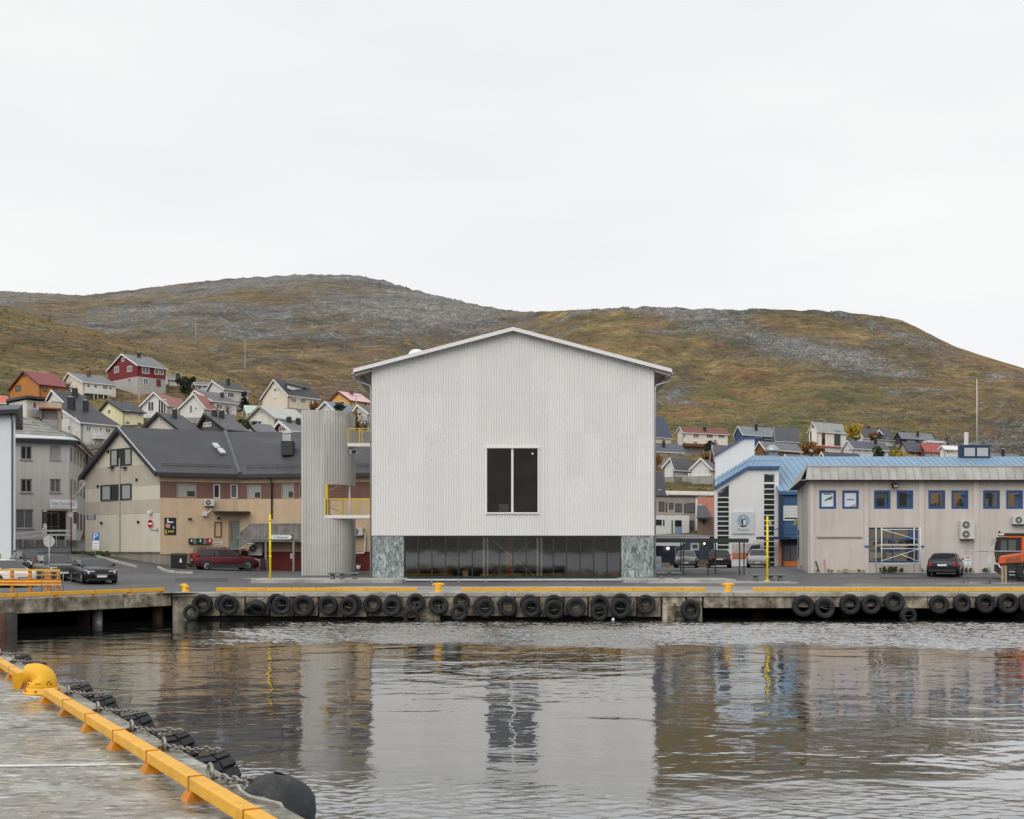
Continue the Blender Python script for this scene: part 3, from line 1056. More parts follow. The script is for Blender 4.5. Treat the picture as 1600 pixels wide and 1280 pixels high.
# ---------------------------------------------------------------- near quay (the photographer stands on it)
def near_deck_material():
  m = bpy.data.materials.new('wet_near_quay_concrete')
  m.use_nodes = True
  N, L = m.node_tree.nodes, m.node_tree.links
  bs = N['Principled BSDF']
  tc = N.new('ShaderNodeTexCoord')
  def nz(s, d, r, sx=(1, 1, 1)):
    mp = N.new('ShaderNodeMapping')
    mp.inputs['Scale'].default_value = sx
    L.new(tc.outputs['Object'], mp.inputs[0])
    n = N.new('ShaderNodeTexNoise')
    n.inputs['Scale'].default_value, n.inputs['Detail'].default_value, n.inputs['Roughness'].default_value = s, d, r
    L.new(mp.outputs[0], n.inputs['Vector'])
    return n.outputs['Fac']
  def ramp(src, stops):
    r = N.new('ShaderNodeValToRGB')
    el = r.color_ramp.elements
    while len(el) < len(stops): el.new(0.5)
    for e, (p_, c) in zip(el, stops):
      e.position, e.color = p_, tuple(c) + (1,)
    L.new(src, r.inputs[0])
    return r.outputs[0]
  def mix(f, a, b, mode='MIX'):
    x = N.new('ShaderNodeMixRGB')
    x.blend_type = mode
    if isinstance(f, float): x.inputs[0].default_value = f
    else: L.new(f, x.inputs[0])
    L.new(a, x.inputs[1])
    if isinstance(b, tuple): x.inputs[2].default_value = b + (1,)
    else: L.new(b, x.inputs[2])
    return x.outputs[0]
  c = ramp(nz(1.1, 10, 0.78), [(0.36, (0.17, 0.165, 0.14)), (0.5, (0.315, 0.312, 0.288)), (0.64, (0.46, 0.46, 0.45))])
  c = mix(ramp(nz(0.45, 6, 0.7), [(0.45, (0, 0, 0)), (0.58, (0.75, 0.75, 0.75))]), c, (0.20, 0.195, 0.10))      # algae
  c = mix(ramp(nz(3.5, 8, 0.75, (0.7, 1.6, 1)), [(0.52, (0, 0, 0)), (0.60, (0.75, 0.75, 0.75))]), c, (0.07, 0.065, 0.055))   # oil and dirt
  c = mix(ramp(nz(4.5, 9, 0.8, (0.6, 1.5, 1)), [(0.575, (0, 0, 0)), (0.63, (0.8, 0.8, 0.8))]), c, (0.62, 0.62, 0.60))   # droppings, worn white paint
  c = mix(ramp(nz(1.3, 6, 0.7), [(0.645, (0, 0, 0)), (0.72, (0.5, 0.5, 0.5))]), c, (0.20, 0.105, 0.055))            # rust
  c = mix(ramp(nz(9.0, 5, 0.6, (0.6, 1.4, 1)), [(0.575, (0, 0, 0)), (0.61, (0.8, 0.8, 0.8))]), c, (0.06, 0.055, 0.045))      # specks
  c = mix(ramp(nz(13.0, 4, 0.6, (0.45, 1.6, 1)), [(0.59, (0, 0, 0)), (0.625, (0.85, 0.85, 0.85))]), c, (0.66, 0.66, 0.64))       # flecks
  c = mix(1.0, c, ramp(nz(0.28, 5, 0.6), [(0.36, (0.78, 0.77, 0.73)), (0.62, (1.12, 1.12, 1.12))]), 'MULTIPLY')
  L.new(c, bs.inputs['Base Color'])
  r = ramp(nz(0.6, 6, 0.65), [(0.42, (0.12, 0.12, 0.12)), (0.58, (0.7, 0.7, 0.7))])
  L.new(r, bs.inputs['Roughness'])
  bp = N.new('ShaderNodeBump')
  bp.inputs['Strength'].default_value, bp.inputs['Distance'].default_value = 0.3, 0.015
  L.new(nz(14, 8, 0.7), bp.inputs['Height'])
  L.new(bp.outputs[0], bs.inputs['Normal'])
  return m
NDECK = near_deck_material()
EX, EY, SL = -1.49, 8.36, -0.603        # near quay edge: x = EX + SL * (y - EY)
ND = Vector((SL, 1, 0)).normalized()    # along the edge, away from the camera
NN = Vector((ND.y, -ND.x, 0))           # from the edge out over the water
E0 = Vector((EX, EY, 0))
def near_pt(s, off, z): return E0 + ND * s + NN * off + Vector((0, 0, z))   # s along edge, off across (negative = on the deck)
nq = thing('near_quay', None, None, (EX, EY, 0))
nq['kind'] = 'structure'
smax = (Vector((KX, KY, 0)) - E0).dot(ND)
# deck bays with open joints
for row, (o0, o1) in enumerate(((-4.6, 0.0), (-9.2, -4.604), (-30, -9.204))):
  s = -16.0
  while s < smax + 8:
    e = min(s + (4.2 if row else 4.2), smax + 8)
    q = [near_pt(s + 0.003, o0, 0), near_pt(e - 0.003, o0, 0), near_pt(e - 0.003, o1, 0), near_pt(s + 0.003, o1, 0)]
    MB().prism([(v.x, v.y) for v in (q[0], q[3], q[2], q[1])], QZ - 0.5, QZ).build('deck_bay', NDECK, nq, bevel=0.012)
    s = e
q = [near_pt(-16, -30, 0), near_pt(smax + 8, -30, 0), near_pt(smax + 8, -0.12, 0), near_pt(-16, -0.12, 0)]
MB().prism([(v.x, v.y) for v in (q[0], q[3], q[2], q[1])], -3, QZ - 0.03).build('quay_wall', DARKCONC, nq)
# worn white paint lines on the deck
def deck_line(pts, w_):
  b = MB()
  for (xa, ya), (xb, yb) in zip(pts[:-1], pts[1:]):
    A = Vector(((xa - CX) / F, 1, 0)) * (F * (EYE - QZ) / (ya - HY))
    B = Vector(((xb - CX) / F, 1, 0)) * (F * (EYE - QZ) / (yb - HY))
    n_ = Vector((-(B - A).y, (B - A).x, 0)).normalized() * w_ / 2
    zz = Vector((0, 0, QZ + 0.004))
    b.quad(A - n_ + zz, B - n_ + zz, B + n_ + zz, A + n_ + zz)
  return b.build('painted_line', mat('worn_white_road_paint', (0.62, 0.62, 0.6), 0.6, 0.15, 6, dirt=(0.25, 0.25, 0.23), dirt_amt=0.7), nq)
deck_line([(-120, 1197), (0, 1197), (120, 1196), (243, 1194)], 0.11)
deck_line([(-60, 1089), (0, 1088), (30, 1087.5), (50, 1088.5), (62, 1090.5), (50, 1092.5), (20, 1093.5), (-30, 1094)], 0.09)

# opposite shore, seen only as a reflection in windows and water
def far_shore():
  vs, fs = [], []
  n, m_ = 90, 10
  for j in range(m_ + 1):
    for i in range(n + 1):
      x = lerp(-2600, 2600, i / n)
      t = j / m_
      y = -1500 - 900 * t
      z = -2 + sm(0, 0.6, t) * (250 + 45 * fbm(x * 0.0016, 1.3, 4.0, 4)) + 8 * fbm(x * 0.006, y * 0.006, 2.0, 4) * t
      vs.append((x, y, z))
  for j in range(m_):
    for i in range(n):
      a = j * (n + 1) + i
      fs.append((a, a + n + 1, a + n + 2, a + 1))
  MB().add(vs, fs).build('opposite_shore', mat('dark_far_heath', (0.19, 0.175, 0.14), 0.9, 0.4, 0.01), smooth=True, kind='structure')
far_shore()
# ---------------------------------------------------------------- museum hall (the corrugated building)
BY = 69.2
bf = Face((PX(581, BY), BY), (PX(1022, BY), BY))
BXL, BXR = PX(581, BY), PX(1022, BY)
BW = BXR - BXL
TZ = 1.546                                  # terrace level
ZB = PZ(837, BY)
ZA, ZE = PZ(516, BY), PZ(570, BY)
def roof_z(u): return ZA - abs(u - BW / 2) / (BW / 2) * (ZA - ZE)
hall = thing('museum_hall', 'tall pale corrugated gabled hall with one dark window above a marble and glass base', 'building', (0, BY, TZ))
CORR = mat('pale_corrugated_metal', (0.78, 0.775, 0.76), 0.42, 0.025, 0.5, metal=0.0, spec=0.5, rnd=0.028)
CORRIN = mat('dark_lining', (0.05, 0.05, 0.05), 0.9, 0.1, 1)
NC, NP = 16, 7
CWD = BW / NC
PITCH = CWD / NP
SEG = 8
def corr(u, amp=0.029):
  s_ = math.sin(2 * math.pi * u / PITCH)
  return amp * math.tanh(1.7 * s_)
WU0, WU1, WZ0, WZ1 = bf.rect(760, 700, 841, 802)
st = PITCH / SEG
WU0, WU1 = round(WU0 / st) * st, round(WU1 / st) * st
rows = [ZB] + [PZ(y, BY) for y in (743, 678, 614, 552)] + [99]
for c in range(NC):
  for r in range(len(rows) - 1):
    b = MB()
    lap = 0.004 * (r % 2) + 0.003 * (c % 2)
    for k in range(NP * SEG):
      ua, ub = c * CWD + k * st, c * CWD + (k + 1) * st
      um = (ua + ub) / 2
      lo, hia, hib = rows[r], min(rows[r + 1], roof_z(ua)), min(rows[r + 1], roof_z(ub))
      if min(hia, hib) <= lo + 0.01: continue
      spans = [(lo, hia, hib)]
      if WU0 - 1e-4 < um < WU1 + 1e-4:
        spans = []
        if lo < WZ0: spans.append((lo, min(hia, WZ0), min(hib, WZ0)))
        if hia > WZ1: spans.append((max(lo, WZ1), hia, hib))
      for l_, a_, b_ in spans:
        if min(a_, b_) <= l_ + 0.005: continue
        b.quad(bf.pt(ua, l_, corr(ua) + lap), bf.pt(ub, l_, corr(ub) + lap), bf.pt(ub, b_, corr(ub) + lap), bf.pt(ua, a_, corr(ua) + lap))
    if b.v:
      # weld the strips so that the profile shades smoothly
      seen, idx, vs_, fs_ = {}, [], [], []
      for v in b.v:
        key = (round(v.x, 4), round(v.y, 4), round(v.z, 4))
        if key not in seen:
          seen[key] = len(vs_)
          vs_.append(v)
        idx.append(seen[key])
      MB().add(vs_, [tuple(idx[i] for i in f_) for f_ in b.f]).build('wall_sheet', CORR, hall, smooth=True)
# lining added to keep the rooms dark, and the other walls
lin = Face((BXL, BY + 0.1), (BXR, BY + 0.1))
b = MB()
wall_holes(b, lin, 0.02, BW - 0.02, ZB + 0.02, ZE, [(WU0, WU1, WZ0, WZ1)], 0.25)
b.add([lin.pt(0.02, ZE), lin.pt(BW - 0.02, ZE), lin.pt(BW / 2, ZA - 0.02)], [(0, 1, 2)])
b.build('added_lining', CORRIN, hall)
BD = 92.0
SIDE = mat('pale_side_cladding', (0.62, 0.61, 0.59), 0.45, 0.05, 1, boards='v', bw=PITCH, bdepth=0.8)
for x0_, x1_ in ((BXL, BXL + 0.12), (BXR - 0.12, BXR)):
  MB().box(x0_, x1_, BY + 0.11, BD, TZ, ZE).build('side_wall', SIDE, hall)
MB().box(BXL + 0.13, BXR - 0.13, BD - 0.1, BD, TZ, ZE).build('rear_wall', SIDE, hall)
TRIM = mat('pale_metal_trim', (0.82, 0.80, 0.79), 0.4, 0.04, 2)
SOFF = mat('soffit_boards', (0.30, 0.27, 0.26), 0.7, 0.1, 2, boards='v', bw=0.12)
# roof: two slopes with bargeboards
ax = (BXL + BXR) / 2
FD = BY - 0.42
ez = PZ(577, FD)
tipL, tipR = PX(552, FD), PX(1050, FD)
apz = PZ(511.5, FD)
roof = MB()
for tip in (tipL, tipR):
  q = [(tip, FD + 0.03, ez), (ax, FD + 0.03, apz), (ax, BD + 0.5, apz), (tip, BD + 0.5, ez)]
  if tip > ax: q = q[::-1]
  roof.slab(q, 0.10)
roof = roof.build('roof', mat('pale_roof_sheet', (0.55, 0.55, 0.54), 0.45, 0.05, 1, boards='v', bw=0.3), hall)
for tip in (tipL, tipR):
  sgn = 1 if tip > ax else -1
  MB().hexa([(ax, FD - 0.03, apz - 0.20), (tip, FD - 0.03, ez - 0.20), (tip, FD + 0.028, ez - 0.20), (ax, FD + 0.028, apz - 0.20),
         (ax, FD - 0.03, apz + 0.02), (tip, FD - 0.03, ez + 0.02), (tip, FD + 0.028, ez + 0.02), (ax, FD + 0.028, apz + 0.02)]).build('bargeboard', TRIM, hall)
  wall_x = BXR if sgn > 0 else BXL
  so = MB()
  zi = ez - 0.42 + (apz - ez) * (abs(tip - wall_x) / abs(tip - ax))
  q = [(tip - sgn * 0.05, FD + 0.05, ez - 0.13), (wall_x, FD + 0.05, zi + 0.28), (wall_x, BD, zi + 0.28), (tip - sgn * 0.05, BD, ez - 0.13)]
  so.slab(q, 0.05).build('soffit', SOFF, hall)
  # purlins and end board under the eave
  MB().hexa([(wall_x, FD + 0.10, zi + 0.02), (tip - sgn * 0.06, FD + 0.10, ez - 0.42), (tip - sgn * 0.06, FD + 0.16, ez - 0.42), (wall_x, FD + 0.16, zi + 0.02),
         (wall_x, FD + 0.10, zi + 0.30), (tip - sgn * 0.06, FD + 0.10, ez - 0.12), (tip - sgn * 0.06, FD + 0.16, ez - 0.12), (wall_x, FD + 0.16, zi + 0.30)]).build('eave_board', SOFF, hall)
  MB().tube([(tip + sgn * 0.05, FD + 0.08, ez - 0.26), (tip + sgn * 0.05, BD, ez - 0.26)], 0.085, 10).build('gutter', STEEL, hall, smooth=True)
  dp = [(tip + sgn * 0.03, BY - 0.2, ez - 0.36), (tip - sgn * 0.02, BY - 0.1, ez - 0.55), (tip - sgn * 0.1, BY - 0.05, ez - 0.65), (wall_x + sgn * 0.16, BY + 0.02, PZ(602, BY)), (wall_x + sgn * 0.075, BY + 0.03, PZ(606, BY)), (wall_x + sgn * 0.07, BY + 0.03, TZ + (0.02 if sgn < 0 else 0.02))]
  MB().tube(dp, 0.05, 8).build('downpipe', STEEL, hall, smooth=True)
  MB().box(wall_x - (0.06 if sgn > 0 else 0.0), wall_x + (0.0 if sgn > 0 else 0.06), BY - 0.04, BY - 0.0, ZB, roof_z(0) - 0.02).build('corner_trim', TRIM, hall)
  for yy in (70.2,):
    MB().bar((wall_x, yy, ez - 0.9), (tip - sgn * 0.3, yy, ez - 0.25), 0.16, 0.22).build('bracket', SOFF, hall)
dome_y = 74.0
dx_ = PX(651, dome_y)
MB().lathe([(0.52, -1.2), (0.52, 0.0), (0.46, 0.05)], (dx_, dome_y, PZ(552.5, dome_y)), 20).build('skylight_kerb', TRIM, hall, smooth=True)
MB().ball((dx_, dome_y, PZ(553, dome_y)), 0.5, 18, 8, (1, 1, 0.6)).build('skylight_dome', mat('white_acrylic', (0.8, 0.8, 0.8), 0.3, 0.02), hall, smooth=True)
# the big window
wframe = MB()
fw = 0.06
wframe.fbox(bf, WU0 - 0.08, WU1 + 0.08, WZ1 - 0.02, WZ1 + 0.09, -0.2, 0.10)
wframe.fbox(bf, WU0 - 0.05, WU1 + 0.05, WZ0 - 0.04, WZ0 + 0.05, -0.2, 0.10)
wframe.fbox(bf, WU0 - 0.05, WU0 + 0.03, WZ0 + 0.05, WZ1 - 0.02, -0.2, 0.08).fbox(bf, WU1 - 0.03, WU1 + 0.05, WZ0 + 0.05, WZ1 - 0.02, -0.2, 0.08)
um = (WU0 + WU1) / 2
wframe.fbox(bf, um - 0.065, um + 0.065, WZ0 + 0.05, WZ1 - 0.02, -0.15, 0.0)
win = wframe.build('window', TRIM, hall)
for a_, b_ in ((WU0 + 0.03, um - 0.065), (um + 0.065, WU1 - 0.03)):
  MB().fbox(bf, a_, b_, WZ0 + 0.05, WZ1 - 0.02, -0.16, -0.14).build('pane', GLASS_CLEAR, win)
# room behind it
MB().box(ax - 4, ax + 4, BY + 0.4, BY + 6, WZ0 - 0.35, WZ0 - 0.2).box(ax - 4, ax + 4, BY + 6, BY + 6.1, WZ0 - 0.35, WZ1 + 0.6).box(ax - 4.1, ax - 4, BY + 0.4, BY + 6, WZ0 - 0.35, WZ1 + 0.6).box(ax + 4, ax + 4.1, BY + 0.4, BY + 6, WZ0 - 0.35, WZ1 + 0.6).box(ax - 4, ax + 4, BY + 0.4, BY + 6, WZ1 + 0.6, WZ1 + 0.7).build('upper_room', mat('dim_room_paint', (0.06, 0.058, 0.052), 0.9, 0.15, 1), hall)
x_ = PX(787, BY + 1.5)
MB().box(x_ - 0.3, x_ + 0.3, BY + 1.3, BY + 1.7, WZ0 - 0.2, WZ0 + 0.6).build('display_plinth', mat('grey_plinth', (0.3, 0.33, 0.35), 0.6), hall)
MB().ball((PX(832, BY + 1), BY + 1, PZ(709, BY + 1)), 0.055, 8, 6).build('ceiling_lamp', mat('lamp_white', (0.9, 0.9, 0.88), 0.4, 0.0, emit=1.2), hall)

# base storey: marble piers and glazing
def marble_material():
  m = bpy.data.materials.new('swirled_green_marble')
  m.use_nodes = True
  N, L = m.node_tree.nodes, m.node_tree.links
  bs = N['Principled BSDF']
  bs.inputs['Roughness'].default_value = 0.22
  tc = N.new('ShaderNodeTexCoord')
  oi = N.new('ShaderNodeObjectInfo')
  va = N.new('ShaderNodeVectorMath')
  va.operation = 'MULTIPLY_ADD'
  va.inputs[1].default_value = (7, 3, 5)
  L.new(oi.outputs['Random'], va.inputs[0])
  L.new(tc.outputs['Object'], va.inputs[2])
  mp = N.new('ShaderNodeMapping')
  mp.inputs['Rotation'].default_value = (0, R(38), 0)
  mp.inputs['Scale'].default_value = (1.5, 1, 0.55)
  L.new(va.outputs[0], mp.inputs[0])
  n0 = N.new('ShaderNodeTexNoise')
  n0.inputs['Scale'].default_value, n0.inputs['Detail'].default_value = 1.3, 3
  L.new(mp.outputs[0], n0.inputs['Vector'])
  va2 = N.new('ShaderNodeVectorMath')
  va2.operation = 'MULTIPLY_ADD'
  va2.inputs[1].default_value = (2.2, 2.2, 2.2)
  L.new(n0.outputs['Color'], va2.inputs[0])
  L.new(mp.outputs[0], va2.inputs[2])
  n = N.new('ShaderNodeTexNoise')
  n.inputs['Scale'].default_value, n.inputs['Detail'].default_value, n.inputs['Roughness'].default_value = 3.2, 6, 0.7
  n.inputs['Distortion'].default_value = 1.4
  L.new(va2.outputs[0], n.inputs['Vector'])
  r = N.new('ShaderNodeValToRGB')
  el = r.color_ramp.elements
  el.new(0.5); el.new(0.5)
  for e, (p_, c_) in zip(el, ((0.36, (0.06, 0.088, 0.088)), (0.46, (0.17, 0.205, 0.205)), (0.55, (0.34, 0.375, 0.375)), (0.66, (0.60, 0.63, 0.63)))):
    e.position, e.color = p_, c_ + (1,)
  L.new(n.outputs['Fac'], r.inputs[0])
  L.new(r.outputs[0], bs.inputs['Base Color'])
  return m
MARBLE = marble_material()
GREENST = mat('dark_green_steel', (0.022, 0.04, 0.036), 0.4, 0.1, 3)
ZT = ZB - 0.03
for p0, p1 in ((581.5, 631), (970.5, 1021.5)):
  ua, ub = bf.u(p0), bf.u(p1)
  umid = (ua + ub) / 2
  for a_, b_ in ((ua, umid - 0.004), (umid + 0.004, ub)):
    MB().fbox(bf, a_, b_, TZ + 0.01, ZT, -0.5, -0.03).build('marble_slab', MARBLE, hall)
  for u_ in (ua - 0.05, ub + 0.0): MB().fbox(bf, u_, u_ + 0.05, TZ, ZT, -0.55, -0.015).build('pier_trim', GREENST, hall)
MB().fbox(bf, bf.u(632.5), bf.u(970), ZT - 0.04, ZT, -0.3, 0.0).build('head_rail', GREENST, hall)
MB().fbox(bf, bf.u(632.5), bf.u(970), TZ - 0.02, TZ + 0.09, -0.3, -0.01).build('sill_rail', GREENST, hall)
mull = [632.5 + (970 - 632.5) * i / 16 for i in range(17)]
for i, px in enumerate(mull):
  uc = bf.u(px)
  MB().fbox(bf, uc - 0.028, uc + 0.028, TZ + 0.09, ZT - 0.04, -0.26, -0.03).build('mullion', GREENST, hall)
  if i < 16:
    MB().fbox(bf, uc + 0.03, bf.u(mull[i + 1]) - 0.03, TZ + 0.09, ZT - 0.04, -0.16, -0.14).build('pane', GLASS_CLEAR, hall)
gx0, gx1 = PX(632, BY), PX(970, BY)
room = MB()
room.box(gx0 - 0.3, gx1 + 0.3, BY + 0.3, BY + 11, TZ - 0.1, TZ + 0.02)
room.box(gx0 - 0.3, gx1 + 0.3, BY + 11, BY + 11.1, TZ, ZB)
room.box(gx0 - 0.4, gx0 - 0.3, BY + 0.3, BY + 11, TZ, ZB).box(gx1 + 0.3, gx1 + 0.4, BY + 0.3, BY + 11, TZ, ZB)
room.box(gx0 - 0.3, gx1 + 0.3, BY + 0.3, BY + 11, ZB - 0.08, ZB + 0.02)
room.build('foyer_room', mat('brown_foyer_paint', (0.26, 0.21, 0.17), 0.85, 0.2, 0.8), hall)
COLM = mat('cream_column_paint', (0.85, 0.82, 0.74), 0.5, 0.05)
for px in (756, 761.5, 840, 846):
  x_ = PX(px, BY + 0.3)
  MB().box(x_ - 0.055, x_ + 0.055, BY + 0.24, BY + 0.34, TZ + 0.1, ZB - 0.1).build('column', COLM, hall)
xa, xb = PX(764, BY + 0.75), PX(837, BY + 0.75)
for a_, b_ in ((TZ + 0.05, ZB - 0.1), (ZB - 0.1, TZ + 0.05)):
  MB().bar((xa, BY + 0.75 + (0.03 if a_ < b_ else 0), a_), (xb, BY + 0.75 + (0.03 if a_ < b_ else 0), b_), 0.03).build('tie_rod', COLM, hall)
x_ = PX(795, BY + 2.5)
MB().box(x_ - 0.2, x_ + 0.2, BY + 2.3, BY + 2.7, TZ, ZB).build('orange_column', mat('orange_lacquer', (0.45, 0.10, 0.02), 0.5), hall)
for px in (873, 894, 917, 938, 960, 786, 808):
  x_ = PX(px, BY + 1.2)
  MB().ball((x_, BY + 1.2, TZ + 0.08), 0.33, 12, 6, (1, 0.8, 0.75)).build('pouffe', mat('grey_wool', (0.22, 0.22, 0.24), 0.9, 0.1, 8), hall, smooth=True)
x_ = PX(727, BY + 1.0)
MB().box(x_ - 0.17, x_ + 0.17, BY + 0.9, BY + 1.2, TZ, TZ + 0.33).build('pale_crate', mat('pale_ply', (0.5, 0.47, 0.4), 0.7), hall)
for px in (657, 664, 677, 685): 
  x_ = PX(px, BY + 6)
  MB().box(x_ - 0.2, x_ + 0.2, BY + 6, BY + 6.05, PZ(866, BY + 6), PZ(842, BY + 6)).build('hanging_panel', mat('pale_olive_panel', (0.30, 0.28, 0.17), 0.7, 0.2, 4), hall)

# ---------------------------------------------------------------- terrace round the hall
TY0 = 65.0
terr = thing('terrace', None, None, (0, TY0, QZ))
terr['kind'] = 'structure'
TCONC = mat('terrace_concrete', (0.40, 0.39, 0.365), 0.85, 0.18, 1.3, bump=0.4, bscale=12, dirt=(0.22, 0.21, 0.19), dirt_amt=0.5, rnd=0.10)
nx0, nx1 = PX(632, 66.5), PX(970, 66.5)
def paving(x0, x1, y0, y1, z1, step=1.35, rowh=1.4):
  y = y0
  r_ = 0
  while y < y1 - 0.05:
    ye = min(y + rowh, y1)
    x = x0 - (0.5 * step if r_ % 2 else 0)
    while x < x1 - 0.05:
      a_, b_ = max(x, x0), min(x + step, x1)
      if b_ - a_ > 0.05:
        MB().box(a_ + 0.006, b_ - 0.006, y + 0.006, ye - 0.006, QZ - 0.05, z1 + rq.uniform(-0.012, 0.008)).build('paving_slab', TCONC, terr)
      x += step
    y = ye
    r_ += 1
paving(PX(392, TY0), nx0, TY0, BY + 0.2, TZ)
paving(nx1, PX(1150, TY0), TY0, BY + 0.2, TZ)
paving(PX(1150, TY0), PX(1240, TY0), TY0 + 0.5, BY + 0.2, TZ - 0.12)
MB().box(PX(1010, TY0), PX(1244, TY0), TY0 - 0.45, TY0 - 0.01, QZ - 0.05, QZ + 0.14).build('lower_step', TCONC, terr, bevel=0.02)
paving(PX(380, BY), BXL - 0.02, BY + 0.2, BY + 5.2, TZ - 0.03, 1.9, 2.5)
paving(BXR + 0.02, PX(1235, BY), BY + 0.2, BY + 6, TZ - 0.03, 1.9, 2.9)
MB().box(nx0, nx1, BY - 0.6, BY - 0.4, QZ - 0.05, TZ - 0.05).build('plinth_wall', mat('brown_plinth_paint', (0.20, 0.175, 0.16), 0.85, 0.15, 1.5), terr)
MB().box(nx0, nx1, TY0, BY - 0.6, QZ - 0.05, QZ + 0.012).build('lower_paving', mat('dark_paving', (0.12, 0.115, 0.11), 0.6, 0.2, 1), terr)  # darker than the terrace slabs on either side
# steel bench along the glazing
bench = thing('steel_bench', 'long low galvanised steel bench on posts below the dark glazing', 'bench', (0, 66.5, QZ))
BP = mat('grey_bench_steel', (0.62, 0.64, 0.63), 0.5, 0.1, 3, metal=0.3)
bx = [632.5 + i * 42.2 for i in range(9)]
for i in range(8):
  MB().box(PX(bx[i], 66.5) + 0.012, PX(bx[i + 1], 66.5) - 0.012, 66.3, 66.9, TZ - 0.085, TZ + 0.0).build('bench_top', BP, bench)
for px in bx:
  MB().box(PX(px, 66.5) - 0.04, PX(px, 66.5) + 0.04, 66.35, 66.45, QZ, TZ - 0.085).build('post', BP, bench)

# ---------------------------------------------------------------- stair tower with the two bridges
TWY = 73.5
tower = thing('stair_tower', 'grey corrugated stair tower with rounded side and two yellow railed bridges', 'tower', (PX(508, TWY), TWY, 1.45))
def perf_material():
  m = bpy.data.materials.new('perforated_grey_sheet')
  m.use_nodes = True
  N, L = m.node_tree.nodes, m.node_tree.links
  bs = N['Principled BSDF']
  bs.inputs['Base Color'].default_value = (0.55, 0.54, 0.52, 1)
  bs.inputs['Roughness'].default_value = 0.45
  bs.inputs['Metallic'].default_value = 0.25
  tr = N.new('ShaderNodeBsdfTransparent')
  mx = N.new('ShaderNodeMixShader')
  mx.inputs[0].default_value = 0.22       # share of the sheet that is holes
  L.new(bs.outputs[0], mx.inputs[1])
  L.new(tr.outputs[0], mx.inputs[2])
  L.new(mx.outputs[0], N['Material Output'].inputs['Surface'])
  return m
PERF = perf_material()
TSHEET = mat('grey_corrugated_sheet', (0.57, 0.56, 0.54), 0.42, 0.07, 0.9, metal=0.15, rnd=0.06, streak=0.12)
tx0, tx1, tx2 = PX(471, TWY), PX(509, TWY), PX(545, TWY)
tr_ = tx2 - tx1
TP = 0.17
def tower_pt(u):       # along the skin: left flank, front, quarter round, right flank
  a_ = 3.0
  if u < a_: return Vector((tx0, TWY + a_ - u)), Vector((-1, 0))
  u -= a_
  if u < tx1 - tx0: return Vector((tx0 + u, TWY)), Vector((0, -1))
  u -= tx1 - tx0
  q = math.pi / 2 * tr_
  if u < q:
    t = u / tr_
    return Vector((tx1 + math.sin(t) * tr_, TWY + tr_ - math.cos(t) * tr_)), Vector((math.sin(t), -math.cos(t)))
  u -= q
  return Vector((tx2, TWY + tr_ + u)), Vector((1, 0))
uflat0, uflat1 = 3.0, 3.0 + (tx1 - tx0)
uend = uflat1 + math.pi / 2 * tr_ + 1.5
tzs = [1.42] + [PZ(y, TWY) for y in (849, 799, 750, 705, 661)] + [PZ(641, TWY)]
oz0, oz1 = PZ(806, TWY), PZ(757, TWY)
cuts = [0, 1.5, uflat0, uflat0 + (uflat1 - uflat0) / 2, uflat1 - 0.12, uflat1 + 0.55, uflat1 + 1.1, uflat1 + 1.65, uflat1 + math.pi / 2 * tr_, uend]
for i in range(len(cuts) - 1):
  for j in range(len(tzs) - 1):
    spans = [(tzs[j], tzs[j + 1])]
    if cuts[i] >= uflat1 - 0.13:
      lo, hi = spans[0]
      spans = [(a_, b_) for a_, b_ in ((lo, min(hi, oz0)), (max(lo, oz1), hi)) if b_ - a_ > 0.02]
    for lo, hi in spans:
      b = MB()
      n_ = max(4, int((cuts[i + 1] - cuts[i]) / TP * 8))
      vs_, fs_ = [], []
      for k in range(n_ + 1):
        u_ = lerp(cuts[i], cuts[i + 1], k / n_)
        p_, nn_ = tower_pt(min(u_, uend - 1e-4))
        d_ = 0.026 * math.tanh(1.6 * math.sin(2 * math.pi * u_ / TP)) + 0.004 * (j % 2)
        q_ = p_ + nn_ * d_
        vs_ += [(q_.x, q_.y, lo), (q_.x, q_.y, hi)]
        if k: fs_.append((2 * k - 2, 2 * k, 2 * k + 1, 2 * k - 1))
      MB().add(vs_, fs_).build('wall_sheet', PERF if (cuts[i] >= uflat1 - 0.13 and lo >= oz1 - 0.1) else TSHEET, tower, smooth=True)
# opening frame, stairs inside
ox = PX(508, TWY)
YRAIL = mat('yellow_railing_paint', srgb(226, 190, 40), 0.4, 0.05, 5)
MB().box(ox, ox + 0.16, TWY - 0.01, TWY + 0.35, oz0, oz1).build('opening_jamb', YRAIL, tower)
MB().box(ox - 0.03, ox, TWY - 0.06, TWY + 0.0, oz0, oz1).build('jamb_trim', TRIM, tower)
MB().tube([(tx2 - 0.12, TWY + 1.2, oz0), (tx2 - 0.12, TWY + 1.2, oz1)], 0.05, 8).build('post', TRIM, tower, smooth=True)
sc_ = Vector((tx1 - 0.1, TWY + 1.45, 0))
MB().tube([(sc_.x, sc_.y, 1.45), (sc_.x, sc_.y, tzs[-1] - 0.3)], 0.1, 10).build('newel', STEEL, tower, smooth=True)
nst = 52
for k in range(nst):
  a0, a1 = k * 0.42, k * 0.42 + 0.40
  z_ = 1.5 + k * 0.19
  if z_ > tzs[-1] - 1.2: break
  MB().add([sc_ + Vector((math.cos(a0) * 0.1, math.sin(a0) * 0.1, z_)), sc_ + Vector((math.cos(a0) * 1.15, math.sin(a0) * 1.15, z_)), sc_ + Vector((math.cos(a1) * 1.15, math.sin(a1) * 1.15, z_)), sc_ + Vector((math.cos(a1) * 0.1, math.sin(a1) * 0.1, z_))], [(0, 1, 2, 3)]).build('tread', mat('grating_steel', (0.14, 0.14, 0.14), 0.6), tower)
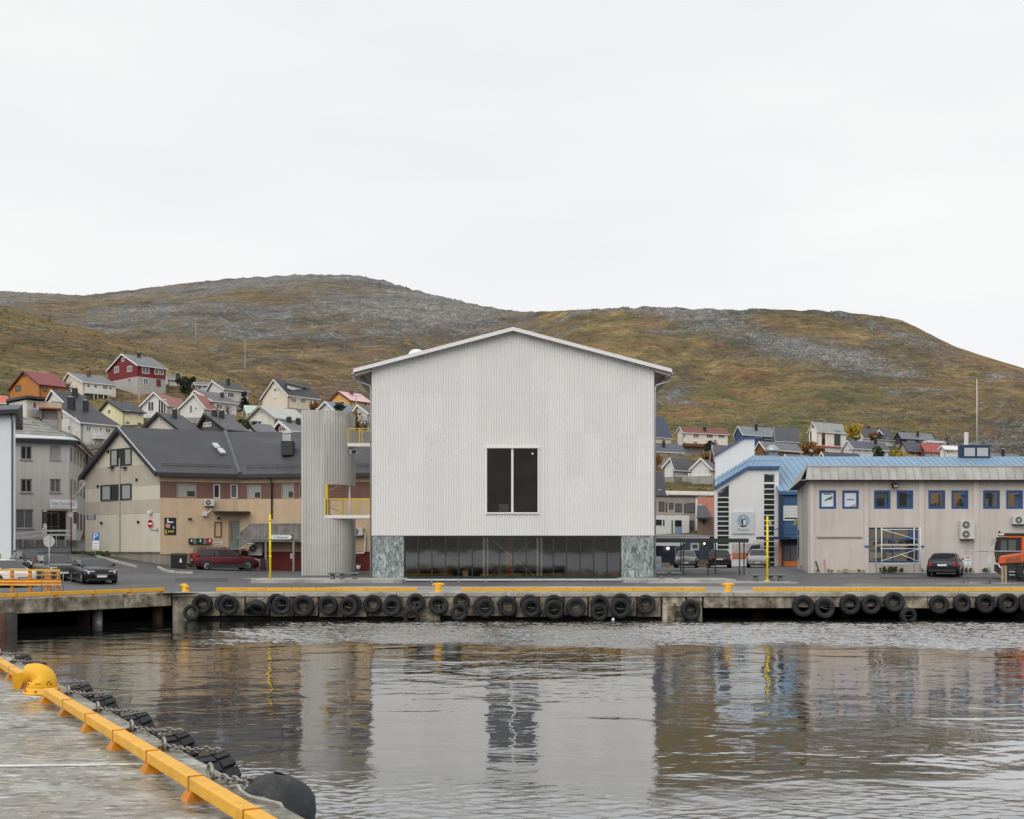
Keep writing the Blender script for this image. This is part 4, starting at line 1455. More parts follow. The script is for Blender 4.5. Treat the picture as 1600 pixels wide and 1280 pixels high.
for off in (0.95, 0.5):
  MB().tube([sc_ + Vector((math.cos(k * 0.21) * 1.18, math.sin(k * 0.21) * 1.18, 1.5 + k * 0.095 + off)) for k in range(0, 98)], 0.022, 6).build('handrail', YRAIL, tower, smooth=True)
def bridge(name, label, pxa, pxb, y_slab0, y_slab1, y_rail, posts, y0, y1):
  t = thing(name, label, 'bridge', (PX((pxa + pxb) / 2, y0), y0, PZ(y_slab1, y0)), group='bridges between stair tower and hall')
  za, zb, zr = PZ(y_slab1, y0), PZ(y_slab0, y0), PZ(y_rail, y0)
  MB().box(PX(pxa, y0), BXL - 0.02, y0, y1, za, zb).build('deck', TRIM, t)
  for yy, nm in ((y0 + 0.03, 'front'), (y1 - 0.06, 'rear')):
    for px in posts:
      x_ = PX(px, y0)
      MB().box(x_ - 0.026, x_ + 0.026, yy - 0.02, yy + 0.03, za - (0.03 if nm == 'front' else -0.1), zr).build('post', YRAIL, t)
    MB().box(PX(posts[0], y0), BXL - 0.01, yy - 0.024, yy + 0.03, zr - 0.015, zr + 0.035).build('top_rail', YRAIL, t)
    x_ = PX(posts[0], y0)
    n_ = int((BXL - x_) / 0.115)
    for k in range(1, n_):
      xx = x_ + k * 0.115
      MB().bar((xx, yy, zb), (xx, yy, zr - 0.03), 0.012).build('baluster', YRAIL if nm == 'rear' else STEEL, t)
bridge('footbridge', 'lower bridge with yellow railing between stair tower and hall', 507.5, 581, 805, 810, 780, (510, 531, 553.5, 576), TWY - 0.02, TWY + 1.5)
bridge('footbridge', 'upper bridge with yellow railing high between stair tower and hall', 543, 581, 692.5, 697.5, 670, (543.5, 561.5), TWY + 0.3, TWY + 1.8)
pxl, yl = 552, TWY + 1
flt = thing('floodlight', 'small grey floodlight box under the upper yellow bridge', 'lamp', (PX(pxl, yl), yl, PZ(708, yl)))
MB().box(PX(546, yl), PX(559, yl), yl - 0.15, yl + 0.15, PZ(710, yl), PZ(702, yl)).build('housing', STEEL, flt, bevel=0.02)
MB().box(PX(550, yl), PX(557, yl), yl - 0.17, yl - 0.14, PZ(709, yl), PZ(704, yl)).build('lens', BLACK, flt)
MB().bar((PX(552, yl), yl, PZ(703, yl)), (PX(552, yl), yl, PZ(696, yl)), 0.06).build('bracket', STEEL, flt)

# ---------------------------------------------------------------- canopy right of the hall
cy = 72.6
canopy = thing('canopy', 'flat dark green steel canopy on thin posts right of the tall hall', 'canopy', (PX(1090, cy), cy, TZ))
MB().box(BXR + 0.02, PX(1170, cy), cy, cy + 0.12, PZ(848, cy), PZ(841.5, cy)).build('fascia', GREENST, canopy)
MB().box(BXR + 0.02, PX(1170, cy), cy + 0.12, cy + 5.0, PZ(848, cy) + 0.06, PZ(841.5, cy) - 0.02).build('roof', mat('grey_canopy_roof', (0.33, 0.33, 0.34), 0.5, 0.1, 1), canopy)
MB().box(BXR + 0.02, PX(1114, cy), cy + 1.2, cy + 5.0, PZ(841.5, cy) - 0.015, PZ(838, cy)).build('roof_edge', mat('grey_canopy_roof', (0.3,) * 3), canopy)
for px, yy in ((1064, cy + 1.6), (1068, cy + 0.2), (1106.5, cy + 0.2), (1118, cy + 0.8), (1155.5, cy + 0.2), (1162.5, cy + 0.4)):
  x_ = PX(px, yy)
  MB().box(x_ - 0.035, x_ + 0.035, yy - 0.035, yy + 0.035, TZ - 0.05, PZ(848, cy) + 0.06).build('post', GREENST, canopy)

# stools on the terrace
STOOL = mat('grey_green_stone', (0.16, 0.185, 0.18), 0.6, 0.2, 4, bump=0.2)
def stool_obj():
  t = thing('stool', 'x', 'stool', group='stone stools on the terrace')
  MB().box(-0.27, 0.27, -0.27, 0.27, 0.30, 0.38).box(-0.18, 0.18, -0.18, 0.18, 0.26, 0.30).build('seat', STOOL, t, local=True, bevel=0.015)
  MB().lathe([(0.16, 0.0), (0.13, 0.1), (0.115, 0.26)], n=10).build('pedestal', STOOL, t, local=True, smooth=True)
  return t
st0 = None
for px, D, lb in ((519.5, 66.4, 'grey stone stool left of two others in front of the stair tower'), (534.5, 66.4, 'grey stone stool in the middle of three beside the stair tower'), (554, 66.4, 'grey stone stool nearest the left marble pier'),
          (1034, 67.4, 'grey stone stool beside the right marble pier'), (1056.5, 67.4, 'grey stone stool under the near end of the green canopy'),
          (1180.5, 66.8, 'grey stone stool left of the yellow pole by the parking'), (1204, 66.8, 'grey stone stool just right of the yellow pole by the parking'), (1219, 66.8, 'rightmost grey stone stool on the terrace end')):
  if st0 is None: st0 = stool_obj(); o = st0
  else: o = copy_tree(st0)
  z_ = TZ if px < 1150 else TZ - 0.12
  o.location = (PX(px, D), D, z_)
  o['label'] = lb

# yellow poles
def pole(px, ytop, D, z0, label):
  x_ = PX(px, D)
  t = thing('yellow_pole', label, 'pole', (x_, D, z0), group='yellow quay poles')
  zt = PZ(ytop, D)
  MB().tube([(x_, D, z0), (x_, D, zt)], [0.066, 0.06], 12).build('shaft', YELLOW_POLE, t, smooth=True)
  MB().tube([(x_, D, z0), (x_, D, z0 + 0.06)], 0.16, 12).build('foot_plate', YELLOW_POLE, t, smooth=True)
  for f_ in (0.35, 0.62, 0.9):
    z_ = lerp(z0, zt, f_)
    MB().tube([(x_, D, z_), (x_, D, z_ + 0.12)], 0.078, 12).build('clamp', YELLOW_POLE, t, smooth=True)
  MB().box(x_ + 0.08, x_ + 0.22, D - 0.06, D + 0.06, lerp(z0, zt, 0.86), lerp(z0, zt, 0.93)).build('socket_box', STEEL, t)
pole(422, 804, 65.8, TZ - 0.1, 'yellow steel pole left of the corrugated stair tower')
pole(1199, 807, 66.0, TZ - 0.12, 'yellow steel pole in front of the white museum block')
# ---------------------------------------------------------------- big town buildings, left
TAN = mat('tan_wall_boards', srgb(205, 180, 150), 0.75, 0.06, 0.8, boards='v', bw=0.6, bdepth=0.35, streak=0.10)
BROWN = mat('brown_wall_panels', srgb(118, 88, 78), 0.7, 0.08, 0.8, boards='v', bw=0.6, bdepth=0.4, streak=0.08)
BEIGE_A = mat('pale_beige_boards', srgb(205, 199, 182), 0.7, 0.04, 0.6, boards='v', bw=0.9, bdepth=0.25, streak=0.06)
BEIGE_B = mat('mid_beige_boards', srgb(184, 176, 160), 0.7, 0.04, 0.6, boards='v', bw=0.9, bdepth=0.25, streak=0.06)
PLINTH = mat('grey_plinth_render', srgb(150, 143, 132), 0.85, 0.12, 0.8, streak=0.25)
ROOFM = mat('dark_grey_sheet_roof', (0.066, 0.067, 0.074), 0.5, 0.10, 0.6, bump=0.15, bscale=3)
DARKF = mat('dark_window_frame', (0.035, 0.037, 0.042), 0.5, 0.1)
TANF = mat('tan_window_frame', srgb(170, 150, 135), 0.5, 0.05)

C0 = (PX(250, 84.0), 84.0)
G0 = (PX(133, 90.0), 90.0)
M0 = (PX(373, 86.2), 86.2)
E0_ = (PX(660, 84.0), 84.0)
guest = thing('tan_long_house', 'long tan and brown two storey house with dark roof and beige gable', 'house', (C0[0], C0[1], 1.9))
gf = Face(G0, C0)
s1 = Face(C0, M0)
s2 = Face(M0, E0_)
zb_g = gf.z(200, 862)
za_g = gf.z(189.5, 670)
zel, zer = gf.z(137, 744), gf.z(249, 738)
def gz(u):      # top of the gable wall at u
  ua = gf.u(189.5)
  return lerp(zel, za_g, u / ua) if u < ua else lerp(za_g, zer, (u - ua) / (gf.L - ua))
bands = [862, 803, 782, 760, 728]
bz = [gf.z(200, y) for y in bands]
for i in range(len(bz)):
  lo = bz[i]
  hi = bz[i + 1] if i + 1 < len(bz) else 99
  us = sorted([0, gf.L, gf.u(189.5)] + [u_ for u_ in (0,)])
  pts_b, pts_t = [], []
  n_ = 60
  uu = [gf.L * k / n_ for k in range(n_ + 1) if gz(gf.L * k / n_) > lo + 0.02]
  if len(uu) < 2: continue
  poly = [(uu[0], lo), (uu[-1], lo)] + [(u_, min(hi - 0.004, gz(u_))) for u_ in reversed(uu)]
  MB().fpoly(gf, poly, -0.3, 0.0 if i % 2 == 0 else 0.012).build('wall_band', BEIGE_A if i % 2 == 0 else BEIGE_B, guest)
MB().fbox(gf, 0.02, gf.L - 0.05, zb_g - 2.5, zb_g - 0.004, -0.3, -0.08).build('plinth', PLINTH, guest)
MB().fbox(gf, -0.06, gf.L + 0.05, zb_g - 0.07, zb_g - 0.006, -0.05, 0.05).build('base_flashing', PLINTH, guest)
# gable windows
for rect, c_, gl in (((173, 701, 206, 728), 3, GLASS_MID), ((158, 757, 206, 782), 3, GLASS_MID)):
  w_ = window(guest, gf, rect, DARKF, GLASS, 0.09, c_, 1, proud=0.07)
  u0, u1, z0, z1 = gf.rect(*rect)
  for q0, q1 in ((0.05, 0.3), (0.70, 0.95)):
    MB().fbox(gf, lerp(u0, u1, q0), lerp(u0, u1, q1), z0 + 0.1, z1 - 0.1, 0.022, 0.028).build('curtain', GLASS_PALE, w_)
u_ = gf.u(188)
MB().fbox(gf, u_ - 0.05, u_ + 0.05, zb_g, gf.z(188, 716), 0.012, 0.10).build('conduit', BEIGE_B, guest)
for px, py in ((159.5, 817.5), (217, 816), (214.5, 750), (154, 760), (170, 706), (208, 701)):
  u_, z_ = gf.u(px), gf.z(px, py)
  MB().fbox(gf, u_ - 0.06, u_ + 0.06, z_ - 0.1, z_ + 0.1, 0.0, 0.14).build('wall_lamp', BLACK, guest)
for px in (176, 196):
  u_, z_ = gf.u(px), gf.z(px, 731)
  MB().fbox(gf, u_ - 0.25, u_ + 0.25, z_ - 0.04, z_ + 0.04, 0.0, 0.3).build('snow_tray', DARKF, guest)
u_, z_ = gf.u(236.5), gf.z(236, 801)
MB().fbox(gf, u_ - 0.15, u_ + 0.15, z_ - 0.12, z_ + 0.12, 0.02, 0.3).build('camera_housing', WHITE, guest, bevel=0.05)

def facade(f, xs, name='wall'):
  """tan / brown / tan storeys of the long side with window openings"""
  u0, u1 = f.u(xs[0]), f.u(xs[1])
  xm = (xs[0] + xs[1]) / 2
  z0, z1, z2, z3 = f.z(xm, 866), f.z(xm, 779), f.z(xm, 753.5), f.z(xm, 736)
  return u0, u1, z0, z1, z2, z3
for f, xs, wins in ((s1, (250, 373), [((276, 755, 307, 777.5), 2, GLASS_PALE), ((333.5, 756.5, 344, 779), 1, GLASS), ((360, 756.5, 371.5, 779), 1, GLASS_MID)]),
          (s2, (373, 659), [((385, 757, 408, 780), 1, GLASS_PALE), ((439, 755, 459.5, 780), 1, GLASS_PALE), ((467, 756, 486, 780), 1, GLASS)])):
  u0, u1, z0, z1, z2, z3 = facade(f, xs)
  holes = [f.rect(*w_[0]) for w_ in wins]
  holes = [(a_, b_, max(c_, z1 + 0.02), min(d_, z2 - 0.02)) for a_, b_, c_, d_ in holes]
  wall_holes(MB(), f, u0, u1, z1, z2, holes, 0.15).build('brown_band', BROWN, guest)
  MB().fbox(f, u0, u1, z2 + 0.002, z3 - 0.12, -0.3, 0.03).build('upper_band', TAN, guest)
  lowz = z0 if f is s1 else f.z(500, 862)
  MB().fbox(f, u0, u1, lowz, z1 - 0.002, -0.3, 0.03).build('lower_band', TAN, guest)
  for (rc, c_, gl), h_ in zip(wins, holes):
    w_ = window(guest, f, h_, TANF if rc[0] not in (333.5, 360) else WHITE, gl, 0.08, c_, 1, recess=0.12, px=False)
    if gl is GLASS_PALE:
      MB().fbox(f, lerp(h_[0], h_[1], 0.55), h_[1] - 0.12, h_[2] + 0.08, lerp(h_[2], h_[3], 0.45), -0.095, -0.085).build('pot_plant', mat('dark_leaves', (0.03, 0.04, 0.03)), w_)
u0, u1, z0, z1, z2, z3 = facade(s1, (250, 373))
MB().fbox(s1, 0.02, s1.L, 1.2, z0 - 0.002, -0.3, -0.03).build('plinth', PLINTH, guest)
MB().fbox(s1, s1.u(301), s1.u(356), z0 - 0.2, s1.z(330, 856), 0.032, 0.06).build('plinth_boards', mat('grey_boards', (0.3, 0.29, 0.27), 0.8, 0.1, 1, boards='v', bw=0.12), guest)
DRED = mat('dark_red_boards', srgb(104, 40, 34), 0.75, 0.1, 0.8, boards='v', bw=0.14, bdepth=0.5)
MB().fbox(s2, 0.0, s2.u(659), 1.2, s2.z(500, 862) - 0.002, -0.3, 0.0).build('red_wall', DRED, guest)
gd = MB().fbox(s2, s2.u(439), s2.u(470.5), s2.z(455, 891), s2.z(455, 863.5), 0.004, 0.07).build('garage_door', DRED, guest)
MB().fbox(s2, s2.u(454), s2.u(459), s2.z(456, 873), s2.z(456, 864.5), 0.072, 0.08).build('notice', WHITE, gd)
# roof
ez1 = s1.z(300, 739.5)
ov = 0.45
def rp(f, u_, z_, d_): return f.pt(u_, z_, d_)
rz = za_g + 0.12
apex = gf.pt(gf.u(189.5), rz, 0.35)
rid_m = P(352, 674.5, 90.4); rid_m.z = rz
rid_e = P(640, 673, 90.4); rid_e.z = rz
e_c = s1.pt(-0.35, ez1, ov); e_m = s1.pt(s1.L, ez1, ov); e_e = s2.pt(s2.L, ez1, ov)
back = lambda v, d_=6.0: Vector((v.x - 1.2, v.y + d_, ez1))
roofA = MB().slab([e_c, e_m, rid_m, apex], 0.18)
roofA.slab([e_m, e_e, rid_e, rid_m], 0.18)
lft = gf.pt(-0.35, gf.z(137, 746), 0.35)
bl = Vector((lft.x + 14, lft.y + 9, lft.z))
roofA.slab([apex, rid_m, Vector((rid_m.x, rid_m.y + 6, ez1)), bl, lft], 0.18)
roofA.slab([rid_m, rid_e, Vector((rid_e.x, rid_e.y + 6, ez1)), Vector((rid_m.x, rid_m.y + 6, ez1))], 0.18)
rf = roofA.build('roof', ROOFM, guest)
for a_, b_ in ((lft, apex), (apex, e_c)):
  d_ = Vector((gf.N.x, gf.N.y, 0)) * 0.06
  MB().hexa([a_ + d_ + Vector((0, 0, -0.33)), b_ + d_ + Vector((0, 0, -0.33)), b_ - d_ * 0.3 + Vector((0, 0, -0.33)), a_ - d_ * 0.3 + Vector((0, 0, -0.33)),
         a_ + d_ + Vector((0, 0, 0.03)), b_ + d_ + Vector((0, 0, 0.03)), b_ - d_ * 0.3 + Vector((0, 0, 0.03)), a_ - d_ * 0.3 + Vector((0, 0, 0.03))]).build('bargeboard', DARKF, guest)
MB().tube([apex + Vector((0, 0, 0.04)), e_c + Vector((0, 0, 0.04))], 0.06, 6).build('verge_flashing', STEEL, rf)
MB().tube([e_m + Vector((0, 0, 0.03)), rid_m + Vector((0, 0, 0.03))], 0.16, 6).build('valley_flashing', mat('valley_metal', (0.12, 0.125, 0.135), 0.5), rf)
for f, a_, b_ in ((s1, -0.35, s1.L), (s2, 0.0, s2.L)):
  MB().fbox(f, a_, b_ - 0.01, ez1 - 0.30, ez1 - 0.05, 0.06, ov + 0.08).build('gutter_box', DARKF, guest)
  k = a_ + 0.6
  while k < b_:
    t_ = 0.08
    p0 = f.pt(k, ez1 + 0.40, ov - 0.75)
    MB().bar(p0, p0 + Vector((0, 0, 0.32)), 0.03).build('snow_guard_post', DARKF, rf)
    k += 1.15
  for dz in (0.54, 0.68):
    MB().bar(f.pt(a_ + 0.5, ez1 + dz, ov - 0.75), f.pt(b_ - 0.5, ez1 + dz, ov - 0.75), 0.028).build('snow_guard_rail', DARKF, rf)
# roof windows and the ventilation hood
def on_roof(px, py):    # front slope of the first section, as a plane
  n_ = (e_m - e_c).cross(apex - e_c)
  d_ = Vector(((px - CX) / F, 1, (HY - py) / F))
  o_ = Vector((0, 0, EYE))
  return o_ + d_ * ((e_c - o_).dot(n_) / d_.dot(n_)), n_.normalized()
for q in (((331, 694), (339, 694), (344, 700), (336, 700)), ((339, 702), (347, 702), (353, 708.5), (344, 708.5))):
  pts = []
  for px, py in q:
    p_, n_ = on_roof(px, py)
    if n_.z < 0: n_ = -n_
    pts.append(p_ + n_ * 0.12)
  MB().slab(pts[::-1] if (pts[1] - pts[0]).cross(pts[2] - pts[0]).z < 0 else pts, 0.1).build('roof_window', mat('roof_window_glass', (0.55, 0.57, 0.6), 0.1, 0.03), rf)
vx, vy = PX(449.5, 87.4), 87.4
vent = MB().box(PX(441, vy), PX(459, vy), vy - 0.5, vy + 0.5, PZ(712, vy), PZ(690, vy)).build('vent_stack', DARKF, rf)
MB().box(PX(443, vy), PX(456, vy), vy - 0.4, vy + 0.4, PZ(690, vy), PZ(678, vy)).build('vent_cowl', STEEL, rf)
MB().add([(PX(442, vy), vy - 0.5, PZ(678, vy)), (PX(457, vy), vy - 0.5, PZ(678, vy)), (PX(457, vy), vy + 0.5, PZ(678, vy)), (PX(442, vy), vy + 0.5, PZ(678, vy)), (PX(445, vy), vy, PZ(672, vy)), (PX(456, vy), vy, PZ(672, vy))], [(0, 1, 5, 4), (1, 2, 5), (2, 3, 4, 5), (3, 0, 4)]).build('vent_cap', STEEL, rf)
# downpipe, canopy, door, small window
u_ = s2.u(425.5)
MB().tube([s2.pt(s2.u(419), ez1 - 0.25, 0.35), s2.pt(s2.u(424), ez1 - 0.35, 0.3), s2.pt(u_, ez1 - 0.7, 0.12), s2.pt(u_, s2.z(425, 824), 0.12)], 0.055, 8).build('downpipe', BLACK, guest, smooth=True)
MB().fbox(s1, s1.u(333), s1.u(373), s1.z(355, 801.5), s1.z(355, 799.5), 0.03, 1.0).fbox(s2, 0.0, s2.u(391.5), s2.z(380, 801.5), s2.z(380, 799.5), 0.04, 1.0).build('door_canopy', DARKF, guest)
dr = MB().fbox(s1, s1.u(357), s1.u(373.6), s1.z(365, 857), s1.z(365, 814), 0.031, 0.09).build('door', mat('grey_green_door', srgb(118, 132, 124), 0.5, 0.05), guest)
MB().fbox(s1, s1.u(360.5), s1.u(363), s1.z(362, 846), s1.z(362, 817), 0.092, 0.1).build('door_panel', mat('amber_wood', srgb(140, 92, 60), 0.5), dr)
MB().fbox(s1, s1.u(369.0), s1.u(369.9), s1.z(369, 846), s1.z(369, 842), 0.092, 0.13).build('handle', STEEL, dr)
window(guest, s1, (334.5, 815.5, 346.5, 840), mat('brown_frame', srgb(120, 84, 66)), GLASS, 0.1, 1, 1, proud=0.06)
u_, z_ = s1.u(341), s1.z(341, 810)
MB().fbox(s1, u_ - 0.1, u_ + 0.1, z_ - 0.06, z_ + 0.08, 0.03, 0.2).build('wall_lamp', BLACK, guest)
u_, z_ = s1.u(296), s1.z(296, 811)
MB().fbox(s1, u_ - 0.1, u_ + 0.14, z_ - 0.04, z_ + 0.06, 0.03, 0.3).build('wall_lamp', BLACK, guest)

def fixture(name, label, cat, f, px, py, group=None):
  u_, z_ = f.u(px), f.z(px, py)
  return thing(name, label, cat, f.pt(u_, z_, 0.0), group=group)
# dark soot over the canopy is real wear: left to the wall material.
# posters, plates and signs on the house
po = fixture('poster', 'black poster with food picture on the tan wall by the corner', 'poster', s1, 266, 836)
MB().fbox(s1, s1.u(256.7), s1.u(275), s1.z(266, 836), s1.z(266, 809), 0.033, 0.06).build('board', BLACK, po)
def fp(f, pts, d_, m_, par, nm):
  MB().fpoly(f, [(f.u(x), f.z(x, y)) for x, y in pts], d_, d_ + 0.004).build(nm, m_, par)
PW = mat('print_white', (0.78, 0.78, 0.78), 0.6, 0.02)
PY = mat('print_yellow', (0.62, 0.50, 0.06), 0.6, 0.02)
PP = mat('print_pink', (0.55, 0.32, 0.27), 0.6, 0.3, 9)
fp(s1, [(261, 817), (271, 817), (270.5, 815.2), (263.2, 814.8), (262.8, 810.5), (261, 810.5)], 0.062, PW, po, 'white_mark')
fp(s1, [(258, 821.5), (260, 817.5), (267, 820.5), (264.5, 822), (265.5, 825), (261, 825.5)], 0.062, PP, po, 'dish_picture')
fp(s1, [(269.5, 822), (272.5, 823), (273, 826.5), (270, 826)], 0.062, mat('print_blue', (0.3, 0.35, 0.5), 0.6), po, 'cup_picture')
fp(s1, [(258, 834.5), (261, 834), (260, 832), (259.5, 827.5), (258.2, 827.5)], 0.062, PY, po, 'yellow_mark')
for k, px in enumerate((262, 265.5, 269)): fp(s1, [(px, 832), (px + 2.3, 832), (px + 2.3, 829), (px, 829)], 0.062, PY, po, 'yellow_letter')
ne = fixture('no_entry_sign', 'round red no entry sign with white bar on the beige gable', 'sign', gf, 236, 818)
uc, zc = gf.u(235.8), gf.z(236, 818.5)
def fdisc(f, u_, z_, r_, d_, n=28): return MB().fpoly(f, [(u_ + math.cos(2 * math.pi * k / n) * r_, z_ + math.sin(2 * math.pi * k / n) * r_) for k in range(n)], d_, d_ + 0.008)
fdisc(gf, uc, zc, 0.34, 0.05).build('rim', PW, ne)
fdisc(gf, uc, zc, 0.315, 0.06).build('disc', mat('sign_red', srgb(170, 16, 32), 0.5, 0.03), ne)
MB().fbox(gf, uc - 0.25, uc + 0.25, zc - 0.05, zc + 0.06, 0.07, 0.075).build('bar', PW, ne)
MB().fbox(gf, gf.u(236), gf.u(247), gf.z(240, 828.5), gf.z(240, 827.8), 0.02, 0.06).fbox(gf, gf.u(246), gf.u(247), gf.z(246, 831), gf.z(246, 826), 0.02, 0.08).build('bracket', STEEL, ne)
sn = fixture('street_name_plate', 'small grey street name plate on the left edge of the beige gable', 'sign', gf, 142, 811)
MB().fbox(gf, gf.u(136), gf.u(150), gf.z(143, 811), gf.z(143, 804.5), 0.03, 0.05).build('plate', mat('plate_grey_blue', (0.36, 0.39, 0.44), 0.4), sn)
for px in (136.5, 148.2):
  MB().fbox(gf, gf.u(px), gf.u(px + 1.3), gf.z(143, 811.5), gf.z(143, 804), 0.052, 0.06).build('bracket', DARKF, sn)
wp = fixture('name_plate', 'small white name plate below the window left of the green door', 'sign', s1, 340, 850)
MB().fbox(s1, s1.u(332), s1.u(347), s1.z(340, 851), s1.z(340, 847), 0.034, 0.06).build('plate', PW, wp)
MB().fbox(s1, s1.u(334), s1.u(345), s1.z(340, 849.6), s1.z(340, 848.6), 0.061, 0.064).build('print_line', DARKF, wp)
# mail boxes
for i, (x0, x1, m_, lb) in enumerate(((294.5, 301, BLACK, 'black mail box at the left end of the row'), (301.5, 306, mat('box_grey', (0.2, 0.2, 0.2)), 'grey mail box between the black and the green one'), (306.5, 316.5, mat('box_green', (0.02, 0.05, 0.04)), 'dark green mail box in the middle of the row'), (317, 322, mat('box_grey', (0.2,) * 3), 'grey mail box beside the red one'), (322.5, 330, mat('box_red', (0.40, 0.03, 0.03), 0.5), 'red mail box at the right end of the row'))):
  t = fixture('mail_box', lb, 'mail box', s1, x0, 851, 'mail boxes on the tan wall')
  MB().fbox(s1, s1.u(x0), s1.u(x1), s1.z(310, 850), s1.z(310, 842), 0.034, 0.28).build('box', m_, t, bevel=0.02)
  MB().fbox(s1, s1.u(x0) - 0.01, s1.u(x1) + 0.01, s1.z(310, 842) + 0.001, s1.z(310, 841.4), 0.034, 0.30).build('lid', m_, t)
  if i in (0, 2, 4): MB().fbox(s1, s1.u((x0 + x1) / 2 - 0.2), s1.u((x0 + x1) / 2 + 1.8), s1.z(310, 847), s1.z(310, 843), 0.282, 0.29).build('sticker', PW, t)

# heat pumps
WHP = mat('white_enamel', (0.66, 0.66, 0.63), 0.4, 0.05, 3, streak=0.1)
def heat_pump(f, rect, label, fans=1, depth=0.35, wall=0.04):
  x0, y0, x1, y1 = rect
  u0, u1, z0, z1 = f.rect(*rect)
  t = thing('heat_pump', label, 'heat pump', f.pt((u0 + u1) / 2, z0, wall + depth / 2), group='outdoor heat pump units')
  MB().fbox(f, u0, u1, z0, z1, wall + 0.06, wall + depth).build('casing', WHP, t, bevel=0.02)
  for k in range(fans):
    h_ = (z1 - z0) / fans
    r_ = min(h_, (u1 - u0) * 0.66) * 0.42
    uc_ = u0 + (u1 - u0) * 0.36
    zc_ = z0 + h_ * (k + 0.5)
    fdisc(f, uc_, zc_, r_, wall + depth + 0.001).build('fan_grille', mat('fan_grey', (0.15, 0.15, 0.15), 0.6), t)
    b = MB()
    for a_ in range(12):
      an = a_ * math.pi / 6
      b.fpoly(f, [(uc_ + math.cos(an) * r_ * 0.2, zc_ + math.sin(an) * r_ * 0.2), (uc_ + math.cos(an) * r_, zc_ + math.sin(an) * r_), (uc_ + math.cos(an + 0.06) * r_, zc_ + math.sin(an + 0.06) * r_)], wall + depth + 0.012, wall + depth + 0.018)
    b.build('grille_bars', STEEL, t)
    fdisc(f, uc_, zc_, r_ * 0.25, wall + depth + 0.02).build('fan_hub', WHITE, t)
  for q in (0.15, 0.85):
    uu_ = lerp(u0, u1, q)
    MB().fbox(f, uu_ - 0.025, uu_ + 0.025, z0 - 0.07, z0 - 0.002, 0.0, wall + depth).build('bracket', DARKF, t)
  return t
heat_pump(s1, (318.5, 780.5, 334, 791), 'white heat pump under the brown band of the tan house')
t = fixture('air_duct_box', 'small white vent box under the heat pump on the tan wall', 'vent', s1, 319, 806)
MB().fbox(s1, s1.u(315.5), s1.u(323), s1.z(319, 807), s1.z(319, 800), 0.034, 0.35).build('box', WHP, t, bevel=0.03)
MB().tube([s1.pt(s1.u(323), s1.z(325, 803), 0.2), s1.pt(s1.u(327), s1.z(327, 799), 0.2), s1.pt(s1.u(331), s1.z(330, 795), 0.15)], 0.05, 6).build('hose', WHITE, t)
heat_pump(s2, (391, 846, 412, 868), 'large grey heat pump under the wooden balcony stair')
heat_pump(s2, (552, 824.5, 569, 837), 'white heat pump between the stair tower and the hall')
t = fixture('white_pipe', 'white drain pipe below the heat pump beside the hall', 'pipe', s2, 560, 865)
MB().tube([s2.pt(s2.u(569), s2.z(570, 832), 0.15), s2.pt(s2.u(571.5), s2.z(571, 836), 0.15), s2.pt(s2.u(571.5), s2.z(571, 861), 0.15), s2.pt(s2.u(569), s2.z(569, 864.5), 0.15), s2.pt(s2.u(545), s2.z(545, 864.5), 0.15)], 0.06, 8).build('run', WHITE, t, smooth=True)

# wooden balcony with stair
WGREY = mat('weathered_boards', (0.26, 0.25, 0.235), 0.85, 0.25, 2, streak=0.2, rnd=0.15)
bal = thing('wooden_balcony', 'weathered grey wooden balcony and stair in front of the tan house', 'balcony', s2.pt(s2.u(430), s2.z(430, 891), 1.0))
zf_, zr_ = s2.z(430, 844), s2.z(430, 820)
MB().fbox(s2, s2.u(403), s2.u(545), zf_ - 0.14, zf_, 0.04, 1.6).build('deck', WGREY, bal)
MB().fbox(s2, s2.u(403), s2.u(545), zr_ - 0.02, zr_ + 0.06, 1.52, 1.64).build('top_rail', WGREY, bal)
k = s2.u(403)
while k < s2.u(545):
  MB().fbox(s2, k, k + 0.105, zf_ - 0.10, zr_ - 0.025, 1.56, 1.60).build('board', WGREY, bal)
  k += 0.122
# raking boards of the stair
ua_, ub_ = s2.u(387), s2.u(403)
n_ = 8
zq = s2.z(390, 872)
for i in range(n_):
  a_, b_ = lerp(ua_, ub_, i / n_), lerp(ua_, ub_, (i + 0.86) / n_)
  t0, t1 = i / n_, (i + 0.86) / n_
  zl0, zl1 = lerp(s2.z(388, 857), zf_ - 0.1, t0), lerp(s2.z(388, 857), zf_ - 0.1, t1)
  zh0, zh1 = lerp(s2.z(388, 836), zr_ - 0.02, t0), lerp(s2.z(388, 836), zr_ - 0.02, t1)
  MB().fpoly(s2, [(a_, zl0), (b_, zl1), (b_, zh1), (a_, zh0)], 1.56, 1.60).build('board', WGREY, bal)
MB().bar(s2.pt(ua_, s2.z(388, 835), 1.58), s2.pt(ub_, zr_ + 0.02, 1.58), 0.1, 0.08).build('stair_rail', WGREY, bal)
MB().bar(s2.pt(s2.u(374), s2.z(374, 842), 0.4), s2.pt(s2.u(390), s2.z(390, 823), 0.4), 0.08, 0.12).build('stair_rail', WGREY, bal)
for i in range(7):
  z_ = lerp(s2.z(388, 868), zf_, i / 7)
  uu_ = lerp(s2.u(378), s2.u(403), i / 7)
  MB().fbox(s2, uu_, uu_ + 0.3, z_ - 0.04, z_, 0.3, 1.5).build('stair_tread', BLACK, bal)
for px in (427.5, 470, 520):
  MB().fbox(s2, s2.u(px) - 0.07, s2.u(px) + 0.07, 1.6, zf_ - 0.14, 1.45, 1.6).build('post', WGREY, bal)
ld = fixture('steel_step_stand', 'low grey steel landing stand beside the red car', 'stand', s2, 376, 880)
for px in (367.5, 383):
  MB().fbox(s2, s2.u(px) - 0.03, s2.u(px) + 0.03, 1.6, s2.z(375, 858.5), 0.9, 0.96).build('leg', STEEL, ld)
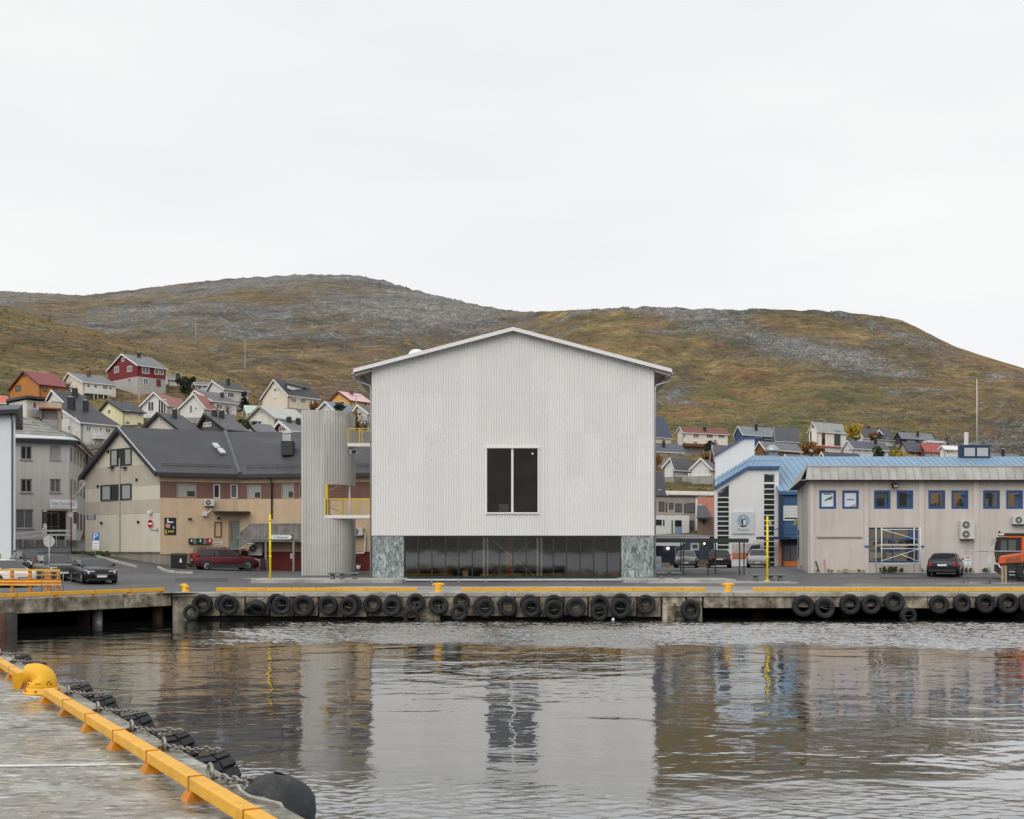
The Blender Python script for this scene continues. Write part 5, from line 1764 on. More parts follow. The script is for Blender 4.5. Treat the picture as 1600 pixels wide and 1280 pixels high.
MB().fbox(s2, s2.u(366), s2.u(384), s2.z(375, 858.5), s2.z(375, 857.3), 0.1, 1.0).build('top', STEEL, ld)
ms = fixture('museum_arrow_sign', 'white arrow shaped direction sign reading Museum on the balcony rail', 'sign', s2, 452, 843)
fp(s2, [(435, 843), (465.5, 843), (468.5, 840), (465.5, 836.5), (435, 836.5)], 1.62, PW, ms, 'board')
fp(s2, [(465.8, 843.3), (469.3, 843.3), (469.3, 836.2), (465.8, 836.2), (468.7, 840)], 1.62, BLACK, ms, 'tip')
face_text(s2, '< Museum', s2.u(450.5), s2.z(450, 842), 0.27, 1.63, 0.95).build('letters', BLACK, ms)

# ---------------------------------------------------------------- grey curved building behind the street
GREYW = mat('grey_render', srgb(184, 181, 178), 0.8, 0.05, 0.4, streak=0.08)
g_a, g_b, g_c = (PX(18, 99), 99.0), (PX(108, 101), 101.0), (PX(136, 112), 112.0)
gb = thing('grey_office_building', 'grey rendered three storey building with rounded corner and slate roof', 'building', (g_b[0], g_b[1], 3))
ga = Face(g_a, g_b)
# rounded corner: short facets
facets = [g_b]
for k, px in enumerate((114, 119, 124, 129, 134, 140, 150)):
  facets.append((PX(px, 101.6 + k * 2.0 + k * k * 0.28), 101.6 + k * 2.0 + k * k * 0.28))
fcs = [Face(facets[i], facets[i + 1]) for i in range(len(facets) - 1)]
z_top = ga.z(60, 686)
holes, wl_ = [], []
for r0, r1 in ((696.5, 718.5), (748.5, 769.5)):
  for x0, x1, c_ in ((32, 50, 2), (78, 95, 2)): wl_.append((x0, r0, x1, r1, c_))
wl_.append((24.5, 796, 52, 826, 2))
for x0, y0, x1, y1, c_ in wl_: holes.append(ga.rect(x0, y0, x1, y1))
holes.append(ga.rect(66, 797, 107, 845))
wall_holes(MB(), ga, 0, ga.L, 2.0, z_top, holes, 0.3).build('wall', GREYW, gb)
for h_, w_ in zip(holes, wl_):
  window(gb, ga, h_, mat('grey_frame', (0.32, 0.31, 0.30)), random.Random(w_[0] + int(w_[1])).choice((GLASS, GLASS_PALE, GLASS_MID)), 0.1, w_[4], 1, recess=0.16, px=False, sill=CONC)
for f in fcs:
  MB().fbox(f, -0.01, f.L + 0.01, 2.0, z_top, -0.3, 0.0).build('wall_facet', GREYW, gb)
for i, f in enumerate(fcs[:6]):
  for r0, r1 in ((700, 723), (750, 772), (800, 829)):
    zc = [ga.z(100, r1 - 2), ga.z(100, r0 - 2)]
    if i == 0 and r0 == 800: continue
    window(gb, f, (f.L * 0.22, f.L * 0.78, zc[0], zc[1]), mat('grey_frame', (0.3,) * 3), GLASS_MID, 0.08, 1, 1, px=False, proud=0.03)
u_ = fcs[4].L
MB().tube([fcs[5].pt(0.1, z_top - 0.1, 0.1), fcs[5].pt(0.1, 2.4, 0.1)], 0.08, 8).build('downpipe', BLACK, gb, smooth=True)
# slate hip roof following the wall
SLATE = mat('weathered_slate', (0.27, 0.275, 0.25), 0.85, 0.3, 1.6, bump=0.6, bscale=5, dirt=(0.12, 0.125, 0.10), dirt_amt=0.6, rnd=0.12)
outer = [ga.pt(-2, z_top, 0.5), ga.pt(ga.L, z_top, 0.5)] + [f.pt(f.L, z_top, 0.5) for f in fcs]
inner = [P(10, 643, 106), P(40, 652, 107)] + [P(lerp(52, 120, (i + 1) / len(fcs)), lerp(653, 682, (i + 1) / len(fcs)), 108 + 1.0 * i) for i in range(len(fcs))]
nrow = 7
for i in range(len(outer) - 1):
  for j in range(nrow):
    t0, t1 = j / nrow, (j + 1) / nrow
    a_, b_ = outer[i].lerp(inner[i], t0), outer[i + 1].lerp(inner[i + 1], t0)
    c_, d_ = outer[i + 1].lerp(inner[i + 1], t1), outer[i].lerp(inner[i], t1)
    nseg = 9 if i == 0 else 2
    for k in range(nseg):
      s0, s1_ = k / nseg, (k + 1) / nseg
      q = [a_.lerp(b_, s0), a_.lerp(b_, s1_), d_.lerp(c_, s1_), d_.lerp(c_, s0)]
      q[0] = q[0] + Vector((0, 0, 0.07)); q[1] = q[1] + Vector((0, 0, 0.07))
      MB().slab(q, 0.06).build('slate', SLATE if j else mat('pale_roof_edge', (0.55, 0.56, 0.56), 0.4, 0.1), gb)
for a_, b_ in zip(outer[:-1], outer[1:]):
  MB().hexa([a_ + Vector((0, 0, -0.32)), b_ + Vector((0, 0, -0.32)), b_ + Vector((0, 0.4, -0.32)), a_ + Vector((0, 0.4, -0.32)), a_ + Vector((0, 0, -0.02)), b_ + Vector((0, 0, -0.02)), b_ + Vector((0, 0.4, -0.02)), a_ + Vector((0, 0.4, -0.02))]).build('eave_board', BLACK, gb)
# entrance recess with door, ramp wall and white handrails
h_ = holes[-1]
MB().fbox(ga, h_[0], h_[1], h_[2], h_[3], -2.0, -1.9).build('recess_wall', mat('dark_recess_paint', (0.07, 0.065, 0.06), 0.8), gb)
MB().fbox(ga, h_[0] - 0.1, h_[0], h_[2], h_[3], -2.0, -0.31).fbox(ga, h_[1], h_[1] + 0.1, h_[2], h_[3], -2.0, -0.31).build('recess_side', GREYW, gb)
window(gb, Face(ga.pt(0, 0, -1.85)[:2], ga.pt(ga.L, 0, -1.85)[:2]), (h_[0] + 0.25, h_[0] + 1.5, h_[2], h_[3] - 0.15), mat('grey_frame', (0.3,) * 3), GLASS, 0.09, 2, 2, px=False, name='entrance_door')
for px in (70, 115.5):
  MB().fbox(ga, ga.u(px) - 0.13, ga.u(px) + 0.13, 2.4, ga.z(90, 798), 0.3, 0.55).build('portico_post', WHITE, gb)
for px, m_ in ((69.8, mat('sign_dark', (0.08, 0.06, 0.06))), (116.5, mat('sign_dark', (0.08, 0.06, 0.06)))):
  MB().fbox(ga, ga.u(px) - 0.14, ga.u(px) + 0.16, ga.z(90, 818), ga.z(90, 800), 0.56, 0.6).build('list_board', m_, gb)
sg = fixture('shop_sign', 'white sign board reading Vekst Nordkapp above the grey entrance', 'sign', ga, 98, 795)
zs0, zs1 = ga.z(98, 795), ga.z(98, 781)
MB().fbox(ga, ga.u(77.5), ga.u(119.5), zs0, zs1, 0.5, 0.6).build('board', PW, sg)
face_text(ga, 'Vekst Nordkapp', ga.u(98), zs0 + 0.28, 0.46, 0.605, 0.62).build('letters', mat('letter_grey', (0.12, 0.12, 0.14), 0.5), sg)
MB().fbox(ga, ga.u(80), ga.u(108), zs0 + 0.12, zs0 + 0.15, 0.601, 0.604).build('underline', mat('letter_grey', (0.12,) * 3), sg)
ramp_f = Face((PX(24, 96), 96), (PX(122, 97.5), 97.5))
rw = thing('entrance_ramp', 'low stone ramp wall with white double handrail before the grey building', 'ramp', (PX(80, 96), 96, 2.6))
xx = 24
while xx < 121:
  y_t = lerp(843, 844, (xx - 24) / 97)
  MB().fbox(ramp_f, ramp_f.u(xx) + 0.01, ramp_f.u(xx + 7) - 0.01, 2.2, ramp_f.z(xx, y_t) + random.uniform(-0.02, 0.02), -0.3, random.uniform(-0.02, 0.03)).build('stone_block', mat('ramp_stone', (0.26, 0.245, 0.22), 0.85, 0.25, 2, rnd=0.15), rw)
  xx += 7
for y0, y1 in ((834.5, 829.5), (841.5, 836)):
  MB().bar(ramp_f.pt(ramp_f.u(24), ramp_f.z(24, y0), 0.1), ramp_f.pt(ramp_f.u(70), ramp_f.z(70, y1), 0.1), 0.1, 0.17).bar(ramp_f.pt(ramp_f.u(70), ramp_f.z(70, y1), 0.1), ramp_f.pt(ramp_f.u(112), ramp_f.z(112, y1), 0.1), 0.1, 0.17).build('handrail', WHITE, rw)
for px in (36, 54, 88, 102):
  MB().fbox(ramp_f, ramp_f.u(px) - 0.03, ramp_f.u(px) + 0.03, ramp_f.z(px, 855), ramp_f.z(px, 834), 0.05, 0.12).build('post', WHITE, rw)
for px in (69, 116):
  MB().fbox(ramp_f, ramp_f.u(px) - 0.14, ramp_f.u(px) + 0.14, ramp_f.z(px, 843), ramp_f.z(px, 825), 0.05, 0.3).build('end_post', WHITE, rw)
# flag pole stub on the rounded corner
fpst = fixture('flag_pole', 'slanting white flag pole on the grey building wall', 'flag pole', ga, 115, 779)
MB().tube([P(115, 779, 100.4), P(133, 755, 99.5)], 0.05, 8).build('shaft', WHITE, fpst, smooth=True)
MB().tube([P(113, 779.5, 100.6), P(116, 778, 100.4)], 0.1, 8).build('bracket', STEEL, fpst)

# ---------------------------------------------------------------- white building at the left edge
wf = Face((PX(-90, 84), 84), (PX(24, 82), 82.0))
wb_ = thing('white_corner_building', 'plain white building with black roof edge cut by the left frame', 'building', (PX(24, 82), 82, 2.2))
wbx = [wf.pt(0, 0)[:2], wf.pt(wf.L, 0)[:2], (PX(21, 92), 92.0), (PX(-120, 92), 92.0)]
MB().prism(wbx, wf.z(10, 877), wf.z(10, 642)).build('wall', mat('smooth_white_render', (0.70, 0.715, 0.74), 0.7, 0.03, 0.5), wb_)
MB().fbox(wf, 0, wf.L - 0.05, 1.5, wf.z(10, 877) - 0.003, -3, -0.05).build('plinth', PLINTH, wb_)
zt_ = wf.z(10, 642)
q = [wf.pt(-1, zt_, 0.6), wf.pt(wf.L + 0.75, zt_, 0.6), Vector((PX(36, 92.6), 92.6, zt_)), Vector((PX(-120, 92.6), 92.6, zt_))]
r_in = [wf.pt(0, zt_ + 0.95, -3.5), wf.pt(wf.L - 2.4, zt_ + 0.95, -3.5)]
MB().add([q[0], q[1], q[2], q[3], r_in[0], r_in[1]], [(0, 1, 5, 4), (1, 2, 5), (2, 3, 4, 5), (0, 4, 3)]).build('roof', mat('black_roof_tiles', (0.05, 0.052, 0.058), 0.5, 0.4, 3, bump=0.8, bscale=4), wb_)
MB().prism([(v.x, v.y) for v in q], zt_ - 0.28, zt_ - 0.005).build('eave', BLACK, wb_)
MB().tube([wf.pt(wf.L - 0.05, zt_ - 0.25, 0.4), wf.pt(wf.L - 0.18, zt_ - 0.8, 0.12), wf.pt(wf.L - 0.18, 2.4, 0.12)], 0.05, 8).build('downpipe', BLACK, wb_, smooth=True)
MB().fbox(wf, wf.u(-10), wf.u(1.5), wf.z(0, 882), wf.z(0, 864.5), 0.02, 0.1).build('yellow_panel', mat('pale_yellow_panel', (0.6, 0.62, 0.25), 0.5), wb_)
# ---------------------------------------------------------------- pink-grey commercial building, right
PINK = mat('pink_grey_render', srgb(205, 197, 191), 0.8, 0.05, 0.5, streak=0.09, dirt=srgb(184, 173, 166), dirt_amt=0.35)
PINKP = mat('pink_grey_pilaster', srgb(209, 202, 196), 0.8, 0.05, 0.7, streak=0.12)
BLUEF = mat('blue_window_paint', srgb(44, 82, 132), 0.45, 0.06, 4)
FASC = mat('weathered_zinc', srgb(168, 166, 162), 0.6, 0.10, 0.9, rnd=0.05, streak=0.15, dirt=srgb(200, 200, 196), dirt_amt=0.35)
pa, pb = (PX(1265, 75), 75.0), (PX(1265, 75) + 26.0, 75.0)
pk = thing('pink_grey_shop_building', 'low pink grey two storey building with blue windows and sloping zinc fascia', 'building', (pa[0], 75, 1.8))
fk = Face(pa, pb)
fs_ = Face((PX(1246, 87), 87.0), pa)
zb, zt = 1.6, fk.z(1400, 748)
WX = [(1280, 1306.5), (1316, 1342), (1365.5, 1391.5), (1401, 1427), (1450.5, 1477), (1486.5, 1513), (1536, 1562.5), (1572, 1598.5), (1622, 1648), (1658, 1684)]
holes = [fk.rect(a, 766.3, b, 795.4) for a, b in WX]
store = fk.rect(1357.5, 824.5, 1435, 879)
wall_holes(MB(), fk, 0, fk.L, zb, zt, holes + [store], 0.28).build('wall', PINK, pk)
MB().fbox(fs_, 0, fs_.L - 0.01, zb, zt, -0.3, 0.0).build('side_wall', PINK, pk)
MB().fbox(fs_, fs_.u(1251), fs_.u(1253.5), fs_.z(1252, 884), fs_.z(1252, 770), 0.002, 0.1).build('side_pilaster', PINKP, pk)
MB().fbox(fs_, fs_.u(1260), fs_.u(1264.6), zb, zt, 0.002, 0.08).build('side_pilaster', PINKP, pk)
window(pk, fs_, (1259, 826, 1263.5, 874), BLUEF, GLASS, 0.1, 1, 2, proud=0.04)
window(pk, fs_, (1247.5, 828, 1250.5, 874), BLUEF, GLASS, 0.1, 1, 1, proud=0.04, name='side_door')
for p0, p1 in ((1265.3, 1271.5), (1350, 1357), (1435.5, 1443.5), (1520.5, 1528.5), (1606, 1614)):
  MB().fbox(fk, fk.u(p0), fk.u(p1), zb, zt, 0.0, 0.09).build('pilaster', PINKP, pk)
MB().fbox(fk, 0, fk.L, fk.z(1400, 758.5), fk.z(1400, 757.6), 0.0, 0.03).build('ledge', PINKP, pk)
MB().fbox(fk, fk.u(1276), fk.u(1347), fk.z(1300, 840.6), fk.z(1300, 838.8), 0.0, 0.07).build('old_sign_rail', mat('old_rail', srgb(150, 128, 112)), pk)
MB().fbox(fk, fk.u(1272), fk.u(1350), fk.z(1300, 822.4), fk.z(1300, 821.8), -0.005, 0.008).fbox(fk, fk.u(1443), fk.u(1520), fk.z(1480, 840.6), fk.z(1480, 840), -0.005, 0.008).fbox(fk, fk.u(1496.5), fk.u(1497.2), zb, fk.z(1490, 840.6), -0.005, 0.008).build('render_joint', PINKP, pk)
warm = mat('warm_glowing_room', (0.30, 0.17, 0.07), 0.8, 0.5, 3, emit=0.6)  # room wall glows by itself in place of lamps inside
dim = mat('dim_office_room', (0.05, 0.045, 0.04), 0.8, 0.5, 3)
for i, h_ in enumerate(holes):
  w_ = window(pk, fk, h_, BLUEF, GLASS_CLEAR if i > 1 else GLASS_PALE, 0.16, 1, 1, recess=0.1, px=False)
  a_, b_, c_, d_ = h_
  if i < 2:       # posters on the glass
    MB().fbox(fk, a_ + 0.14, b_ - 0.14, c_ + 0.14, d_ - 0.14, -0.075, -0.07).build('poster', mat('poster_paper' + str(i), (srgb(214, 226, 224), srgb(218, 220, 226))[i], 0.6, 0.04), w_)
    if i == 0:
      MB().fbox(fk, a_ + 0.32, b_ - 0.3, d_ - 0.28, d_ - 0.2, -0.069, -0.066).build('poster_heading', mat('letter_grey', (0.1,) * 3), w_)
      MB().fpoly(fk, [(a_ + 0.3, c_ + 0.5), (b_ - 0.3, c_ + 0.62), (b_ - 0.2, c_ + 0.72), (b_ - 0.25, c_ + 0.84), (a_ + 0.5, c_ + 0.68)], -0.069, -0.066).build('poster_picture', mat('print_slate', (0.10, 0.14, 0.2)), w_)
    else:
      MB().fbox(fk, a_ + 0.3, b_ - 0.3, c_ + 0.58, c_ + 0.66, -0.069, -0.066).build('poster_heading', mat('letter_blue', (0.12, 0.16, 0.32)), w_)
      MB().fpoly(fk, [(a_ + 0.5, c_ + 0.18), (b_ - 0.22, c_ + 0.16), (b_ - 0.2, c_ + 0.34), (a_ + 0.65, c_ + 0.26)], -0.069, -0.066).build('poster_picture', mat('print_coral', (0.62, 0.28, 0.2)), w_)
  else:
    MB().fbox(fk, a_ - 0.1, b_ + 0.1, c_ - 0.1, d_ + 0.1, -1.6, -1.5).build('room', warm if i in (4, 5, 7) else dim, w_)
    if i in (2, 3):
      MB().fbox(fk, a_ + 0.1, b_ - 0.1, lerp(c_, d_, 0.58 if i == 2 else 0.86), d_ - 0.1, -0.2, -0.18).build('blind', mat('pale_blind', (0.45, 0.47, 0.42), 0.7, 0.04, boards='h', bw=0.06), w_)
    if i == 6: MB().fbox(fk, a_ + 0.16, a_ + 0.42, c_ + 0.15, lerp(c_, d_, 0.55), -0.22, -0.18).build('paper', PW, w_)
    if i in (4, 5):
      r5 = random.Random(i)
      for k in range(7):
        uu = lerp(a_, b_, r5.uniform(0.15, 0.85))
        MB().fbox(fk, uu, uu + 0.12, c_ + 0.15, c_ + r5.uniform(0.3, 0.7), -0.6, -0.5).build('shelf_goods', mat('goods' + str(k % 3), ((0.35, 0.2, 0.08), (0.5, 0.45, 0.35), (0.1, 0.06, 0.04))[k % 3]), w_)
# shop window with shelves behind
sw = window(pk, fk, store, BLUEF, GLASS_CLEAR, 0.1, 2, 3, recess=0.2, px=False, name='shop_window')
a_, b_, c_, d_ = store
MB().fbox(fk, a_ - 0.3, b_ + 0.3, c_ - 0.2, d_ + 0.2, -3.0, -2.9).build('shop_room', mat('glowing_shop_back', (0.34, 0.27, 0.18), 0.8, 0.4, 2, emit=0.45), sw)  # back wall given a glow that stands in for the shop lighting
r5 = random.Random(2)
for k in range(20):
  uu, zz = lerp(a_, b_, r5.uniform(0.03, 0.9)), lerp(c_, d_, r5.choice((0.05, 0.28, 0.5)))
  MB().fbox(fk, uu, uu + r5.uniform(0.1, 0.35), zz, zz + r5.uniform(0.12, 0.4), -0.9, -0.7).build('shop_goods', mat('shop_goods' + str(k % 5), ((0.6, 0.6, 0.55), (0.1, 0.1, 0.12), (0.35, 0.12, 0.06), (0.5, 0.45, 0.3), (0.15, 0.2, 0.3))[k % 5]), sw)
MB().fbox(fk, fk.u(1382), fk.u(1388), c_ + 0.1, fk.z(1385, 838), -0.6, -0.5).build('white_stand', PW, sw)
for px in (1353.5, 1440):
  MB().fbox(fk, fk.u(px - 3.2), fk.u(px + 3), fk.z(px, 855.5), fk.z(px, 852.5), 0.09, 0.12).build('blue_plate', mat('plate_blue', srgb(70, 90, 165)), pk)
# zinc fascia: sloping panels with upstand seams
zf0, zf1 = fk.z(1400, 750.5), fk.z(1400, 729.5)
k = -0.42
pitch = 13.05 / 24.0
while k < fk.L:
  e_ = min(k + pitch, fk.L)
  a2 = k + 0.02
  q = [fk.pt(a2, zf0, 0.62), fk.pt(e_ - 0.02, zf0, 0.62), fk.pt(e_ - 0.02, zf1, 0.18), fk.pt(a2 if k > 0 else a2 + 0.22, zf1, 0.18)]
  MB().add(q + [v + Vector((0, 0.05, 0)) for v in q], [(0, 1, 2, 3), (7, 6, 5, 4), (0, 4, 5, 1), (1, 5, 6, 2), (2, 6, 7, 3), (3, 7, 4, 0)]).build('fascia_panel', FASC, pk)
  MB().bar(fk.pt(e_, zf0, 0.64), fk.pt(e_, zf1, 0.20), 0.03, 0.05).build('seam', FASC, pk)
  k = e_
for i in range(9):
  u0, u1 = fs_.L * i / 9, fs_.L * (i + 1) / 9
  q = [fs_.pt(u0 + 0.02, zf0, 0.62), fs_.pt(u1 - 0.02 + (0.25 if i == 8 else 0), zf0, 0.62), fs_.pt(u1 - 0.02 + (0.1 if i == 8 else 0), zf1, 0.18), fs_.pt(u0 + 0.02, zf1, 0.18)]
  MB().add(q + [v + Vector((0.05, 0.02, 0)) for v in q], [(0, 1, 2, 3), (7, 6, 5, 4), (0, 4, 5, 1), (1, 5, 6, 2), (2, 6, 7, 3), (3, 7, 4, 0)]).build('fascia_panel', FASC, pk)
MB().fbox(fk, -0.35, fk.L, zf0 - 0.03, zf0, -0.1, 0.6).fbox(fs_, 0, fs_.L + 0.2, zf0 - 0.035, zf0 - 0.003, -0.1, 0.58).build('soffit', mat('dark_soffit', (0.09, 0.08, 0.075), 0.9), pk)
MB().fbox(fk, -0.2, fk.L, zf1, zf1 + 0.08, -0.3, 0.24).build('roof_edge', mat('pale_zinc', (0.5, 0.5, 0.49), 0.5), pk)
MB().prism([fs_.pt(0, 0, 0.1)[:2], fs_.pt(fs_.L, 0, 0.1)[:2], (pb[0], 75.1), (pb[0], 88)], zf1 - 0.1, zf1 - 0.02).build('flat_roof', mat('roof_felt', (0.12, 0.12, 0.12), 0.9), pk)
lp = fixture('flood_lamp', 'black floodlight on the pink wall above the blue windows', 'lamp', fk, 1395.5, 764)
MB().fbox(fk, fk.u(1391), fk.u(1400.5), fk.z(1395, 763), fk.z(1395, 754.5), 0.25, 0.5).build('housing', BLACK, lp, bevel=0.05)
MB().fbox(fk, fk.u(1393), fk.u(1399), fk.z(1395, 762), fk.z(1395, 759), 0.5, 0.52).build('lens', GLASS_PALE, lp)
MB().bar(fk.pt(fk.u(1395.5), fk.z(1395, 756), 0.0), fk.pt(fk.u(1395.5), fk.z(1395, 757), 0.27), 0.06).build('arm', BLACK, lp)
heat_pump(fk, (1497.5, 813, 1519, 842.5), 'tall white heat pump with two fans on the pink wall', 2, 0.4)
heat_pump(fk, (1579.5, 806.5, 1602, 819.5), 'small white heat pump near the right frame on the pink wall', 1, 0.35)
# planks and stakes leaning below
r5 = random.Random(9)
st_ = thing('red_stake', 'thin orange red stake leaning on the pink wall', 'stake', fk.pt(fk.u(1287.3), 1.85, 0.3))
MB().bar(fk.pt(fk.u(1287.3), 1.8, 0.35), fk.pt(fk.u(1287.5), fk.z(1287, 874), 0.05), 0.05).build('rod', mat('stake_orange', (0.6, 0.12, 0.06)), st_)
st_ = thing('grey_stake', 'thin grey stick leaning on the pink wall', 'stake', fk.pt(fk.u(1277), 1.85, 0.3))
MB().bar(fk.pt(fk.u(1277.8), 1.8, 0.3), fk.pt(fk.u(1274.5), fk.z(1275, 877), 0.03), 0.06).build('rod', DARKF, st_)
pl = thing('timber_plank', 'pale timber plank lying at the foot of the pink wall', 'plank', fk.pt(fk.u(1320), 1.8, 0.5))
MB().fbox(fk, fk.u(1307), fk.u(1335), 1.80, 1.92, 0.4, 0.6).build('board', mat('raw_timber', (0.45, 0.33, 0.22), 0.8, 0.2, 5), pl)
# small access scaffold in front of the shop window
sc = thing('scaffold', 'white tubular scaffold tower in front of the blue shop window', 'scaffold', fk.pt(fk.u(1394), 1.8, 1.0))
SCW = mat('white_scaffold_tube', (0.72, 0.72, 0.71), 0.4, 0.06, 5)
z0, z1 = fk.z(1394, 893), fk.z(1394, 825)
for px in (1363.5, 1422.5):
  for d_ in (0.7, 1.5):
    MB().tube([fk.pt(fk.u(px + (2.6 if d_ > 1 else 0)), z0, d_), fk.pt(fk.u(px + (2.6 if d_ > 1 else 0)), z1, d_)], 0.035, 8).build('standard', SCW, sc, smooth=True)
for y_, d_ in ((828, 1.5), (851, 0.7), (857.5, 1.5), (881, 1.5)):
  z_ = fk.z(1394, y_)
  MB().tube([fk.pt(fk.u(1364), z_, d_), fk.pt(fk.u(1425), z_, d_)], 0.03, 6).build('ledger', SCW, sc, smooth=True)
MB().fbox(fk, fk.u(1364), fk.u(1424), fk.z(1394, 852.8), fk.z(1394, 850.2), 0.75, 1.45).build('platform', mat('platform_ply', (0.5, 0.48, 0.42)), sc)
for a2, b2 in (((1366, 828), (1422, 844)), ((1366, 876), (1422, 858)), ((1395, 866), (1422, 877))):
  MB().tube([fk.pt(fk.u(a2[0]), fk.z(a2[0], a2[1]), 1.52), fk.pt(fk.u(b2[0]), fk.z(b2[0], b2[1]), 1.52)], 0.025, 6).build('brace', SCW, sc, smooth=True)

# ---------------------------------------------------------------- white museum block with blue roof bands
MY = 102.0
mf = Face((PX(1117, MY), MY), (PX(1217, MY), MY))
mu = thing('white_museum_block', 'white building with slanted blue roof bands and ladder like window strips', 'building', (PX(1165, MY), MY, 1.8))
MWH = mat('museum_white_render', (0.77, 0.775, 0.78), 0.7, 0.03, 0.5, streak=0.03)
LBLUE = mat('light_blue_roof_sheet', srgb(126, 156, 182), 0.5, 0.06, 0.5, rnd=0.03, streak=0.06)
MBLUE = mat('mid_blue_trim', srgb(60, 90, 132), 0.5, 0.06, 1)
def mp_(px, py): return (mf.u(px), mf.z(px, py))
strips = [(1121.2, 763, 1139, 859), (1194, 756, 1210.3, 887)]
# wall as three bays round the two window strips
prof = lambda x: lerp(762, 732, (x - 1117) / 51.0) if x < 1168 else 732
def bay(x0, x1, yb=888):
  xs_ = [x0] + ([1168] if x0 < 1168 < x1 else []) + [x1]
  MB().fpoly(mf, [mp_(x0, yb), mp_(x1, yb)] + [mp_(x, prof(x)) for x in reversed(xs_)], -0.4, 0.0).build('wall_bay', MWH, mu)
bay(1117, 1121.1); bay(1139.1, 1193.9); bay(1210.4, 1217)
MB().fpoly(mf, [mp_(1121.1, 768), mp_(1139, 757.5), mp_(1139, prof(1139)), mp_(1121.1, prof(1121))], -0.4, -0.002).build('wall_bay', MWH, mu)
MB().fpoly(mf, [mp_(1121.1, 888), mp_(1139, 888), mp_(1139, 859.5), mp_(1121.1, 859.5)], -0.4, -0.002).build('wall_bay', MWH, mu)
MB().fpoly(mf, [mp_(1194, 741), mp_(1210.3, 741), mp_(1210.3, 732), mp_(1194, 732)], -0.4, -0.002).build('wall_bay', MWH, mu)
def ladder_strip(x0, x1, y0, y1, n, slant=0):
  for i in range(n):
    ya, yb = lerp(y0, y1, i / n), lerp(y0, y1, (i + 1) / n)
    q = [mp_(x0, yb - 0.7), mp_(x1, yb - 0.7), mp_(x1, ya + 0.7), mp_(x0, ya + 0.7)]
    if i == 0 and slant: q = [mp_(x0, yb - 0.7), mp_(x1, yb - 0.7), mp_(x1, ya - slant)]
    MB().fpoly(mf, q, -0.22, -0.18).build('pane', glass_mat('green_tinted_glass', (0.035, 0.05, 0.042)), mu)
    MB().fbox(mf, mf.u(x0), mf.u(x1), mf.z(x0, yb + 0.75), mf.z(x0, yb - 0.75), -0.25, -0.05).build('transom', MWH, mu)
ladder_strip(1121.1, 1139, 770, 859, 12, 11)
ladder_strip(1194, 1210.3, 756, 887, 16)
MB().fpoly(mf, [mp_(1195.5, 753.5), mp_(1208.8, 753.5), mp_(1208.8, 743), mp_(1195.5, 743)], -0.22, -0.18).build('pane', glass_mat('green_tinted_glass'), mu)
MB().fbox(mf, mf.u(1194), mf.u(1210.3), mf.z(1200, 756.5), mf.z(1200, 753.5), -0.3, -0.01).build('transom', MWH, mu)
# blue fascia band, light blue sloping roof behind it, white upper volume
def band(pts_lo, pts_hi, d0, d1, nm, m_):
  for i in range(len(pts_lo) - 1):
    MB().fpoly(mf, [mp_(*pts_lo[i]), mp_(*pts_lo[i + 1]), mp_(*pts_hi[i + 1]), mp_(*pts_hi[i])], d0, d1).build(nm, m_, mu)
band([(1116.3, 765), (1168, 733.5), (1217, 733.5)], [(1116.3, 760), (1168, 728.8), (1217, 728.8)], -0.3, 0.25, 'fascia_band', MBLUE)
UY = MY + 3.4
lo = [P(1116.3, 760, MY), P(1168, 729, MY), P(1217, 729, MY)]
hi = [P(1116.5, 748, UY), P(1176.5, 712, UY), P(1217, 712, UY)]
for i, nseg in ((0, 9), (1, 7)):
  for k in range(nseg):
    a2, b2 = k / nseg, (k + 1) / nseg
    MB().slab([lo[i].lerp(lo[i + 1], a2 + 0.01), lo[i].lerp(lo[i + 1], b2 - 0.01), hi[i].lerp(hi[i + 1], b2 - 0.01), hi[i].lerp(hi[i + 1], a2 + 0.01)], 0.08).build('roof_sheet', LBLUE, mu)
    MB().bar(lo[i].lerp(lo[i + 1], b2) + Vector((0, 0, 0.03)), hi[i].lerp(hi[i + 1], b2) + Vector((0, 0, 0.03)), 0.05).build('seam', LBLUE, mu)
for i, z_ in ((0, 0.25), (1, 0.25)):
  MB().bar(lo[i].lerp(hi[i], 0.25) + Vector((0, 0, z_)), lo[i + 1].lerp(hi[i + 1], 0.25) + Vector((0, 0, z_)), 0.04).build('snow_guard', MBLUE, mu)
uf = Face((PX(1117, UY), UY), (PX(1217, UY), UY))
up_ = lambda px, py: (uf.u(px), uf.z(px, py))
MB().splay(uf, [up_(1117.5, 770), up_(1179, 770), up_(1179, 685), up_(1162, 685), up_(1117.5, 712)], 5.0, 0.19).build('upper_volume', MWH, mu)
for a2, b2 in (((1116.5, 713), (1162, 685.3)), ((1162, 685.3), (1180, 685.3))):
  MB().hexa([uf.pt(*up_(a2[0], a2[1]), 0.2), uf.pt(*up_(b2[0], b2[1]), 0.2), uf.pt(*up_(b2[0], b2[1]), -0.6), uf.pt(*up_(a2[0], a2[1]), -0.6),
         uf.pt(*up_(a2[0], a2[1] - 2.3), 0.2), uf.pt(*up_(b2[0], b2[1] - 2.3), 0.2), uf.pt(*up_(b2[0], b2[1] - 2.3), -0.6), uf.pt(*up_(a2[0], a2[1] - 2.3), -0.6)]).build('upper_cap', MBLUE, mu)
cw = thing('roof_cowl', 'grey domed ventilation cowl on the light blue roof', 'vent', (PX(1206, UY + 1), UY + 1, PZ(712, UY + 1)))
MB().box(PX(1200, UY + 1), PX(1213, UY + 1), UY + 0.5, UY + 1.5, PZ(714, UY + 1), PZ(706, UY + 1)).build('neck', mat('grey_louvre', (0.22, 0.22, 0.23), boards='h', bw=0.08), cw)
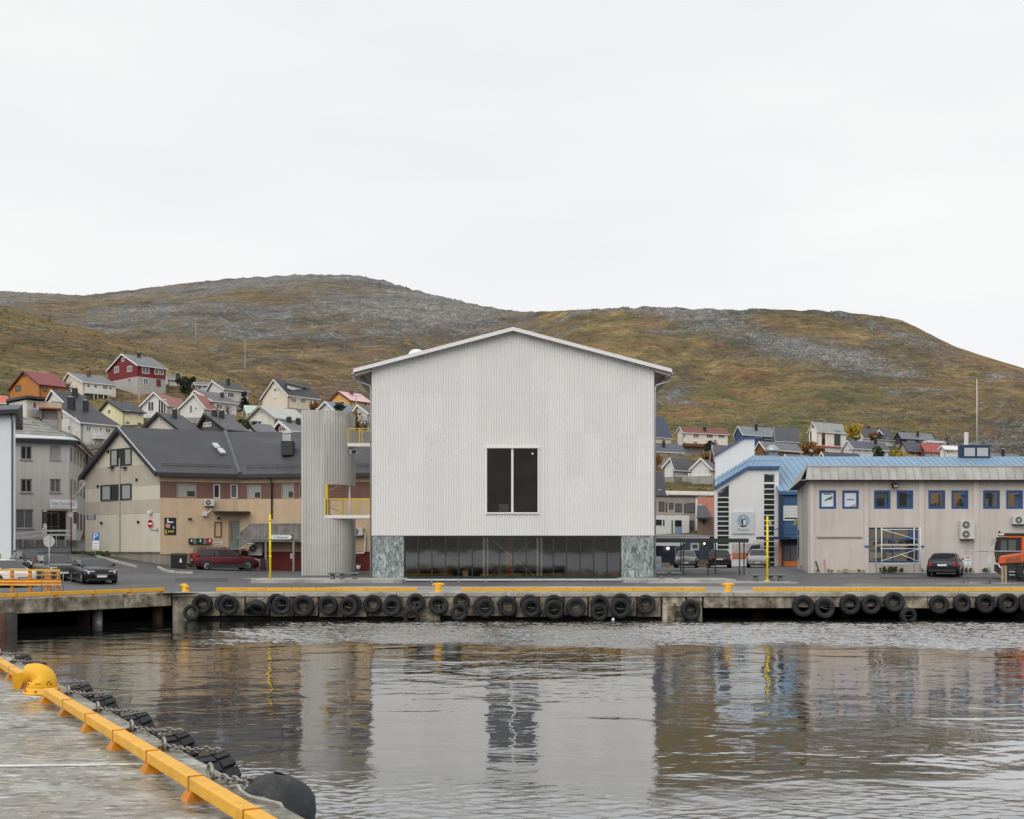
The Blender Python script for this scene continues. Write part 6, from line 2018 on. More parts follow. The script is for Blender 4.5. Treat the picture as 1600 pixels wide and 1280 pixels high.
MB().lathe([(0.66, 0), (0.68, 0.14), (0.55, 0.34), (0.32, 0.5), (0.30, 0.62), (0.05, 0.64)], (PX(1206.5, UY + 1), UY + 1, PZ(706, UY + 1)), 16).build('hood', STEEL, cw, smooth=True)
# logo board
lb_ = fixture('museum_logo_board', 'square white board with round ship emblem and the word Museum', 'sign', mf, 1161, 834)
MB().fbox(mf, mf.u(1144.3), mf.u(1178), mf.z(1161, 834), mf.z(1161, 800), 0.04, 0.12).build('board', mat('board_white', (0.62, 0.65, 0.68), 0.5, 0.02), lb_)
uc, zc = mf.u(1161), mf.z(1161, 813.5)
fdisc(mf, uc, zc, 0.56, 0.124, 36).build('emblem_disc', mat('emblem_grey', (0.34, 0.40, 0.47), 0.5), lb_)
INK = mat('emblem_ink', (0.03, 0.05, 0.10), 0.5)
MB().fpoly(mf, [(uc - 0.24, zc + 0.05), (uc + 0.24, zc + 0.05), (uc + 0.2, zc + 0.11), (uc - 0.2, zc + 0.11)], 0.134, 0.138).build('emblem_top', INK, lb_)
MB().fpoly(mf, [(uc - 0.22, zc + 0.03), (uc - 0.02, zc + 0.03), (uc + 0.0, zc - 0.42), (uc - 0.1, zc - 0.38)], 0.134, 0.138).build('emblem_sail', INK, lb_)
MB().fpoly(mf, [(uc + 0.0, zc + 0.03), (uc + 0.22, zc + 0.03), (uc + 0.12, zc - 0.38), (uc + 0.02, zc - 0.44)], 0.134, 0.138).build('emblem_sail', PW, lb_)
MB().fpoly(mf, [(uc - 0.36, zc - 0.44), (uc - 0.1, zc - 0.42), (uc + 0.02, zc - 0.48), (uc + 0.14, zc - 0.42), (uc + 0.36, zc - 0.44), (uc + 0.12, zc - 0.58), (uc - 0.12, zc - 0.58)], 0.134, 0.138).build('emblem_waves', INK, lb_)
MB().fbox(mf, uc - 0.025, uc + 0.02, zc + 0.14, zc + 0.42, 0.134, 0.138).build('emblem_mast', PW, lb_)
face_text(mf, 'Museum', uc, mf.z(1161, 829.5), 0.3, 0.13).build('letters', mat('letter_grey', (0.1,) * 3), lb_)
# mural at street level
mr_ = fixture('mural', 'orange, white and dark mural panel low on the white museum wall', 'mural', mf, 1158, 874)
MB().fbox(mf, mf.u(1144), mf.u(1188), mf.z(1160, 864), mf.z(1160, 849.5), 0.01, 0.03).build('pale_panel', mat('mural_pale', (0.52, 0.47, 0.45), 0.6, 0.3, 3), mr_)
MB().fbox(mf, mf.u(1144), mf.u(1176), mf.z(1160, 873.6), mf.z(1160, 864.2), 0.01, 0.034).build('orange_panel', mat('mural_orange', (0.55, 0.20, 0.10), 0.6, 0.2, 3), mr_)
MB().fpoly(mf, [mp_(1168, 864), mp_(1174, 852.5), (mf.u(1187), mf.z(1187, 851.5)), mp_(1187, 863)], 0.035, 0.04).build('dark_shape', INK, mr_)
# ---------------------------------------------------------------- blue wing
DBLUE = mat('dark_blue_cladding', srgb(62, 94, 128), 0.5, 0.06, 0.8, boards='h', bw=0.55, bdepth=0.6)
NAVY = mat('navy_steel', srgb(38, 58, 84), 0.5, 0.08)
bw_ = thing('blue_wing', 'long building with light blue standing seam roof and dark blue entrance wall', 'building', (PX(1235, 101), 101, 1.8))
ff = Face((PX(1217.3, 101.2), 101.2), (PX(1217.3, 101.2) + 34, 101.2))
MB().fbox(ff, 0, ff.L, ff.z(1230, 842), ff.z(1230, 767), -0.3, 0.0).build('wall', DBLUE, bw_)
MB().fbox(ff, 0.0, 0.32, 1.6, ff.z(1230, 767), 0.002, 0.2).build('corner_post', NAVY, bw_)
MB().fbox(ff, -0.1, ff.L, ff.z(1230, 773), ff.z(1230, 766.5), 0.003, 0.3).build('eave_band', mat('blue_eave', srgb(74, 112, 152), 0.5), bw_)
w_ = window(bw_, ff, (1223.5, 790.5, 1250, 813.5), WHITE, GLASS, 0.12, 1, 1, proud=0.06)
MB().fbox(ff, ff.u(1224.5), ff.u(1249), ff.z(1235, 809), ff.z(1235, 791.5), 0.03, 0.05).build('blind', mat('white_blind', (0.62, 0.63, 0.62), 0.6, 0.03, boards='h', bw=0.3, bdepth=0.6), w_)
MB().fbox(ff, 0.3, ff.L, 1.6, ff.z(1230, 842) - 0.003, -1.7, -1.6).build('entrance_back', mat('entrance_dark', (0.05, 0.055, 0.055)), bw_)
window(bw_, ff, (1223, 851, 1252, 879), NAVY, GLASS_MID, 0.08, 2, 1, recess=0.6, name='entrance_window')
MB().fbox(ff, ff.u(1222.5), ff.u(1252), ff.z(1235, 886), ff.z(1235, 877), -0.5, -0.2).build('orange_counter', mat('counter_orange', (0.62, 0.17, 0.03), 0.5, 0.1), bw_)
MB().fbox(ff, ff.u(1216.2), ff.u(1219.2), 1.7, ff.z(1217, 843), 0.25, 0.4).build('orange_post', mat('counter_orange', (0.62, 0.17, 0.03)), bw_)
MB().fbox(ff, -2.0, 0.6, ff.z(1205, 843), ff.z(1205, 839), 0.0, 1.6).build('entrance_canopy', NAVY, bw_)
MB().bar(ff.pt(-1.1, ff.z(1200, 832), 0.9), ff.pt(0.15, ff.z(1217, 824), 0.1), 0.06).build('canopy_tie', NAVY, bw_)
# roof of the wing: seamed sheets
e0, r0 = ff.z(1230, 767), PZ(713.5, 110.5)
nseg = 62
for k in range(nseg):
  a2, b2 = -0.1 + ff.L * k / nseg, -0.1 + ff.L * (k + 1) / nseg
  q = [ff.pt(a2 + 0.01, e0, 0.35), ff.pt(b2 - 0.01, e0, 0.35), Vector((ff.A.x + b2 - 0.01, 110.5, r0)), Vector((ff.A.x + a2 + 0.01, 110.5, r0))]
  MB().slab(q, 0.1).build('roof_sheet', LBLUE, bw_)
  MB().bar(q[1] + Vector((0.01, 0, 0.03)), q[2] + Vector((0.01, 0, 0.03)), 0.03).build('seam', LBLUE, bw_)
MB().box(ff.A.x - 0.1, ff.A.x + ff.L, 110.5, 118, r0 - 0.3, r0 - 0.02).build('ridge_deck', LBLUE, bw_)
MB().box(ff.A.x, ff.A.x + ff.L, 112, 118, 1.8, r0 - 0.3).build('rear_volume', MWH, bw_)
pb_ = thing('roof_plant_box', 'dark blue roof box with two grey panels on the blue roof', 'plant box', (PX(1523, 110), 110, PZ(716, 110)))
MB().box(PX(1499.5, 110), PX(1547.5, 110), 110, 110.5, PZ(718, 110), PZ(695, 110)).build('casing', NAVY, pb_, bevel=0.05)
for x0, x1 in ((1506.5, 1523), (1526.5, 1543.5)):
  MB().box(PX(x0, 110), PX(x1, 110), 109.93, 110.0, PZ(713, 110), PZ(700, 110)).build('panel', mat('panel_grey', (0.48, 0.48, 0.48), 0.5), pb_)
ms_ = thing('radio_mast', 'thin white radio mast behind the blue roof', 'mast', (PX(1526.5, 112), 112, PZ(696, 112)))
MB().tube([(PX(1526.5, 112), 112, PZ(697, 112)), (PX(1526.5, 112), 112, PZ(592, 112))], [0.05, 0.03], 8).build('shaft', WHITE, ms_, smooth=True)
MB().tube([(PX(1526.5, 112), 112, PZ(592, 112)), (PX(1521, 112), 112, PZ(558, 112))], 0.008, 5).build('aerial', STEEL, ms_)
hv = thing('yellow_green_flag', 'small yellow and green object at the corner of the pink building', 'flag', P(1242, 820, 86))  # unidentified object, given the shape of a small flag
MB().add([P(1239.5, 821, 86), P(1242.5, 820.5, 86), P(1244.5, 816, 86), P(1243.5, 812.5, 86), P(1240.5, 811.5, 86), P(1241, 816, 86)] + [P(x, y, 86.08) for x, y in ((1239.5, 821), (1242.5, 820.5), (1244.5, 816), (1243.5, 812.5), (1240.5, 811.5), (1241, 816))], [(0, 1, 2, 3, 4, 5), (11, 10, 9, 8, 7, 6)] + [(i, i + 6, (i + 1) % 6 + 6, (i + 1) % 6) for i in range(6)]).build('flag_cloth', mat('hi_vis_yellow', (0.55, 0.62, 0.05), 0.6, 0.3, 5), hv)
MB().bar(P(1241, 811, 86.05), P(1248, 813, 86.9), 0.03).build('rod', STEEL, hv)

# ---------------------------------------------------------------- town house, brown house and blue garage seen between hall and museum
TAUPE = mat('taupe_panels', srgb(150, 143, 136), 0.7, 0.06, 0.7, boards='h', bw=0.5, bdepth=0.3)
th_f = Face((PX(1005, 124), 124), (PX(1087, 126), 126.0))
th = thing('taupe_apartment_block', 'taupe apartment block with dark windows and a white projecting bay', 'building', (PX(1060, 125), 125, 3))
zt_ = th_f.z(1050, 776.5)
MB().splay(th_f, [(0, 2.5), (th_f.L, 2.5), (th_f.L, zt_), (0, zt_)], 7.0, 0.15).build('wall', TAUPE, th)
MB().fbox(th_f, -0.1, th_f.L + 0.1, zt_ + 0.002, zt_ + 0.12, -1.0, 0.1).build('roof_edge', DARKF, th)
MB().fbox(th_f, th_f.u(1086.5), th_f.u(1089.5), 2.5, th_f.z(1088, 780), -0.8, 0.1).build('party_wall', WHITE, th)
for x0, y0, x1, y1, c_ in ((1029.5, 784, 1038, 799.5, 3), (1040.3, 785, 1042, 800.5, 1), (1045.5, 786, 1052, 796, 2), (1055.3, 787, 1064.8, 800.5, 2), (1069.3, 787, 1071.5, 802, 1), (1073, 786.5, 1085.5, 802, 3), (1069.5, 814, 1071.6, 827.5, 1), (1074, 813.5, 1084, 828, 2), (1070, 834, 1085, 842, 3)):
  window(th, th_f, (x0, y0, x1, y1), DARKF, GLASS_MID, 0.08, c_, 1, proud=0.03)
tb = MB().fbox(th_f, th_f.u(1005), th_f.u(1069), 2.5, th_f.z(1040, 806), 0.002, 1.2).build('white_bay', WHITE, th)
tbf = Face(th_f.pt(0, 0, 1.2)[:2], th_f.pt(th_f.L, 0, 1.2)[:2])
for rect, gl in (((1023, 812, 1034, 821), GLASS), ((1036, 812, 1038.2, 821.5), GLASS), ((1023, 835, 1034, 842), GLASS), ((1054.5, 813, 1065.2, 823), GLASS)):
  window(th, tbf, rect, DARKF, gl, 0.08, 2 if rect[2] - rect[0] > 5 else 1, 1, proud=0.02)
MB().fbox(tbf, tbf.u(1049), tbf.u(1051.6), tbf.z(1050, 840), tbf.z(1050, 813), 0.004, 0.03).build('green_panel', mat('apple_green', (0.17, 0.24, 0.07)), th)
MB().fbox(tbf, tbf.u(1054.5), tbf.u(1065.2), tbf.z(1060, 838), tbf.z(1060, 823.3), 0.004, 0.03).build('blue_panel', mat('sky_blue_panel', srgb(128, 156, 190)), th)
br_f = Face((PX(1089.5, 120), 120), (PX(1119, 121), 121.0))
br = thing('brown_gable_house', 'brown boarded house with dark roof squeezed left of the white museum', 'house', (PX(1100, 120), 120, 3))
BRW = mat('brown_boards', srgb(140, 118, 104), 0.8, 0.08, 1, boards='v', bw=0.15)
MB().splay(br_f, [(0, 2.3), (br_f.L, 2.3), (br_f.L, br_f.z(1100, 808)), (0, br_f.z(1100, 808))], 5.0, 0.18).build('wall', BRW, br)
zr = br_f.z(1100, 808)
MB().slab([P(1088.3, 808.5, 119.6), P(1113, 808.5, 119.6), P(1103, 790, 123), P(1089.5, 790, 123)], 0.12).build('roof', DARK_ROOF, br)
for a2 in (1090, 1099.5):
  MB().slab([P(a2, 804.5, 121.0), P(a2 + 3.5, 804.5, 121.0), P(a2 + 2.4, 801.8, 121.6), P(a2 - 0.5, 801.8, 121.6)], 0.05).build('roof_window', mat('roof_window_glass', (0.55, 0.57, 0.6)), br)
uc, zc = br_f.u(1099.8), br_f.z(1100, 815.5)
for dx, dy in ((-0.13, 0.1), (0.13, 0.1), (0.0, -0.12)): fdisc(br_f, uc + dx, zc + dy, 0.16, 0.01, 10).build('ornament', BLACK, br)
gr_f = Face((PX(1005, 108), 108), (PX(1122, 110), 110.0))
ga_ = thing('blue_grey_garage', 'low dark blue grey boarded building behind the parked cars', 'garage', (PX(1070, 108), 108, 1.8))
SLB = mat('slate_blue_boards', srgb(84, 96, 110), 0.7, 0.06, 1, boards='h', bw=0.16, bdepth=0.6)
MB().fbox(gr_f, 0, gr_f.L, 1.5, gr_f.z(1060, 838), -5, 0).build('wall', SLB, ga_)
window(ga_, gr_f, (1079, 848.5, 1092, 860), WHITE, GLASS_MID, 0.16, 1, 1, proud=0.06)
MB().fbox(gr_f, gr_f.u(1005), gr_f.u(1050), gr_f.z(1030, 853), gr_f.z(1030, 848), 0.01, 2.2).build('porch_roof', WHITE, ga_)
MB().bar(gr_f.pt(gr_f.u(1050), gr_f.z(1050, 854), 1.0), gr_f.pt(gr_f.u(1063.5), gr_f.z(1063, 847), 1.0), 0.16, 0.2).build('verge_board', WHITE, ga_)
MB().fbox(gr_f, gr_f.u(1049), gr_f.u(1050), 1.7, gr_f.z(1050, 854), 0.9, 1.0).build('porch_post', WHITE, ga_)
MB().slab([gr_f.pt(-0.3, gr_f.z(1060, 838), 0.3), gr_f.pt(gr_f.L, gr_f.z(1060, 838), 0.3), gr_f.pt(gr_f.L, gr_f.z(1060, 834), -5), gr_f.pt(-0.3, gr_f.z(1060, 834), -5)], 0.1).build('roof', GREY_ROOF, ga_)
lmp = fixture('porch_lamp', 'lit white wall lamp under the porch of the blue grey garage', 'lamp', gr_f, 1042.5, 858)
MB().ball(gr_f.pt(gr_f.u(1042.5), gr_f.z(1042, 857), 0.2), 0.12, 10, 7).build('globe', mat('lamp_lit', (1, 0.97, 0.9), 0.4, 0, emit=4.0), lmp, smooth=True)
MB().fbox(gr_f, gr_f.u(1042.2), gr_f.u(1042.8), gr_f.z(1042, 858), gr_f.z(1042, 856), 0.0, 0.15).build('bracket', BLACK, lmp)
lmp = fixture('wall_lantern', 'lit wall lantern right of the white garage window', 'lamp', gr_f, 1099.5, 850)
MB().ball(gr_f.pt(gr_f.u(1099.5), gr_f.z(1099, 849.5), 0.15), 0.09, 10, 7).build('globe', mat('lamp_warm', (1, 0.8, 0.45), 0.4, 0, emit=3.0), lmp, smooth=True)
MB().fbox(gr_f, gr_f.u(1099.2), gr_f.u(1099.8), gr_f.z(1099, 850.5), gr_f.z(1099, 847), 0.0, 0.1).build('bracket', BLACK, lmp)
sb = thing('ice_cream_board', 'light blue A board with red print by the right marble pier', 'sign board', P(1028.5, 886, 96))
MB().hexa([P(1023.5, 886, 96), P(1033.5, 886, 96), P(1033.5, 886, 96.5), P(1023.5, 886, 96.5), P(1024, 869.5, 96.15), P(1033, 869.5, 96.15), P(1033, 869.5, 96.3), P(1024, 869.5, 96.3)]).build('board', mat('ice_blue', (0.33, 0.45, 0.58), 0.5), sb)
MB().hexa([P(1026, 879, 96.02), P(1031, 879, 96.02), P(1031, 879, 96.1), P(1026, 879, 96.1), P(1026, 874, 96.06), P(1031, 874, 96.06), P(1031, 874, 96.14), P(1026, 874, 96.14)]).build('print', mat('print_coral', (0.62, 0.28, 0.2)), sb)
pl = thing('timber_pallet', 'stack of raw timber boards by the blue grey garage', 'pallet', P(1041, 886, 97))
for k in range(3):
  MB().box(PX(1034, 97), PX(1046, 97), 96.6, 97.6, PZ(886 - k * 2.2, 97), PZ(884.3 - k * 2.2, 97)).build('board', mat('raw_timber', (0.45, 0.33, 0.22)), pl)
pl = thing('planter_fence', 'low brown timber planter between the two parked dark cars', 'planter', P(1096, 885, 99))
for k in range(5):
  MB().box(PX(1089 + k * 3.4, 99), PX(1092 + k * 3.4, 99), 98.8, 99.0, PZ(886, 99), PZ(874 + (k % 2) * 2, 99)).build('board', mat('brown_planks', (0.20, 0.14, 0.10), 0.8, 0.2, 4), pl)
# ---------------------------------------------------------------- houses on the hillsides
HM = {}
def hcol(c, boards='h'):
  k = tuple(round(x, 3) for x in c) + (boards,)
  if k not in HM: HM[k] = mat('house_boards_%d' % len(HM), c, 0.7, 0.07, 0.8, boards=boards, bw=0.18, bdepth=0.5, streak=0.05)
  return HM[k]
def rcol(c):
  k = ('r',) + tuple(round(x, 3) for x in c)
  if k not in HM: HM[k] = mat('roof_cover_%d' % len(HM), c, 0.6, 0.14, 1.2, bump=0.4, bscale=6)
  return HM[k]
CHIM = mat('black_chimney', (0.02, 0.021, 0.023), 0.6, 0.2)
BRICKC = mat('red_brick_chimney', (0.16, 0.06, 0.05), 0.8, 0.2, 6)
FOUND = mat('foundation_grey', (0.30, 0.295, 0.285), 0.85, 0.1, 1)

def house(label, D, xl, xc, xr, yb, ye, apx, apy, yaw, wall, roof, trim=None, wins=(), chims=(), yel=None, base=None, mirror=False, L=None, ov=0.35, name='house', barge=True, wfr=None, group='houses on the hillside', th=0.14, gwall=None, yfr=None):
  """gabled house: gable face from xl to corner xc, long face from xc to xr (mirror: gable on the right)"""
  a = R(yaw)
  C = P(xc, yb, D)
  sg = -1.0 if not mirror else 1.0
  ug = Vector((sg * math.cos(a), math.sin(a)))
  ul = Vector((-sg * math.sin(a), math.cos(a)))
  def solve(d, px):
    k = (px - CX) / F
    return (k * C.y - C.x) / (d.x - k * d.y)
  xg, xlong = (xl, xr) if not mirror else (xr, xl)
  W = solve(ug, xg)
  Ln = L if L else solve(ul, xlong)
  cg = (C.x + ug.x * W, C.y + ug.y * W)
  cl = (C.x + ul.x * Ln, C.y + ul.y * Ln)
  c2 = (C.x, C.y)
  gfc = Face(cg, c2) if not mirror else Face(c2, cg)
  lfc = Face(c2, cl) if not mirror else Face(cl, c2)
  t = thing(name, label, 'house', (C.x, C.y, C.z), group=group)
  trim = trim or WHITE
  z0, ze = C.z, PZ(ye, D)
  ua = gfc.u(apx)
  za = gfc.z(apx, apy)
  zeo = ze if yel is None else gfc.z(xg, yel)
  zl, zr = (zeo, ze) if not mirror else (ze, zeo)
  wm = wall
  MB().fpoly(gfc, [(0, z0), (gfc.L, z0), (gfc.L, zr), (ua, za), (0, zl)], -0.25, 0.0).build('gable_wall', gwall or wm, t)
  MB().fbox(lfc, 0.0 if mirror else 0.0, lfc.L, z0, ze, -0.25, 0.0).build('wall', wm, t)
  far_c = (cg[0] + ul.x * Ln, cg[1] + ul.y * Ln)
  MB().prism([cg, c2, cl, far_c] if not mirror else [c2, cg, far_c, cl], z0 - 4.0, z0 - 0.01).build('foundation', base or FOUND, t)
  MB().prism([(lerp(p_[0], (cg[0] + cl[0]) / 2, 0.06), lerp(p_[1], (cg[1] + cl[1]) / 2, 0.06)) for p_ in ([cg, c2, cl, far_c] if not mirror else [c2, cg, far_c, cl])], z0, min(ze, zeo) - 0.1).build('rear_wall', wm, t)
  # roof slopes
  UL = Vector((ul.x, ul.y, 0))
  G = lambda u_, z_: gfc.pt(u_, z_, 0)
  ap = G(ua, za) + Vector((0, 0, th))
  sl_r = (za - zr) / max(0.3, gfc.L - ua)
  sl_l = (za - zl) / max(0.3, ua)
  er = gfc.pt(gfc.L + ov, zr - sl_r * ov + th, 0)
  el = gfc.pt(-ov, zl - sl_l * ov + th, 0)
  f0, f1 = UL * (-ov), UL * (Ln + ov)
  rb = MB()
  rb.slab([er + f0, er + f1, ap + f1, ap + f0], th)
  rb.slab([ap + f0, ap + f1, el + f1, el + f0], th)
  rf = rb.build('roof', roof, t)
  if barge:
    for A_, B_ in ((el, ap), (ap, er)):
      dn = Vector((0, 0, -0.28))
      o_ = f0 - UL * 0.05
      MB().hexa([A_ + o_ + dn, B_ + o_ + dn, B_ + f0 + UL * 0.02 + dn, A_ + f0 + UL * 0.02 + dn, A_ + o_ + Vector((0, 0, 0.03)), B_ + o_ + Vector((0, 0, 0.03)), B_ + f0 + UL * 0.02 + Vector((0, 0, 0.03)), A_ + f0 + UL * 0.02 + Vector((0, 0, 0.03))]).build('bargeboard', trim, t)
    e_ = er if not mirror else el
    MB().bar(e_ + f0 + Vector((0, 0, -0.1)), e_ + f1 + Vector((0, 0, -0.1)), 0.1, 0.16).build('eave_board', trim, t)
  for w_ in wins:
    x0, y0, x1, y1 = w_[:4]
    cc = w_[4] if len(w_) > 4 else (2 if x1 - x0 > 7 else 1)
    on_g = ((x0 + x1) / 2 < xc) != mirror
    gl = w_[5] if len(w_) > 5 else GLASS_MID
    window(t, gfc if on_g else lfc, (x0, y0, x1, y1), wfr or WHITE, gl, 0.11, cc, 1, proud=0.05)
  for ch in chims:
    px, y0, y1, wd = ch[:4]
    m_ = ch[4] if len(ch) > 4 else CHIM
    dd = D + W * 0.5 * math.sin(a) + Ln * (0.35 if len(ch) < 6 else ch[5]) * math.cos(a)
    x_ = PX(px, dd)
    h_ = wd * dd / F / 2
    c_ = MB().box(x_ - h_, x_ + h_, dd - h_, dd + h_, PZ(y1, dd) - 0.6, PZ(y0, dd)).build('chimney', m_, rf)
    MB().box(x_ - h_ * 0.8, x_ + h_ * 0.8, dd - h_ * 0.8, dd + h_ * 0.8, PZ(y0, dd) + 0.005, PZ(y0, dd) + 0.12).build('chimney_cap', STEEL, t)
  return t, gfc, lfc, rf, (W, Ln)

W1 = hcol((0.70, 0.69, 0.66)); W2 = hcol((0.72, 0.72, 0.72)); CREAM = hcol(srgb(226, 216, 200))
OCHRE = hcol(srgb(186, 122, 58), 'v'); REDW = hcol(srgb(122, 44, 48)); YEL = hcol(srgb(234, 228, 186)); MUST = hcol(srgb(222, 176, 92))
DR, GR = rcol((0.05, 0.052, 0.06)), rcol((0.17, 0.175, 0.185))
RR, TR, PR = rcol(srgb(132, 66, 68)), rcol(srgb(148, 98, 88)), rcol(srgb(214, 176, 182))
DRF = mat('dark_red_trim', (0.12, 0.03, 0.03), 0.6)
# left hillside
t, g_, l_, rf, _ = house('dark red house with grey basement high on the grassy slope', 235, 169, 215.5, 259, 588, 570.5, 192, 554, 42, REDW, GR, WHITE,
    [(178.5, 573, 186, 582.5), (199, 572, 206.5, 581), (190, 559, 194.5, 565), (222, 573, 233, 584, 2), (241.5, 576, 248, 585.5), (249.5, 577, 255.5, 586)], [(217, 551, 560, 4.5)], base=hcol(srgb(176, 172, 168)))
for rect in ((199, 591, 206, 597.5), (223.5, 591.5, 231.5, 601)):
  window(t, g_ if rect[0] < 215 else l_, rect, WHITE, GLASS_MID, 0.11, 1 if rect[0] < 215 else 2, 1, proud=0.06)
MB().fbox(l_, l_.u(244.5), l_.u(251), l_.z(248, 604), l_.z(248, 593), 0.004, 0.08).build('door', DRF, t)
house('ochre wooden house with red metal roof at the left', 210, 15.5, 62, 106, 622, 600.5, 38.5, 580.5, 42, OCHRE, RR, DRF,
    [(24.5, 602.5, 32.5, 611.5, 1, GLASS), (36.2, 585.5, 39.6, 590, 1, GLASS), (66.8, 602.5, 73, 612), (83.5, 604, 88.5, 610)], wfr=mat('dark_brown_frame', (0.08, 0.04, 0.03)))
t, g_, l_, rf, _ = house('cream house with long white balcony above the white street houses', 225, 94.5, 130.5, 181, 616, 597, 108.5, 583.5, 48, CREAM, GR, None,
    [(135.5, 599.5, 141, 606), (146.5, 601, 152, 607), (160, 601.5, 168.5, 609, 2), (170, 604, 175, 616, 1)], [(138.5, 578.5, 586, 5, BRICKC)])
MB().fbox(l_, l_.u(130), l_.u(170), l_.z(150, 617), l_.z(150, 615.5), 0.01, 1.3).build('balcony_floor', WHITE, t)
MB().fbox(l_, l_.u(130), l_.u(170), l_.z(150, 615.4), l_.z(150, 608), 1.22, 1.3).build('balcony_front', W2, t)
for px in (143, 149, 158, 165):
  MB().fbox(l_, l_.u(px) - 0.06, l_.u(px) + 0.06, l_.z(150, 632), l_.z(150, 617), 1.1, 1.22).build('post', WHITE, t)
house('white gabled house peeping over the rooftop of the lower white house', 180, 69, 105, 142, 655, 632, 83, 610.5, 40, W1, DR, None, [], [(117, 607, 620, 7, CHIM, 0.5)])
t, g_, l_, rf, _ = house('large white house with two black chimneys behind the grey building', 160, 71, 127, 184, 692, 660, 81, 628.5, 40, W1, DR, None,
    [(85.5, 641, 89.5, 650, 1, GLASS), (106.5, 664, 110, 673, 1, GLASS), (111.5, 664, 113.5, 670, 1, GLASS), (134, 665, 142, 674, 2), (148, 667, 151.5, 675), (155, 667, 159, 675), (164, 668.5, 173, 677, 2), (133, 689, 136, 695), (138, 689, 141.5, 695), (146.5, 690, 151, 696), (155, 690, 159.5, 696)], [(111.5, 621, 636, 9.5, CHIM, 0.3), (134, 626, 640, 7, CHIM, 0.6)], yel=636)
MB().fbox(l_, l_.u(144.5), l_.u(162.5), l_.z(153, 686.5), l_.z(153, 681), 0.02, 0.9).build('balcony', W2, t)
house('pale yellow house with grey roof below the cream house', 190, 151, 193, 224.5, 664, 642.5, 170, 627, 45, YEL, DR, mat('dark_trim', (0.05, 0.05, 0.055)), [(168.5, 640, 173, 646.5, 1, GLASS), (195.5, 641.5, 203, 649.5, 1, GLASS_PALE), (215, 644, 222, 651.5, 1, GLASS_PALE), (196, 658, 203, 664, 1), (214, 659.5, 221.5, 665.5, 1)])
# white house with terracotta roof and two glazed gables
t, g_, l_, rf, _ = house('white house with glazed gable under a terracotta roof', 200, 222, 262, 310, 652, 632, 241.5, 614, 12, W2, TR, None, [], [], L=9)
window(t, g_, (231, 627, 241, 643), WHITE, GLASS, 0.14, 2, 1, proud=0.06)
window(t, g_, (247, 624, 260, 648), WHITE, GLASS, 0.14, 3, 1, proud=0.06)
house('white gabled wing with balcony right of the terracotta roof', 196, 282, 320, 330, 652, 636, 304, 616, 14, W2, TR, None, [(296, 633, 301, 646), (304, 636, 309, 640, 1)], [], L=10)
house('low white house with black chimney beside the red house', 250, 257, 263, 281, 602, 592, 260, 587, 62, W1, GR, None, [(268, 594.5, 272, 598, 1, GLASS)], [(278, 583.5, 592, 5)])
house('small blue grey house left of the upper white house', 250, 303, 306, 326, 611, 601, 305, 597.5, 70, hcol(srgb(190, 196, 204)), GR, None, [(308, 602.5, 315, 609), (317, 602, 323, 606.5, 1, GLASS)])
house('white house with black roof and chimney behind the fir tree', 226, 324, 351, 387.5, 625, 607.5, 333, 596, 42, W1, DR, None, [(332.5, 601, 335.5, 603.5, 1, GLASS), (355, 613, 366, 621.5, 3)], [(357, 591.5, 600, 4.5)])
house('white house with long grey roof in front of the fir tree', 200, 290, 333, 369.5, 645, 626.5, 306, 611, 42, W2, rcol((0.12, 0.12, 0.125)), None, [(337.5, 631, 348, 639.5, 2), (361, 633, 363.5, 638), (365, 634, 367, 639)], [(347, 613.5, 622, 4.5)])
t, g_, l_, rf, _ = house('tall white house with black roof and long dormer on the slope', 220, 410, 450.5, 498, 637, 617, 429.5, 594, 42, CREAM, DR, None,
    [(428, 606.5, 433, 612, 2, GLASS), (434.5, 606.5, 437, 611.5, 1, GLASS), (427, 621.5, 432.5, 624, 1, GLASS), (454, 621, 463.5, 629, 3), (469, 622.5, 478, 630.5, 3), (484, 625, 488, 631), (489.5, 625, 494.5, 631)])
b = MB().hexa([P(449, 607, 221), P(481, 618, 227), P(476, 618, 231), P(449, 606, 226), P(449, 599, 221.5), P(481, 607.5, 227), P(476, 607, 231), P(449, 598, 227)]).build('dormer', W2, t)
window(t, Face((PX(449, 220.9), 220.9), (PX(481, 226.9), 226.9)), (467, 609, 481, 616.5), WHITE, GLASS_MID, 0.1, 3, 1, name='dormer_window')
MB().slab([P(447, 598, 220.5), P(482.5, 607.5, 226.6), P(478, 600, 233), P(449, 594.5, 228)], 0.15).build('dormer_roof', DR, rf)
house('pale house with mossy grey green roof above the tan house', 150, 384, 430, 480, 670, 653, 408, 635.5, 40, hcol(srgb(220, 218, 206)), rcol(srgb(176, 180, 172)), mat('grey_trim', (0.3, 0.3, 0.3)), [(406, 641.5, 411, 646.5), (391, 657, 399, 664, 1, GLASS), (402, 657, 409.5, 666, 1, GLASS)])
house('small shed with pale green roof beside the mossy roofed house', 158, 384, 388, 412, 652, 643, 386, 635, 68, hcol(srgb(210, 216, 208)), rcol(srgb(176, 200, 178)), None, [])
house('small red house with grey roof behind the tan house roof', 128, 427.5, 455, 485, 690, 672, 439.5, 659.5, 44, hcol(srgb(156, 52, 40)), GR, WHITE, [(436.5, 666, 443.5, 675, 2)], [(451.5, 652, 664, 7), (466, 654, 667, 7, CHIM, 0.7)])
house('dark charcoal house with two chimneys right behind the tan house', 118, 308, 352.5, 384, 690, 671, 323, 648, 42, hcol(srgb(96, 94, 92)), rcol((0.10, 0.105, 0.115)), BLACK, [(318, 660, 331, 667, 2, GLASS_PALE)], [(335, 641, 652, 7), (346.5, 642, 654, 7, CHIM, 0.5)])
